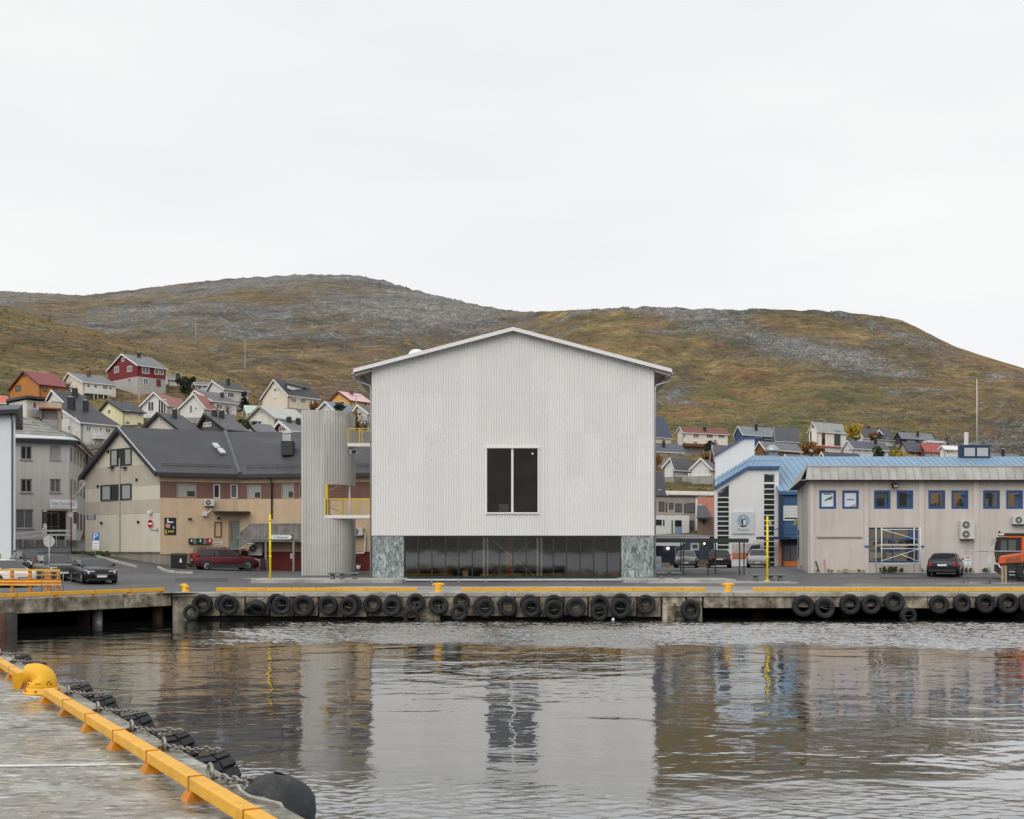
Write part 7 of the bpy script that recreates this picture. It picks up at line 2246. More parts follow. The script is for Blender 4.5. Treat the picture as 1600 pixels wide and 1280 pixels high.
house('cream gabled house with dark roof left of the charcoal house', 116, 222, 281, 312, 695, 671.5, 249.5, 646.5, 30, hcol(srgb(206, 200, 188)), rcol((0.08, 0.082, 0.09)), BLACK, [(249.5, 652.5, 254, 659.5, 1, GLASS)], [(273, 640, 655, 6)])
house('tiny white gabled house between mossy roof and charcoal house', 124, 383, 399, 428, 690, 672, 391, 662, 36, W2, GR, BLACK, [(388, 666, 394, 672)])
house('mustard yellow house with pink roof by the hall', 215, 512.5, 548, 579, 646, 625.5, 530, 612.5, 42, MUST, PR, DRF, [(519, 627, 526, 633, 1, GLASS), (532, 627, 539, 633, 1, GLASS), (552, 626, 557, 634), (567, 628.5, 574, 637)], [(549, 609, 616, 5.5, BRICKC)])
house('white gable with blue grey roof behind the stair tower', 170, 494, 524, 558, 660, 642, 510.5, 628.5, 36, W2, rcol(srgb(120, 128, 138)), None, [])
house('small white gabled shed behind the stair tower', 172, 551, 575, 592, 660, 645, 560.5, 634, 34, W2, rcol((0.14, 0.10, 0.09)), None, [])
# flat roofed cream house with glazed balcony, left
t = thing('flat_roofed_house', 'cream flat roofed house with glazed balcony above the slate roof', 'house', P(40, 668, 128), group='houses on the hillside')
ff_ = Face((PX(14, 130), 130), (PX(41.5, 127), 127.0)); f2_ = Face((PX(41.5, 127), 127.0), (PX(69, 128.5), 128.5))
for f_ in (ff_, f2_): MB().fbox(f_, 0, f_.L, f_.z(40, 690), f_.z(40, 625), -4, 0).build('wall', hcol(srgb(216, 202, 178)) if f_ is ff_ else W1, t)
MB().prism([(PX(12, 130), 129.6), (PX(41.5, 126.3), 126.3), (PX(71, 127.8), 127.8), (PX(71, 134), 134), (PX(12, 136), 136)], ff_.z(30, 625) + 0.01, ff_.z(30, 621.5)).build('roof', DR, t)
window(t, f2_, (50, 628, 65.5, 639.5), WHITE, glass_mat('amber_lit_glass', (0.16, 0.08, 0.04)), 0.1, 2, 1)
window(t, f2_, (43.5, 628, 48, 640), WHITE, GLASS_PALE, 0.1, 1, 1, name='balcony_door')
MB().fbox(f2_, f2_.u(46), f2_.u(68), f2_.z(55, 652), f2_.z(55, 640.5), 0.3, 0.36).build('balcony_glass', mat('frosted_glass', (0.38, 0.41, 0.41), 0.3), t)
house('small house with orange tiled roof left of the white house', 134, 66, 71, 93, 668, 652.5, 69, 640, 70, hcol(srgb(120, 112, 108)), rcol(srgb(158, 90, 74)), WHITE, [(76, 656, 80.5, 662), (82, 656.5, 87, 662)])
house('house with orange roof sliver at the left frame', 150, -30, -14, 13, 645, 629, -20, 618, 60, W1, rcol(srgb(190, 98, 74)), None, [])
# right hillside
t, g_, l_, rf, _ = house('white house with brown red roof left on the right hillside', 290, 1058.5, 1067, 1137, 695, 674, 1064, 667.5, 66, hcol(srgb(232, 226, 214)), rcol(srgb(128, 82, 76)), WHITE,
    [(1067.5, 678.5, 1071, 683.5, 1), (1083, 677.5, 1092.5, 684.5, 3), (1103.5, 677.5, 1114, 684.5, 3, GLASS), (1122, 678, 1132, 684.5, 3, GLASS), (1068, 690.5, 1072, 694.5, 1), (1083, 690, 1090, 693.5, 1)], [(1101, 667, 673, 4)])
MB().fbox(l_, l_.u(1066), l_.u(1108), l_.z(1090, 699), l_.z(1090, 694.5), 0.1, 1.6).build('deck', hcol(srgb(110, 72, 48)), t)
t, g_, l_, rf, _ = house('blue half of the semi detached house below the scree', 312, 1148, 1161, 1211, 697, 678, 1154, 666.5, 60, hcol(srgb(64, 84, 116)), rcol(srgb(128, 134, 142)), WHITE, [(1181, 680, 1191, 684.5, 3), (1195, 679.5, 1206, 687.5, 3)], [(1181.5, 662.5, 669, 4)])
house('grey half of the semi detached house below the scree', 313, 1210, 1211.5, 1246, 697, 678, 1210.8, 667.5, 66, hcol(srgb(112, 114, 120)), rcol(srgb(102, 106, 114)), WHITE, [(1215, 679.5, 1227.5, 687.5, 3), (1233.5, 680, 1239, 686)], [])
t, g_, l_, rf, _ = house('tall white modern house with dark glass strips under grey roof', 300, 1264, 1277.5, 1322, 697, 672.5, 1270.5, 660, 58, hcol(srgb(236, 236, 226), 'v'), rcol(srgb(150, 154, 152)), WHITE,
    [(1284, 672.8, 1289, 696, 1, GLASS), (1303.5, 673.3, 1313, 696.5, 2, GLASS), (1266, 674, 1268, 696, 1, GLASS), (1269.5, 664.5, 1271.5, 669.5, 1, GLASS)], [], wfr=DARKF)
MB().fbox(l_, l_.u(1264), l_.u(1300), l_.z(1285, 708), l_.z(1285, 701), 0.3, 3).build('garage', W1, t)
MB().fbox(l_, l_.u(1262), l_.u(1303), l_.z(1285, 701) + 0.01, l_.z(1285, 699), 0.2, 3.3).build('garage_roof', rcol(srgb(176, 96, 96)), t)
t, g_, l_, rf, _ = house('white house with dark roof and white arched dormer', 310, 1333, 1349, 1396, 706, 682.5, 1342, 669, 58, W2, rcol((0.085, 0.088, 0.1)), None, [(1341, 673.5, 1343.5, 678, 1), (1340, 684, 1343, 688, 1), (1385, 684.5, 1389.5, 689.5, 1)], [(1357, 665.5, 671, 4)])
dz = P(1373.5, 671, 311)
MB().add([P(1367, 679, 310.5), P(1380.5, 679, 310.5), P(1373.5, 671, 310.5), P(1367, 679, 315), P(1380.5, 679, 315), P(1373.5, 671, 316)], [(0, 1, 2), (0, 2, 5, 3), (2, 1, 4, 5), (3, 5, 4)]).build('dormer', WHITE, t)
MB().add([P(1369.3, 678.8, 310.4), P(1378.3, 678.8, 310.4), P(1373.6, 673.2, 310.4)], [(0, 1, 2)]).build('dormer_window', GLASS, t)
t, g_, l_, rf, _ = house('light grey house with charcoal roof behind the blue roof', 240, 1318, 1333, 1388, 718, 699, 1325, 689, 58, hcol(srgb(214, 216, 222)), rcol(srgb(88, 92, 102)), None, [(1321, 702, 1323.5, 706.5), (1326.5, 701, 1330, 706.5), (1340.5, 701, 1344.5, 706, 2), (1350.5, 701, 1357, 707, 3), (1324.5, 692, 1326, 696, 1, GLASS)], [(1337, 683.5, 690, 4), (1368, 683, 690, 4)])
t, g_, l_, rf, _ = house('long black house with grey roof above the red roofed cottage', 312, 1399, 1408, 1458, 694, 683.5, 1404, 676, 64, hcol(srgb(66, 70, 80)), rcol(srgb(120, 124, 134)), DARKF, [(1417, 684.5, 1430, 690.5, 3), (1436, 684.5, 1441.5, 690, 1)], [(1412, 673, 678, 3), (1434, 673.5, 678, 3)])
MB().fbox(l_, l_.u(1441), l_.u(1472), l_.z(1450, 693), l_.z(1450, 689.5), 0.1, 2).build('white_terrace', WHITE, t)
house('yellow end of the cottage with charcoal roof', 250, 1405, 1418, 1444.5, 718, 703, 1411, 691.5, 58, hcol(srgb(214, 184, 132)), rcol(srgb(82, 86, 96)), DRF, [(1422.5, 704.5, 1428.5, 710.5, 1), (1435, 704.5, 1441, 710.5, 1, GLASS)], gwall=hcol(srgb(178, 168, 158)), wfr=mat('dark_brown_frame', (0.08, 0.04, 0.03)))
house('brown end of the cottage with bright red roof', 250, 1443.5, 1444.8, 1472, 718, 703, 1439.5, 693, 64, hcol(srgb(160, 146, 138)), rcol(srgb(164, 88, 86)), WHITE, [(1447, 704, 1453, 712, 2), (1458, 704, 1464.5, 712, 2)], barge=False)
t, g_, l_, rf, _ = house('white house with low sloping roof and tall white chimney', 226, 1469, 1476, 1502, 716, 700.5, 1473, 697, 66, hcol(srgb(236, 232, 222)), WHITE, WHITE, [(1479, 704.5, 1484.5, 708.5, 2, GLASS), (1485.5, 704.5, 1489, 708.5, 1), (1496, 705, 1499.5, 708.5, 1, GLASS)], [(1508.5, 676, 694, 3.2, WHITE, 0.5), (1511.5, 676, 694, 2.2, WHITE, 0.6)])
house('grey green bungalow with charcoal roof right of the hall', 230, 1000, 1013, 1065, 716, 703.5, 1006, 692, 62, hcol(srgb(150, 142, 122)), rcol(srgb(90, 96, 108)), WHITE, [(1031.5, 705.5, 1042.5, 711, 3), (1048, 705.5, 1060, 711, 3)], [(1037, 688.5, 695, 4)])
house('cream house with steep blue grey roof at the hall corner', 285, 1000, 1020, 1048, 694, 679.5, 1008, 650, 50, CREAM, rcol(srgb(76, 84, 104)), WHITE, [(1022, 681, 1024, 687, 1), (1033, 681, 1038, 688, 1)])
t, g_, l_, rf, _ = house('white gabled house with dark roof on the green bank', 182, 1080.5, 1110, 1122, 746, 731, 1095.5, 717, 20, W2, rcol((0.09, 0.092, 0.1)), None, [(1096, 721, 1098, 727, 1, GLASS), (1090.5, 732.5, 1093, 738.5), (1101.5, 732, 1104.5, 738)], [], L=9)
t, g_, l_, rf, _ = house('white house with broad white eave on the green bank', 186, 1038.5, 1053, 1082, 745, 728, 1049, 716.5, 48, W2, rcol((0.10, 0.102, 0.11)), WHITE, [(1041.5, 727, 1043.5, 730, 1, GLASS), (1045, 727, 1047, 730, 1, GLASS), (1066.5, 734, 1072, 739, 3, GLASS), (1073.5, 734, 1080, 739, 3, GLASS)], [])
t = thing('retaining_wall', 'grey retaining wall with white fence below the white houses', 'wall', P(1085, 755, 178))
for k in range(6):
  x0 = 1066 + k * 8
  MB().hexa([P(x0, 752 + k * 0.7, 178), P(x0 + 7.8, 752.7 + k * 0.7, 178), P(x0 + 7.8, 752, 179), P(x0, 752, 179), P(x0, 744.5 - k * 0.2, 178), P(x0 + 7.8, 744.5 - k * 0.2, 178), P(x0 + 7.8, 744, 179), P(x0, 744, 179)]).build('block', CONC, t)
for k in range(14):
  x0 = 1075 + k * 2.6
  MB().box(PX(x0, 178.5), PX(x0 + 1.6, 178.5), 178.4, 178.5, PZ(745, 178.5), PZ(739.5, 178.5)).build('fence_board', WHITE, t)
house('orange house with dark roof at the right hall corner', 138, 1004, 1014, 1036, 790, 764, 1010, 738, 52, hcol(srgb(222, 172, 112)), rcol(srgb(86, 88, 100)), WHITE, [(1027.5, 765, 1032.5, 769.5)], yel=760)
house('cream row house with coral roofed shed behind the apartment block', 146, 1040, 1046, 1119, 796, 771, 1043, 768.5, 70, hcol(srgb(218, 204, 184)), rcol(srgb(190, 180, 166)), WHITE, [(1068, 776, 1072, 778.5), (1087, 774, 1092, 778, 1, GLASS), (1093, 775.5, 1096.5, 782, 1), (1098.5, 775.5, 1101, 782, 1, GLASS), (1105, 775, 1108, 779, 1)], [(1058, 771, 780, 5, BRICKC), (1070.5, 772, 779, 3.5, BRICKC)])
house('coral roofed house above the brown house', 132, 1086, 1089.5, 1113, 803, 795, 1088, 779, 68, hcol(srgb(150, 70, 60)), rcol(srgb(186, 122, 108)), WHITE, [(1092, 788, 1096, 792, 1, GLASS)], barge=False)
house('small dark red house peeping beside the white museum top', 200, 1113, 1117, 1140, 725, 709, 1115, 696, 60, hcol(srgb(120, 50, 52)), rcol(srgb(110, 106, 112)), WHITE, [])
house('brown shed with pointed gable above the museum roof', 210, 1182, 1195, 1250, 716, 700, 1188, 690.5, 55, hcol(srgb(132, 88, 60)), rcol(srgb(112, 114, 120)), WHITE, [])
house('grey roofed house just above the blue roof line', 180, 1226, 1231, 1290, 728, 716, 1229, 711.5, 66, W1, rcol(srgb(116, 120, 128)), WHITE, [], [(1268, 706.5, 713, 4)])
house('charcoal roofed house with white verge above the blue roof', 172, 1281, 1292, 1345, 730, 717, 1286, 707.5, 62, W1, rcol(srgb(70, 70, 80)), WHITE, [], [])
house('grey low roof at the right end behind the blue roof', 200, 1538, 1548, 1594, 732, 717, 1544, 708.5, 62, W1, rcol(srgb(124, 124, 128)), WHITE, [], [(1567, 702, 710, 4)])

# masts and lamps on the hillside
def hill_pole(px, y0, y1, D, label, r_=0.14):
  t = thing('wooden_pole', label, 'pole', P(px, y1, D), group='poles on the hillside')
  MB().tube([P(px, y1 + 3, D), P(px, y0, D)], [r_, r_ * 0.7], 6).build('shaft', mat('silvered_wood', (0.45, 0.43, 0.40), 0.8), t)
  MB().bar(P(px, y0 + 1, D) - Vector((0.8, 0, 0)), P(px, y0 + 1, D) + Vector((0.8, 0, 0)), 0.1).build('crossarm', mat('silvered_wood', (0.45,) * 3), t)
hill_pole(306, 496, 526, 520, 'pale wooden pole high on the left hillside')
hill_pole(383, 530, 573, 330, 'tall wooden pole above the white dormer house', 0.12)
hill_pole(918.5, 486, 512, 560, 'thin pole on the ridge above the hall roof', 0.1)
hill_pole(1184, 500, 512, 560, 'short pole in the scree of the right hill', 0.08)
hill_pole(217.5, 603, 625, 215, 'lamp post below the red house', 0.08)
hill_pole(110, 652, 690, 140, 'power pole with wires before the large white house', 0.09)
hill_pole(465, 622, 645, 190, 'pole in front of the tall white dormer house', 0.06)
hill_pole(556, 618, 642, 180, 'pole before the mustard house', 0.1)

# ---------------------------------------------------------------- trees and shrubs
def leaf_mat(nm, c, c2):
  m = mat(nm, c, 0.8, 0.5, 2.0, dirt=c2, dirt_amt=0.8)
  return m
BARK = mat('bark', (0.09, 0.07, 0.055), 0.9, 0.3, 6)
def shrub(label, px, yb, yt, wpx, D, leaf, n=420, name='shrub', bare=False, cat='shrub', group='shrubs in the gardens', ls=0.22, zbase=None):
  r_ = random.Random(int(px * 7 + yb))
  base = P(px, yb, D)
  h = (yb - yt) * D / F
  w = wpx * D / F / 2
  t = thing(name, label, cat, base, group=group)
  tb = MB()
  tb.tube([base + Vector((0, 0, -0.5)), base + Vector((0, 0, h * 0.35)), base + Vector((r_.uniform(-0.1, 0.1), 0, h * 0.7))], [0.10 + h * 0.012, 0.07 + h * 0.008, 0.03], 6)
  for k in range(7 if not bare else 22):
    a_ = r_.uniform(0, 6.28)
    z0 = h * r_.uniform(0.15, 0.55)
    e = base + Vector((math.cos(a_) * w * r_.uniform(0.5, 0.95), math.sin(a_) * w * r_.uniform(0.5, 0.95), z0 + h * r_.uniform(0.2, 0.45)))
    tb.tube([base + Vector((0, 0, z0)), (base + Vector((0, 0, z0))).lerp(e, 0.5) + Vector((0, 0, 0.08 * h)), e], [0.045, 0.03, 0.012], 4)
  tb.build('trunk', BARK, t)
  cl = [(Vector((r_.gauss(0, 0.42) * w, r_.gauss(0, 0.42) * w, h * (0.5 + r_.uniform(-0.32, 0.38)))), r_.uniform(0.16, 0.36)) for _ in range(16)]
  b = MB()
  for k in range(n if not bare else n // 4):
    c_, rr = r_.choice(cl)
    v = Vector((r_.gauss(0, 1), r_.gauss(0, 1), r_.gauss(0, 0.8)))
    v = v.normalized() * rr * (w + h) * 0.55 * r_.uniform(0.5, 1.05)
    p_ = base + c_ + v
    if p_.z < base.z + 0.02 * h: continue
    s = ls * r_.uniform(0.6, 1.4)
    a_ = Vector((r_.uniform(-1, 1), r_.uniform(-1, 1), r_.uniform(-0.6, 1))).normalized()
    o_ = a_.orthogonal().normalized()
    q_ = a_.cross(o_)
    b.add([p_ - o_ * s, p_ + q_ * s * 0.6, p_ + o_ * s, p_ - q_ * s * 0.6], [(0, 1, 2, 3)])
  b.build('crown', leaf, t)
  return t
def conifer(label, px, yb, yt, wpx, D, leaf):
  r_ = random.Random(int(px))
  base = P(px, yb, D)
  h = (yb - yt) * D / F
  w = wpx * D / F / 2
  t = thing('fir_tree', label, 'tree', base, group='fir trees')
  MB().tube([base - Vector((0, 0, 0.5)), base + Vector((0, 0, h * 0.97))], [0.16, 0.02], 6).build('trunk', BARK, t)
  b = MB()
  for k in range(170):
    f_ = r_.uniform(0.05, 1) ** 0.9
    a_ = r_.uniform(0, 6.28)
    L_ = w * (1.05 - f_) * r_.uniform(0.6, 1.15) + 0.12
    s_ = base + Vector((0, 0, h * f_))
    d_ = Vector((math.cos(a_), math.sin(a_), -0.28))
    side = Vector((-math.sin(a_), math.cos(a_), 0))
    for q in range(6):
      t0 = q / 6
      p_ = s_ + d_ * L_ * (t0 + 0.1)
      sz = 0.22 * (1.2 - t0)
      for sd in (-1, 1):
        b.add([p_, p_ + d_ * sz * 1.3 + side * sd * sz, p_ + d_ * sz * 2.0 + side * sd * sz * 0.4 - Vector((0, 0, 0.08)), p_ + d_ * sz], [(0, 1, 2, 3)])
  b.build('crown', leaf, t)
DKG = leaf_mat('fir_needles', (0.016, 0.026, 0.018), (0.03, 0.045, 0.028))
GRN = leaf_mat('green_leaves', (0.05, 0.075, 0.02), (0.10, 0.10, 0.03))
RUSTL = leaf_mat('rust_leaves', (0.26, 0.11, 0.03), (0.18, 0.10, 0.03))
YELL = leaf_mat('yellow_leaves', (0.42, 0.31, 0.04), (0.30, 0.20, 0.03))
TWIG = leaf_mat('pale_twigs', (0.32, 0.27, 0.25), (0.22, 0.17, 0.16))
conifer('dark fir tree between the white houses on the left slope', 381.5, 644, 611, 24, 198, DKG)
shrub('round dark green tree right of the red house', 290, 617, 589, 26, 225, leaf_mat('dark_leaves_b', (0.025, 0.04, 0.022), (0.05, 0.06, 0.03)), 900, 'tree', cat='tree', ls=0.3)
shrub('bare pink twigged shrub in front of the cream house', 108, 622, 588, 22, 205, TWIG, 300, bare=True, ls=0.1)
shrub('bare rust twigged shrub before the grey roofed white house', 356, 650, 630, 20, 190, TWIG, 300, bare=True, ls=0.1)
shrub('rust orange shrub behind the top of the stair tower', 551, 680, 643, 18, 160, RUSTL, 700, ls=0.2)
shrub('pale bare shrub between the stair tower and the hall', 570, 690, 645, 24, 158, TWIG, 500, bare=True, ls=0.14)
shrub('small dark tree behind the stair tower roof edge', 529, 650, 628, 14, 165, leaf_mat('dark_leaves_b', (0.025, 0.04, 0.022), (0.05,) * 3), 420, ls=0.2)
shrub('orange shrub right of the tall white dormer house', 492, 641, 629, 18, 205, RUSTL, 380, ls=0.22)
shrub('green bush beside the charcoal house', 383, 672, 655, 24, 122, GRN, 420, ls=0.16)
shrub('yellow autumn tree left of the arched dormer house', 1335, 690, 664, 18, 296, YELL, 600, 'tree', cat='tree', ls=0.38)
shrub('rust shrubs in front of the white modern house', 1262, 712, 691, 26, 230, RUSTL, 600, ls=0.26)
shrub('rust bush below the white modern house garage', 1284, 714, 700, 24, 222, RUSTL, 420, ls=0.24)
shrub('green bush before the light grey house', 1371, 717, 699, 16, 225, GRN, 520, ls=0.24)
shrub('olive autumn bush left of the yellow cottage', 1402, 718, 703, 20, 228, YELL, 420, ls=0.24)
shrub('orange bush at the foot of the grey green bungalow', 1027, 730, 709, 16, 196, RUSTL, 460, ls=0.22)
shrub('dark conifer bush below the white house with brown red roof', 1111, 706, 688, 24, 262, leaf_mat('dark_leaves_b', (0.025, 0.04, 0.022), (0.05,) * 3), 520, ls=0.26)
shrub('rust brown hedge under the dark conifer bush', 1104, 722, 706, 24, 220, RUSTL, 380, ls=0.22)
shrub('orange bush behind the coral roof', 1112, 795, 774, 14, 140, RUSTL, 360, ls=0.16)
shrub('pale bare shrub on the right slope above the red cottage roof', 1480, 700, 674, 22, 290, TWIG, 420, bare=True, ls=0.22)
shrub('amber shrub behind the arched dormer house wall', 1362, 690, 676, 18, 300, RUSTL, 320, ls=0.3)

# weeds along walls: low, uncountable
def weeds(nm, label, f, x0, x1, zb_, n, h, d0=0.05, d1=0.35, m_=None):
  r_ = random.Random(n)
  b = MB()
  cen = [r_.random() for _ in range(7)]
  for k in range(n):
    off = r_.gauss(0, 0.06)
    u_ = lerp(f.u(x0), f.u(x1), min(1, max(0, r_.choice(cen) + off)))
    p_ = f.pt(u_, zb_, r_.uniform(d0, d1))
    hh = h * (0.15 + 0.85 * r_.random() ** 2) * math.exp(-(off / 0.07) ** 2)
    a_ = r_.uniform(0, 6.28)
    s_ = Vector((math.cos(a_), math.sin(a_), 0)) * hh * 0.3
    tip = p_ + Vector((r_.uniform(-0.3, 0.3) * hh, r_.uniform(-0.3, 0.3) * hh, hh))
    b.add([p_ - s_ * 0.4, p_ + s_ * 0.4, tip + s_, tip - s_ * 0.6], [(0, 1, 2, 3)])
  o = b.build(nm, m_ or GRN, kind='stuff')
  return tag(o, label, 'weeds')
weeds('weeds', 'green weeds along the foot of the beige gable wall', gf, 125, 178, gf.z(150, 872), 700, 0.6, 0.1, 1.2)
weeds('weeds', 'weeds under the shop window scaffold', fk, 1368, 1408, 1.8, 260, 0.4, 0.1, 0.6)
weeds('weeds', 'thin weeds along the pink wall near the right frame', fk, 1440, 1560, 1.8, 300, 0.3)
weeds('weeds', 'thin weeds along the pink wall near its left corner', fk, 1270, 1350, 1.8, 240, 0.2)
weeds('weeds', 'green weeds between the bin and the red car', s1, 292, 308, s1.z(300, 890), 420, 0.5, 1.2, 1.9)
# ---------------------------------------------------------------- vehicles
TYRE = mat('car_tyre', (0.015, 0.015, 0.016), 0.8, 0.2, 6)
RIM = mat('alloy_rim', (0.45, 0.46, 0.47), 0.35, 0.1, 6, metal=0.6)
CGLASS = glass_mat('car_glass', (0.03, 0.035, 0.038), 0.02)
PLASTIC = mat('black_plastic', (0.02, 0.02, 0.021), 0.6, 0.1)
HLAMP = mat('headlamp', (0.6, 0.62, 0.65), 0.15, 0.1, 8)
TLAMP = mat('tail_lamp', (0.42, 0.02, 0.02), 0.25, 0.1, 8)
CHROME = mat('chrome', (0.6, 0.6, 0.6), 0.2, 0.05, metal=0.9)
def paint(nm, c, rough=0.25):
  m = mat(nm, c, rough, 0.08, 2.0, spec=0.3)
  m.node_tree.nodes['Principled BSDF'].inputs['Coat Weight'].default_value = 0.15
  m.node_tree.nodes['Principled BSDF'].inputs['Coat Roughness'].default_value = 0.08
  return m

def car(label, px, D, z, head, col, L=4.5, W=1.82, H=1.45, style='sedan', group='parked cars', name='car', rack=False, cladding=None, plate=True):
  loc = Vector((PX(px, D), D, z))
  t = thing(name, label, 'car', loc, math.atan2(head[1], head[0]), group)
  hl, w = L / 2, W / 2
  if style == 'sedan':
    zt = ([-hl, -hl + .12, -hl + .55, -hl + 1.05, .4, hl - 1.15, hl - .5, hl - .1, hl], [.60, .70, .73, .70, .68, .68, .62, .54, .44])
    cab = (-hl + .32, -hl + 1.25, .25, hl - 1.18)
  elif style == 'wagon':
    zt = ([-hl, -hl + .1, -hl + .4, -hl + 1.0, .4, hl - 1.15, hl - .5, hl - .1, hl], [.60, .66, .66, .66, .65, .66, .61, .54, .44])
    cab = (-hl + .06, -hl + .38, .30, hl - 1.1)
  else:  # hatch / suv
    zt = ([-hl, -hl + .1, -hl + .4, -hl + 1.0, .4, hl - 1.1, hl - .4, hl - .08, hl], [.58, .62, .64, .64, .64, .66, .62, .56, .46])
    cab = (-hl + .08, -hl + .55, .25, hl - 1.0)
  ztf = lambda x: table(x, zt[0], zt[1]) * H
  hwf = lambda x: table(x, [-hl, -hl + .12, -hl + .5, 0, hl - .6, hl - .15, hl], [.80, .93, .985, 1, .975, .88, .70]) * w
  zlf = lambda x: table(x, [-hl, -hl + .3, hl - .4, hl], [.34, .2, .19, .26])
  xs_ = [-hl, -hl + .05, -hl + .12, -hl + .3, -hl + .55, -hl + 1.0, -.5, 0, .5, hl - 1.15, hl - .8, hl - .5, hl - .25, hl - .1, hl - .03, hl]
  vs_, fs_ = [], []
  def ring(x):
    a_, b_, h_ = zlf(x), ztf(x), hwf(x)
    d_ = b_ - a_
    half = [(0, a_), (.8 * h_, a_), (.96 * h_, a_ + .08), (h_, a_ + .38 * d_), (.985 * h_, a_ + .72 * d_), (.93 * h_, b_ - .03), (.8 * h_, b_), (0, b_ + .02)]
    return [(x, y, zz) for y, zz in half] + [(x, -y, zz) for y, zz in half[-2:0:-1]]
  rings = [ring(x) for x in xs_]
  n_ = len(rings[0])
  for r_ in rings: vs_ += r_
  for i in range(len(rings) - 1):
    for k in range(n_):
      fs_.append((i * n_ + k, (i + 1) * n_ + k, (i + 1) * n_ + (k + 1) % n_, i * n_ + (k + 1) % n_))
  fs_ += [tuple(range(n_)), tuple(range(len(vs_) - 1, len(vs_) - n_ - 1, -1))]
  body = MB().add(vs_, fs_).build('body', col, t, local=True, smooth=True)
  # cabin
  x0, x1, x2, x3 = cab
  hb, ht = .9 * w, .70 * w
  def belt(x): return ztf(x) - .03
  def cz(x): return table(x, [x0, x1, (x1 + x2) / 2, x2, x3], [belt(x0), H - .03, H, H - .03, belt(x3)])
  def cring(x):
    b_, c_ = belt(x), max(cz(x), belt(x) + .01)
    f_ = min(1, (c_ - b_) / (H - b_))
    top = lerp(hb, ht, f_)
    half = [(0, b_ - .04), (hb, b_ - .04), (lerp(hb, top, .5) + .015, lerp(b_, c_, .5)), (top, c_ - .05 * f_), (top * .84, c_), (0, c_ + .012)]
    return [(x, y, zz) for y, zz in half] + [(x, -y, zz) for y, zz in half[-2:0:-1]]
  cx = [x0, lerp(x0, x1, .35), lerp(x0, x1, .7), x1, lerp(x1, x2, .33), lerp(x1, x2, .66), x2, lerp(x2, x3, .3), lerp(x2, x3, .65), x3]
  vs_, fs_ = [], []
  for x in cx: vs_ += cring(x)
  n_ = len(cring(0))
  for i in range(len(cx) - 1):
    for k in range(n_):
      fs_.append((i * n_ + k, (i + 1) * n_ + k, (i + 1) * n_ + (k + 1) % n_, i * n_ + (k + 1) % n_))
  fs_ += [tuple(range(n_)), tuple(range(len(vs_) - 1, len(vs_) - n_ - 1, -1))]
  MB().add(vs_, fs_).build('roof', col, t, local=True, smooth=True)
  def side(x, f_, sg):     # point on the cabin side, f_ from belt to roof
    b_, c_ = belt(x), cz(x)
    k_ = min(1, (c_ - b_) / (H - b_))
    return Vector((x, sg * (lerp(hb, lerp(hb, ht, k_), f_) + .022), lerp(b_, c_, f_)))
  # windscreens
  for (xa, xb, nm) in ((x3, x2, 'windscreen'), (x0, x1, 'rear_window')):
    pts = []
    for f_ in (.06, .5, .90):
      x = lerp(xa, xb, f_)
      b_, c_ = belt(x), cz(x)
      k_ = min(1, (c_ - b_) / (H - b_))
      y = lerp(hb, lerp(hb, ht, k_), .93 * f_ + .05) * .86
      o_ = .03 if nm == 'windscreen' else -.03
      pts.append([(x + o_, y, c_ + .02), (x + o_, -y, c_ + .02)])
    vs_ = [v for r_ in pts for v in r_]
    MB().add(vs_, [(0, 1, 3, 2), (2, 3, 5, 4)] if nm == 'windscreen' else [(2, 3, 1, 0), (4, 5, 3, 2)]).build(nm, CGLASS, t, local=True, smooth=True)
  xm = lerp(x1, x2, .45)
  for sg in (-1, 1):
    spans = [(lerp(x0, x1, .75), xm - .05), (xm + .05, lerp(x2, x3, .72))]
    for si, (xa, xb) in enumerate(spans):
      if si == 0: pts = [side(xa, .12, sg), side(xb, .10, sg), side(xb, .86, sg), side(max(xa, x1 + .05), .84, sg)]
      else: pts = [side(xa, .10, sg), side(xb, .2, sg), side(min(xb, x2 + .02), .82, sg), side(xa, .86, sg)]
      MB().add(pts, [(0, 1, 2, 3) if sg < 0 else (3, 2, 1, 0)]).build('side_window', CGLASS, t, local=True)
    hy = hwf(hl - .25)
    MB().hexa([(hl - .34, sg * hy * .98, ztf(hl - .3) * .80), (hl - .03, sg * hy * .86, ztf(hl) * .88), (hl - .0, sg * hy * .42, ztf(hl) * .88), (hl - .3, sg * hy * .42, ztf(hl) * .85),
           (hl - .36, sg * hy * 1.0, ztf(hl - .3) * .97), (hl - .06, sg * hy * .88, ztf(hl) * 1.14), (hl - .03, sg * hy * .46, ztf(hl) * 1.14), (hl - .36, sg * hy * .46, ztf(hl - .3) * .97)]).build('headlight', HLAMP, t, local=True)
    ry = hwf(-hl) * 1.02
    tall = style == 'wagon'
    MB().box(-hl - .012, -hl + .16, sg * ry * .94 - .10, sg * ry * .94 + .06, H * .42, H * (.80 if tall else .60)).build('tail_light', TLAMP, t, local=True, bevel=.02)
    MB().box(x3 - .35, x3 - .2, sg * (w + .02) - .08, sg * (w + .02) + .08, belt(x3) + .04, belt(x3) + .17).build('mirror', PLASTIC, t, local=True, bevel=.03)
    MB().box(-hl + .75, hl - .75, sg * w - .03, sg * w + .012, .17, .30 if not cladding else .42).build('sill', cladding or PLASTIC, t, local=True)
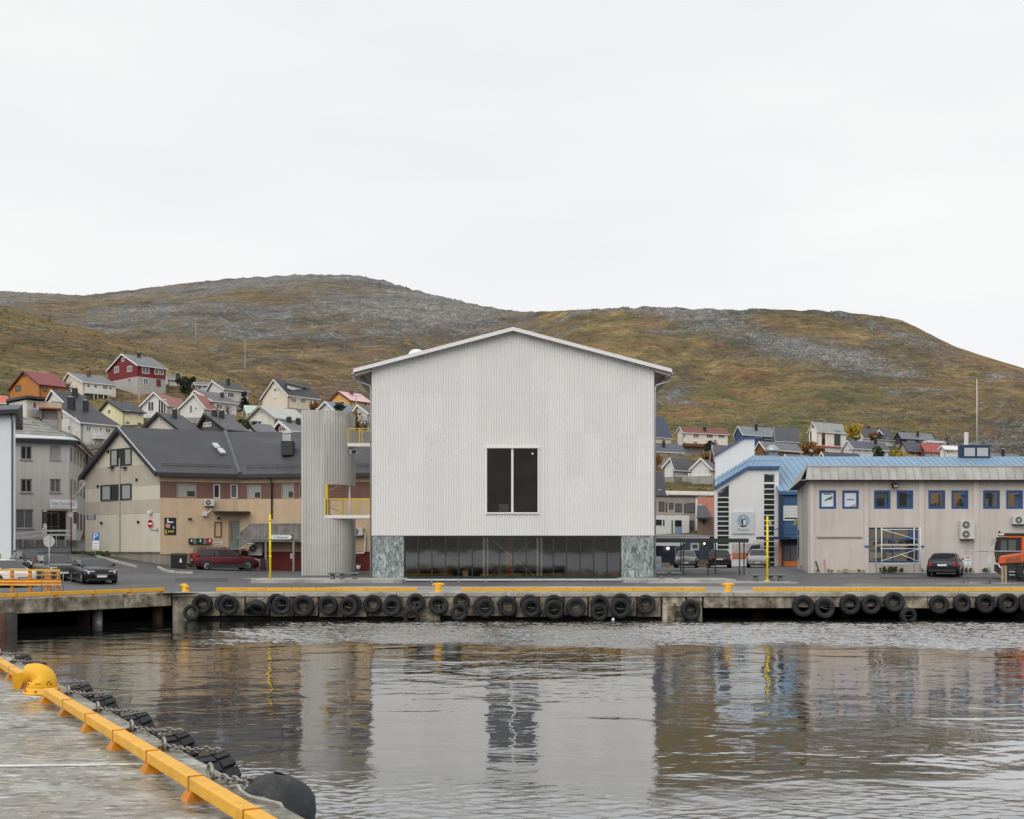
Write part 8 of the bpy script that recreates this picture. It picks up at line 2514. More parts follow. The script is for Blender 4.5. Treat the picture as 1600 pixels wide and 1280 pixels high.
    for wx in (-hl + .82, hl - .86):
      r_ = .325
      wl_ = MB().lathe([(.20, -.10), (.29, -.115), (r_, -.08), (r_, .08), (.29, .115), (.20, .10)], (wx, sg * (w - .085), r_), 22, 'y', close=True).build('wheel', TYRE, t, local=True, smooth=True)
      MB().lathe([(.0, .06 * -sg), (.06, .085 * -sg), (.20, .07 * -sg), (.235, .10 * -sg)], (wx, sg * (w - .085), r_), 18, 'y').build('rim', RIM, wl_, local=True)
      for k in range(5):
        a_ = k * 1.2566
        MB().bar((wx + math.cos(a_) * .05, sg * (w + .012), r_ + math.sin(a_) * .05), (wx + math.cos(a_) * .20, sg * (w + .012), r_ + math.sin(a_) * .20), .012, .055).build('spoke', RIM, wl_, local=True)
      b = MB()
      ar = [(wx + math.cos(math.pi * k / 10) * .39, r_ + math.sin(math.pi * k / 10) * .39) for k in range(11)]
      b.add([(x, sg * (w + .006), zz) for x, zz in ar], [tuple(range(11))] if sg < 0 else [tuple(range(10, -1, -1))]).build('wheel_arch', cladding or PLASTIC, t, local=True)
  MB().box(hl - .1, hl + .015, -w * .36, w * .36, H * .22, H * .36).build('grille', PLASTIC, t, local=True, bevel=.02)
  MB().box(hl - .15, hl + .02, -w * .78, w * .78, .17, .28).build('front_bumper', PLASTIC, t, local=True, bevel=.03)
  MB().box(-hl - .03, -hl + .12, -w * .84, w * .84, .25, .42).build('rear_bumper', cladding or PLASTIC, t, local=True, bevel=.04)
  if plate:
    MB().box(hl + .016, hl + .028, -.26, .26, H * .25, H * .25 + .11).build('number_plate', PW, t, local=True)
    MB().box(-hl - .045, -hl - .033, -.26, .26, H * .44, H * .44 + .11).build('number_plate', PW, t, local=True)
    MB().box(hl + .006, hl + .02, -w * .37, w * .37, H * .355, H * .375).build('grille_trim', CHROME, t, local=True)
  if rack:
    for sg in (-1, 1): MB().tube([(x1 + .1, sg * ht * .9, H + .01), (x1 + .2, sg * ht * .9, H + .07), (x2 - .2, sg * ht * .9, H + .07), (x2 - .1, sg * ht * .9, H + .01)], .02, 6).build('roof_rail', PLASTIC, t, local=True)
    for x in (x1 + .4, x2 - .4): MB().box(x - .03, x + .03, -ht * 1.02, ht * 1.02, H + .075, H + .105).build('roof_bar', PLASTIC, t, local=True)
  return t
def hd(deg): return (math.sin(R(deg)), math.cos(R(deg)))     # compass style heading, 0 = away from the camera, 90 = right
car('black sedan parked facing the quay on the left road', 146, 65.5, zg(PX(146, 65.5), 65.5), hd(149), paint('black_car_paint', (0.012, 0.012, 0.014)), 4.6, 1.85, 1.40, 'sedan')
car('dark estate car with roof rack behind the black sedan', 86, 69, zg(PX(86, 69), 69), hd(146), paint('anthracite_car_paint', (0.035, 0.036, 0.04)), 4.6, 1.85, 1.50, 'wagon', rack=True)
car('black hatchback between the white car and the roof rack estate', 50, 73, zg(PX(50, 73), 73), hd(140), paint('black_car_paint', (0.012,) * 3), 4.1, 1.8, 1.42, 'hatch')
car('white car cut by the left frame behind the yellow guard rail', 4, 61.5, zg(PX(4, 61.5), 61.5), hd(128), paint('white_car_paint', (0.68, 0.69, 0.70)), 4.4, 1.82, 1.46, 'hatch')
car('dark red estate car parked along the tan house', 351, 81.6, zg(PX(351, 81.6), 81.6) + 0.0, hd(62), paint('wine_red_car_paint', (0.10, 0.012, 0.018)), 4.55, 1.84, 1.52, 'wagon', cladding=mat('grey_cladding', (0.04, 0.04, 0.042), 0.6), rack=True)
car('dark blue hatchback seen from behind by the pink wall', 1478, 71.8, zg(PX(1478, 71.8), 71.8), hd(26), paint('dark_blue_car_paint', (0.02, 0.024, 0.036)), 4.6, 1.85, 1.42, 'sedan')
car('grey car facing the quay under the left end of the canopy', 1072.5, 94, zg(PX(1072, 94), 94), hd(191), paint('grey_car_paint', (0.18, 0.18, 0.185)), 4.3, 1.82, 1.40, 'hatch')
car('dark hatchback seen from behind in the middle of the parking', 1123, 93, zg(PX(1123, 93), 93), hd(8), paint('brown_black_car_paint', (0.025, 0.022, 0.022)), 4.3, 1.82, 1.46, 'hatch')
car('silver small car facing the quay beside the yellow pole', 1185, 94, zg(PX(1185, 94), 94), hd(194), paint('silver_car_paint', (0.40, 0.40, 0.39)), 4.0, 1.74, 1.5, 'hatch', rack=True)

# orange dump truck at the right frame
DY = 67.5
_a = math.atan2(790.0, F)
df = Face((PX(1540, DY), DY), (PX(1540, DY) + 10 * math.cos(_a), DY - 10 * math.sin(_a)))
dt = thing('orange_dump_truck', 'orange and black dumper cab cut by the right frame', 'truck', (PX(1590, DY), DY, 1.3))
ORG = mat('orange_truck_paint', srgb(222, 92, 38), 0.35, 0.08, 2, dirt=(0.18, 0.08, 0.04), dirt_amt=0.4)
dq = lambda px, py: (df.u(px), df.z(px, py))
MB().fpoly(df, [dq(1556, 880), dq(1601, 880), dq(1601, 839), dq(1559, 839), dq(1554.5, 850), dq(1553.5, 864)], -2.2, -0.02).build('cab', PLASTIC, dt, bevel=0.04)
for pts in ([(1563, 862), (1573, 862), (1573, 845), (1564.5, 845)], [(1576, 862), (1587, 862), (1587.5, 844), (1576, 844)]):
  MB().fpoly(df, [dq(*q) for q in pts], -0.02, 0.012).build('side_window', glass_mat('truck_glass', (0.10, 0.115, 0.11)), dt)
MB().fpoly(df, [dq(1554.8, 876), dq(1557.5, 876), dq(1560, 842), dq(1557.5, 842)], -2.1, 0.0).build('windscreen', CGLASS, dt)
MB().fpoly(df, [dq(1559, 837.5), dq(1640, 837.5), dq(1640, 833), dq(1560, 833)], -2.25, 0.05).build('roof', PLASTIC, dt, bevel=0.04)
MB().fpoly(df, [dq(1571, 840), dq(1596, 840), dq(1596, 837.6), dq(1568, 837.6)], -0.2, 0.03).build('roof_trim', ORG, dt)
MB().fpoly(df, [dq(1596, 880), dq(1640, 880), dq(1640, 838), dq(1596, 838)], -2.1, 0.03).build('body_side', ORG, dt, bevel=0.05)
MB().fpoly(df, [dq(1559.5, 882), dq(1600, 880), dq(1640, 878), dq(1640, 862), dq(1600, 863), dq(1586, 865), dq(1566, 868), dq(1560.5, 870)], -0.5, 0.35).build('front_wing', ORG, dt, bevel=0.09)
MB().fpoly(df, [dq(1571, 880), dq(1596, 879), dq(1594, 869.5), dq(1572, 872)], 0.352, 0.37).build('wing_recess', mat('dark_orange', (0.30, 0.07, 0.02), 0.5), dt)
MB().fpoly(df, [dq(1553, 892), dq(1562, 897), dq(1566, 899), dq(1640, 899), dq(1640, 881), dq(1553.5, 881)], -2.2, 0.2).build('bumper', PLASTIC, dt, bevel=0.05)
MB().bar(df.pt(*dq(1554, 880.5), 0.3), df.pt(*dq(1559.5, 881), 0.3), 0.06).bar(df.pt(*dq(1559.5, 881), 0.3), df.pt(*dq(1563.5, 887.5), 0.3), 0.07).build('guard_bar', WHITE, dt)
for y_ in (893.5, 898.5): MB().fbox(df, df.u(1576.5), df.u(1586), df.z(1580, y_ + 0.6), df.z(1580, y_ - 1.2), 0.1, 0.42).build('step', STEEL, dt)
MB().fbox(df, df.u(1573), df.u(1590), df.z(1580, 909), df.z(1580, 899), -0.4, 0.1).build('step_well', PLASTIC, dt)
wc = df.pt(df.u(1606), 1.28 + 0.68, 0.05)
wh = MB().lathe([(.38, -.28), (.58, -.32), (.68, -.24), (.68, .24), (.58, .32), (.38, .28)], wc, 30, 'y', close=True).build('wheel', TYRE, dt, smooth=True)
MB().lathe([(0, .12), (.3, .2), (.40, .26)], wc, 24, 'y').build('rim', mat('grey_rim', (0.3, 0.3, 0.3)), wh)
MB().fpoly(df, [dq(1547.5, 853.5), dq(1550, 853.5), dq(1551.5, 842), dq(1549, 841)], 0.2, 0.3).fpoly(df, [dq(1550.2, 852), dq(1555, 852), dq(1556, 843), dq(1551.6, 842)], 0.25, 0.28).build('mirror', mat('mirror_shell', (0.4, 0.38, 0.37)), dt)
MB().bar(df.pt(*dq(1554, 846), 0.2), df.pt(*dq(1558, 840), 0.0), 0.04).build('mirror_arm', PLASTIC, dt)
MB().fbox(df, df.u(1560.5), df.u(1569), df.z(1565, 836.4), df.z(1565, 834), 0.052, 0.07).build('name_strip', PW, dt)
MB().tube([df.pt(*dq(1561.5, 833), -0.3), df.pt(*dq(1561.5, 829.5), -0.3)], 0.06, 8).build('beacon', BLACK, dt)
# site fence
fn = 0
for (x0, x1, yy, lb) in ((1505.5, 1546, 64.6, 'mesh fence panel with warning sign near the dark blue car'), (1546.8, 1640, 63.8, 'long mesh fence panel in front of the orange dump truck')):
  sf = Face((PX(x0, yy), yy), (PX(x1, yy), yy))
  t = thing('site_fence', lb, 'fence', (PX(x0, yy), yy, QZ), group='site fence panels')
  zt_, zb_ = sf.z(x0, 861.5), QZ + 0.12
  for u_ in (0.03, sf.L - 0.03): MB().tube([sf.pt(u_, QZ + 0.02, 0), sf.pt(u_, zt_, 0)], 0.028, 8).build('post', STEEL, t, smooth=True)
  for z_ in (zb_, zt_): MB().tube([sf.pt(0.03, z_, 0), sf.pt(sf.L - 0.03, z_, 0)], 0.024, 8).build('rail', STEEL, t, smooth=True)
  b = MB()
  k = 0.12
  while k < sf.L:
    b.bar(sf.pt(k, zb_, 0), sf.pt(k, zt_, 0), 0.0025)
    k += 0.12
  for q in range(1, 9): b.bar(sf.pt(0.03, lerp(zb_, zt_, q / 9), 0.005), sf.pt(sf.L - 0.03, lerp(zb_, zt_, q / 9), 0.005), 0.0025)
  b.build('wire_mesh', STEEL, t, kind='stuff')
  MB().fbox(sf, -0.4, 0.35, QZ + 0.0, QZ + 0.11, -0.12, 0.12).build('foot', mat('rubber_foot', (0.05, 0.05, 0.05)), t, bevel=0.02)
  if fn == 0:
    MB().tube([sf.pt(0.25, QZ + 0.1, 0.02), sf.pt(0.25, zt_ - 0.3, 0.02)], 0.03, 8).build('inner_post', STEEL, t, smooth=True)
    sgn = thing('warning_sign', 'white notice with red heading tied to the mesh fence', 'sign', sf.pt(sf.u(1512), sf.z(1512, 882), 0.03))
    MB().fbox(sf, sf.u(1507), sf.u(1516.5), sf.z(1512, 882.3), sf.z(1512, 869), 0.032, 0.045).build('board', PW, sgn)
    MB().fbox(sf, sf.u(1507.8), sf.u(1515.8), sf.z(1512, 872.4), sf.z(1512, 870), 0.046, 0.05).build('heading', mat('notice_red', (0.5, 0.1, 0.1)), sgn)
    MB().fbox(sf, sf.u(1508.2), sf.u(1515.4), sf.z(1512, 877.4), sf.z(1512, 874.4), 0.046, 0.05).build('picture', mat('notice_blue', (0.25, 0.42, 0.55)), sgn)
    MB().fbox(sf, sf.u(1509.5), sf.u(1514), sf.z(1512, 880.8), sf.z(1512, 880), 0.046, 0.05).build('line', BLACK, sgn)
  fn += 1
tf = thing('trestle', 'raw timber trestle lying before the orange dump truck', 'trestle', (PX(1569, 64.8), 64.8, QZ))
RAWT = mat('raw_timber', (0.45, 0.33, 0.22))
for px in (1566, 1571): MB().box(PX(px, 64.8) - 0.05, PX(px, 64.8) + 0.05, 64.75, 64.85, QZ, PZ(884, 64.8)).build('upright', RAWT, tf)
MB().box(PX(1565, 64.8), PX(1640, 64.8), 64.6, 64.74, QZ + 0.02, QZ + 0.12).build('plank', RAWT, tf)

# ---------------------------------------------------------------- small street things, left
b_ = thing('wheeled_bin', 'black wheeled waste container with white sticker by the tan house', 'bin', P(280, 890, 80.5))
zq = PZ(890, 80.5)
MB().hexa([P(267.5, 888, 80.3), P(291, 888, 80.3), P(291, 888, 81.2), P(267.5, 888, 81.2), P(266, 868, 80.2), P(293, 868, 80.2), P(293, 868, 81.3), P(266, 868, 81.3)]).build('tub', PLASTIC, b_, bevel=0.04)
MB().hexa([P(265, 868, 80.15), P(294.5, 868, 80.15), P(294.5, 868, 81.35), P(265, 868, 81.35), P(267, 865, 80.3), P(292.5, 865, 80.3), P(292.5, 864.5, 81.2), P(267, 864.5, 81.2)]).build('lid', PLASTIC, b_, bevel=0.04)
for px in (270, 288.5): MB().lathe([(0.1, -0.03), (0.1, 0.03)], P(px, 888.5, 80.4), 12, 'y').build('wheel', TYRE, b_)
MB().hexa([P(280, 879, 80.15), P(284.5, 879, 80.15), P(284.5, 879, 80.22), P(280, 879, 80.22), P(281.6, 872.5, 80.12), P(283, 872.5, 80.12), P(283, 872.5, 80.2), P(281.6, 872.5, 80.2)]).build('sticker', PW, b_)
PBLUE = mat('parking_blue', srgb(20, 100, 180), 0.5, 0.03)
pD = 75.0
pfc = Face((PX(130, pD), pD), (PX(180, pD), pD))
ps = thing('parking_sign', 'blue parking sign with P above white plates on a grey post', 'sign', P(149.5, 884, pD))
MB().tube([P(149.5, 886, pD + 0.05), P(149.5, 833, pD + 0.05)], 0.03, 8).build('post', STEEL, ps, smooth=True)
MB().fbox(pfc, pfc.u(144.3), pfc.u(154.8), pfc.z(150, 844.3), pfc.z(150, 832.5), 0.0, 0.02).build('panel', PBLUE, ps)
face_text(pfc, 'P', pfc.u(149.4), pfc.z(150, 842.9), 0.58, 0.024, 1.15).build('letter', PW, ps)
MB().fbox(pfc, pfc.u(144.8), pfc.u(154.8), pfc.z(150, 858.8), pfc.z(150, 845), 0.0, 0.02).build('plate', PW, ps)
for y_ in (849, 853, 856.3): MB().fbox(pfc, pfc.u(146.5), pfc.u(153), pfc.z(150, y_ + 0.8), pfc.z(150, y_), 0.021, 0.024).build('print_line', mat('letter_grey', (0.1,) * 3), ps)
rD = 64.0
rs = thing('round_sign', 'back of a round grey traffic sign on a thin post at left', 'sign', P(77, 905, rD))
MB().tube([P(77, 914, rD), P(77, 836, rD)], 0.03, 8).build('post', STEEL, rs, smooth=True)
MB().lathe([(0.0, 0.0), (0.31, 0.0), (0.32, 0.015), (0.0, 0.02)], P(76.8, 846, rD + 0.05), 28, 'y').build('disc', mat('sign_back', (0.45, 0.46, 0.45), 0.5), rs)
rp_ = thing('red_post', 'tall thin red post before the grey entrance', 'post', P(111, 865, 93))
MB().tube([P(111, 866, 93), P(111, 769, 93)], 0.05, 8).build('shaft', mat('dark_red_paint', (0.22, 0.03, 0.035), 0.5), rp_, smooth=True)
MB().lathe([(0, 0), (0.2, 0), (0.2, 0.02), (0, 0.02)], P(110.3, 804.5, 92.9), 18, 'y').build('round_sign', PW, rp_)
MB().tube([P(111, 866, 93), P(111, 860, 93)], 0.09, 8).build('base', mat('dark_red_paint', (0.22,) * 3), rp_)
sl = thing('street_sign', 'thin grey post with street lamp box right of the white building', 'post', P(23, 888, 74))
MB().tube([P(23, 890, 74), P(23, 862, 74)], 0.05, 8).build('shaft', WHITE, sl)
MB().tube([P(23, 864, 74), P(23, 860, 74)], 0.07, 8).build('cap', BLACK, sl)
# bicycle at the red wall
bk = thing('bicycle', 'bicycle leaning at the dark red wall beside the hall', 'bicycle', s2.pt(s2.u(556), s2.z(556, 890), 0.8), R(62))
BKM = mat('bike_frame', (0.03, 0.03, 0.035), 0.4)
for x in (-0.52, 0.52):
  w_ = MB().tube([(x + math.cos(a_ * math.pi / 12) * 0.33, 0, 0.34 + math.sin(a_ * math.pi / 12) * 0.33) for a_ in range(24)], 0.02, 6, close=True).build('wheel', TYRE, bk, local=True, smooth=True)
  b = MB()
  for k in range(10):
    a_ = k * math.pi / 10
    b.bar((x - math.cos(a_) * 0.32, 0, 0.34 - math.sin(a_) * 0.32), (x + math.cos(a_) * 0.32, 0, 0.34 + math.sin(a_) * 0.32), 0.004)
  b.build('spokes', STEEL, w_, local=True, kind='stuff')
MB().tube([(-0.52, 0, 0.34), (-0.08, 0, 0.32), (0.36, 0, 0.85), (-0.2, 0, 0.82), (-0.52, 0, 0.34)], 0.018, 6).tube([(-0.08, 0, 0.32), (-0.25, 0, 0.95)], 0.017, 6).tube([(0.52, 0, 0.34), (0.34, 0, 1.02)], 0.018, 6).build('frame', BKM, bk, local=True)
MB().box(-0.38, -0.14, -0.07, 0.07, 0.94, 1.0).build('saddle', PLASTIC, bk, local=True, bevel=0.03)
MB().tube([(0.30, -0.3, 1.04), (0.36, 0, 1.05), (0.30, 0.3, 1.04)], 0.015, 6).build('handlebar', STEEL, bk, local=True)
wbk = thing('white_bucket', 'small white bucket beside the bicycle', 'bucket', s2.pt(s2.u(564.5), s2.z(564, 890), 0.7))
MB().lathe([(0.0, 0), (0.13, 0), (0.17, 0.3), (0.15, 0.3)], s2.pt(s2.u(564.5), s2.z(564, 890), 0.7), 14).build('pail', PW, wbk, smooth=True)
MB().tube([s2.pt(s2.u(564.5), s2.z(564, 890) + 0.3, 0.7) + Vector((math.cos(k * math.pi / 8) * 0.17, 0, math.sin(k * math.pi / 8) * 0.12)) for k in range(9)], 0.008, 4).build('handle', STEEL, wbk)
rk = thing('tyre_rack', 'stack of dark shelves by the yellow pole at the red wall', 'rack', s2.pt(s2.u(425), s2.z(425, 891), 1.2))
for k in range(6): MB().fbox(s2, s2.u(419), s2.u(431), s2.z(425, 891 - k * 3.2), s2.z(425, 889.6 - k * 3.2), 1.2, 1.7).build('shelf', DARKF, rk)
for px in (419, 430.3): MB().fbox(s2, s2.u(px), s2.u(px + 0.9), s2.z(425, 892), s2.z(425, 873), 1.71, 1.75).build('upright', STEEL, rk)
hw = thing('leaning_hoop', 'pale metal hoop leaning by the shelf rack', 'hoop', s2.pt(s2.u(414), s2.z(414, 891), 1.5))
MB().tube([s2.pt(s2.u(416) + math.cos(a_ * math.pi / 10) * 0.12, s2.z(415, 883) + math.sin(a_ * math.pi / 10) * 0.42, 1.5) for a_ in range(20)], 0.03, 6, close=True).build('ring', mat('pale_rust_metal', (0.4, 0.33, 0.28), 0.6), hw, smooth=True)

# yellow guard rail on the left pier
gD = 54.0
gfz = Face((PX(-60, gD), gD), (PX(97, gD), gD))
gr = thing('guard_rail', 'yellow crash barrier with top rail on the left pier', 'guard rail', (PX(47, gD), gD, QZ))
GRM = mat('guard_rail_yellow', srgb(238, 176, 70), 0.45, 0.06, 4, dirt=(0.5, 0.26, 0.08), dirt_amt=0.3)
wv = []
for k in range(11):
  wv.append((gfz.z(40, lerp(914.5, 904.5, k / 10)), 0.05 + 0.045 * math.cos(k / 10 * 4 * math.pi)))
b = MB()
for (za_, da_), (zb_, db_) in zip(wv[:-1], wv[1:]):
  b.quad(gfz.pt(0, za_, 0.06 + da_), gfz.pt(gfz.L, za_, 0.06 + da_), gfz.pt(gfz.L, zb_, 0.06 + db_), gfz.pt(0, zb_, 0.06 + db_))
b.build('beam', GRM, gr, smooth=True)
PO = mat('guard_post_orange', srgb(214, 136, 44), 0.5, 0.1, 4)
for px in (-10, 19, 47, 73, 77.5, 91):
  MB().fbox(gfz, gfz.u(px) - 0.06, gfz.u(px) + 0.06, QZ, gfz.z(px, 890), -0.06, 0.06).build('post', PO, gr)
for y0, y1 in ((892.3, 889.3), (899, 897.8)):
  MB().fbox(gfz, 0, gfz.u(94.5), gfz.z(40, y0), gfz.z(40, y1), 0.062, 0.12).build('rail', YELLOW, gr)
cb = thing('crowd_barrier', 'thin grey crowd control barrier at the end of the guard rail', 'barrier', (PX(80, 53.4), 53.4, QZ))
cbf = Face((PX(65, 53.4), 53.4), (PX(98.5, 53.4), 53.4))
z0, z1 = QZ + 0.15, cbf.z(80, 893)
MB().tube([cbf.pt(0, QZ, 0), cbf.pt(0, z1 - 0.1, 0), cbf.pt(0.1, z1, 0), cbf.pt(cbf.L - 0.1, z1, 0), cbf.pt(cbf.L, z1 - 0.1, 0), cbf.pt(cbf.L, QZ, 0)], 0.018, 6).build('frame', STEEL, cb, smooth=True)
for k in range(1, 8): MB().bar(cbf.pt(cbf.L * k / 8, z0, 0), cbf.pt(cbf.L * k / 8, z1, 0), 0.01).build('bar', STEEL, cb)
for u_ in (0.02, cbf.L - 0.02): MB().bar(cbf.pt(u_, QZ + 0.02, -0.25), cbf.pt(u_, QZ + 0.02, 0.25), 0.03).build('foot', STEEL, cb)

# ---------------------------------------------------------------- quay edge: yellow kerb rails, bollards, tyres
def kerb_rail(label, pa_, pb_, n, feet=True, w_=0.17, h0=0.06, h1=0.215):
  A, B = Vector(pa_), Vector(pb_)
  t = thing('kerb_rail', label, 'kerb rail', (A + B) / 2, group='yellow kerb rails along the quays')
  d_ = (B - A).normalized()
  sd = Vector((-d_.y, d_.x, 0)) * w_ / 2
  for k in range(n):
    a_, c_ = A.lerp(B, k / n) + d_ * 0.006, A.lerp(B, (k + 1) / n) - d_ * 0.006
    MB().hexa([a_ - sd + Vector((0, 0, h0)), c_ - sd + Vector((0, 0, h0)), c_ + sd + Vector((0, 0, h0)), a_ + sd + Vector((0, 0, h0)),
           a_ - sd + Vector((0, 0, h1)), c_ - sd + Vector((0, 0, h1)), c_ + sd + Vector((0, 0, h1)), a_ + sd + Vector((0, 0, h1))]).build('beam', YELLOW, t, bevel=0.012)
  if feet:
    for k in range(n + 1):
      p_ = A.lerp(B, k / n)
      q_ = 0.105
      e_ = d_ * q_
      f_ = sd.normalized() * q_
      e2, f2 = d_ * 0.06, sd.normalized() * 0.055
      MB().hexa([p_ - e_ - f_, p_ + e_ - f_, p_ + e_ + f_, p_ - e_ + f_, p_ - e2 - f2 + Vector((0, 0, h0 + 0.01)), p_ + e2 - f2 + Vector((0, 0, h0 + 0.01)), p_ + e2 + f2 + Vector((0, 0, h0 + 0.01)), p_ - e2 + f2 + Vector((0, 0, h0 + 0.01))]).build('foot', mat('kerb_foot_orange', srgb(196, 122, 6), 0.5, 0.1, 6, dirt=(0.16, 0.07, 0.02), dirt_amt=0.6), t)
      if 0 < k < n:
        s2_ = sd * 1.06
        MB().hexa([p_ - d_ * 0.012 - s2_ + Vector((0, 0, h0 - .004)), p_ + d_ * 0.012 - s2_ + Vector((0, 0, h0 - .004)), p_ + d_ * 0.012 + s2_ + Vector((0, 0, h0 - .004)), p_ - d_ * 0.012 + s2_ + Vector((0, 0, h0 - .004)),
               p_ - d_ * 0.012 - s2_ + Vector((0, 0, h1 + .006)), p_ + d_ * 0.012 - s2_ + Vector((0, 0, h1 + .006)), p_ + d_ * 0.012 + s2_ + Vector((0, 0, h1 + .006)), p_ - d_ * 0.012 + s2_ + Vector((0, 0, h1 + .006))]).build('collar', mat('kerb_foot_orange', (0.5,) * 3), t)
  return t
ky = QY + 0.32
kerb_rail('yellow kerb rail left of the middle quay bollard', (PX(338, ky), ky, QZ), (PX(652, ky), ky, QZ), 8, feet=False)
kerb_rail('yellow kerb rail right of the middle quay bollard', (PX(720, ky), ky, QZ), (PX(1103, ky), ky, QZ), 10, feet=False)
kerb_rail('yellow kerb rail running off the right frame on the far quay', (PX(1176, ky), ky, QZ), (PX(1700, ky), ky, QZ), 13, feet=False)
pe0, pe1 = pf.pt(1.0, QZ, -0.35), pf.pt(pf.L - 0.2, QZ, -0.35)
kerb_rail('yellow kerb rail along the left pier edge', pe0, pe1, 9)
kerb_rail('yellow kerb rail in the foreground on the near quay', near_pt(1.006 - 1.341 * 9, -0.50, QZ), near_pt(1.006 + 1.341 * 5 + 0.1, -0.50, QZ), 14, w_=0.125, h0=0.078, h1=0.183)
tl = kerb_rail('yellow kerb rail beyond the big foreground bollard', near_pt(9.6, -0.50, QZ), near_pt(9.6 + 1.341 * 9, -0.50, QZ), 9, w_=0.125, h0=0.078, h1=0.183)
MB().hexa([near_pt(9.47, -0.69, QZ + .0), near_pt(9.51, -0.69, QZ), near_pt(9.51, -0.61, QZ), near_pt(9.47, -0.61, QZ), near_pt(9.47, -0.71, QZ + .23), near_pt(9.51, -0.71, QZ + .23), near_pt(9.51, -0.53, QZ + .23), near_pt(9.47, -0.53, QZ + .23)]).build('end_plate', YELLOW, tl)

def tee_bollard(px, label):
  x_, y_ = PX(px, QY + 0.35), QY + 0.35
  t = thing('bollard', label, 'bollard', (x_, y_, QZ), group='mooring bollards')
  MB().lathe([(0.21, 0), (0.21, 0.03), (0.165, 0.05), (0.15, 0.2), (0.16, 0.3)], (x_, y_, QZ), 18).build('post', YELLOW, t, smooth=True)
  MB().tube([(x_ - 0.29, y_, QZ + 0.335), (x_ - 0.2, y_, QZ + 0.35), (x_, y_, QZ + 0.34), (x_ + 0.2, y_, QZ + 0.35), (x_ + 0.29, y_, QZ + 0.335)], [0.05, 0.075, 0.1, 0.075, 0.05], 12).build('head', YELLOW, t, smooth=True)
tee_bollard(685, 'yellow T shaped bollard below the left part of the glazing')
tee_bollard(1137.5, 'yellow T shaped bollard where the open deck begins')
x_, y_ = PX(290, QY + 0.35), QY + 0.35
t = thing('bollard', 'small yellow hook bollard at the corner of pier and quay', 'bollard', (x_, y_, QZ), group='mooring bollards')
MB().lathe([(0.2, 0), (0.2, 0.03), (0.15, 0.05), (0.14, 0.25)], (x_, y_, QZ), 16).build('post', YELLOW, t, smooth=True)
MB().tube([(x_ + 0.03, y_, QZ + 0.16), (x_ + 0.03, y_, QZ + 0.24), (x_ - 0.03, y_, QZ + 0.31), (x_ - 0.14, y_, QZ + 0.325), (x_ - 0.26, y_, QZ + 0.31)], [0.14, 0.14, 0.11, 0.08, 0.05], 12).build('horn', YELLOW, t, smooth=True)
# the big foreground bollard
bp_ = near_pt(8.80, -0.42, QZ)
YWORN = mat('worn_yellow_paint', srgb(238, 178, 34), 0.42, 0.06, 5, bump=0.15, bscale=25, dirt=(0.10, 0.06, 0.03), dirt_amt=0.0)
t = thing('bollard', 'big yellow horn bollard on the near quay in the left foreground', 'bollard', bp_, group='mooring bollards')
MB().lathe([(0.25, 0.0), (0.25, 0.03), (0.22, 0.045), (0.205, 0.06), (0.20, 0.09)], bp_, 28).build('flange', YELLOW, t, smooth=True)
for k in range(8):
  a_ = k * math.pi / 4
  MB().lathe([(0.02, 0.045), (0.02, 0.065), (0.0, 0.066)], bp_ + Vector((math.cos(a_) * 0.228, math.sin(a_) * 0.228, 0)), 8).build('bolt', mat('kerb_foot_orange', (0.5,) * 3), t)
hx = Vector((-0.97, -0.25, 0)).normalized()
path, rad = [], []
for z_ in (0.06, 0.12, 0.18): path.append(bp_ + Vector((0, 0, z_)) - hx * 0.0); rad.append(0.19)
for k in range(1, 9):
  a_ = k / 8 * math.pi / 2 * 0.98
  path.append(bp_ + hx * (0.16 * (1 - math.cos(a_))) + Vector((0, 0, 0.18 + 0.115 * math.sin(a_)))); rad.append(lerp(0.19, 0.115, k / 8))
for q, r_ in ((0.18, 0.115), (0.20, 0.108), (0.22, 0.088), (0.232, 0.05), (0.236, 0.012)):
  path.append(bp_ + hx * q + Vector((0, 0, 0.292 - 0.02 * (q - 0.16)))); rad.append(r_)
MB().tube(path, rad, 24).build('horn', YWORN, t, smooth=True)
r_ = random.Random(4)
b = MB()
for k in range(26):     # chipped paint along the rope line
  a_ = R(200 + r_.uniform(0, 150))
  z_ = r_.choice((0.075, 0.085, 0.15, 0.17)) + r_.uniform(-0.008, 0.008)
  rr = 0.1925
  c_ = bp_ + Vector((math.cos(a_) * rr, math.sin(a_) * rr, z_))
  tg = Vector((-math.sin(a_), math.cos(a_), 0)) * r_.uniform(0.006, 0.022)
  up = Vector((0, 0, r_.uniform(0.004, 0.014)))
  out = Vector((math.cos(a_), math.sin(a_), 0)) * 0.004
  b.add([c_ - tg + out, c_ + out - up, c_ + tg + out, c_ + out + up], [(0, 1, 2, 3)])
b.build('paint_chips', mat('bare_rust', (0.07, 0.04, 0.025), 0.8), t, kind='stuff')

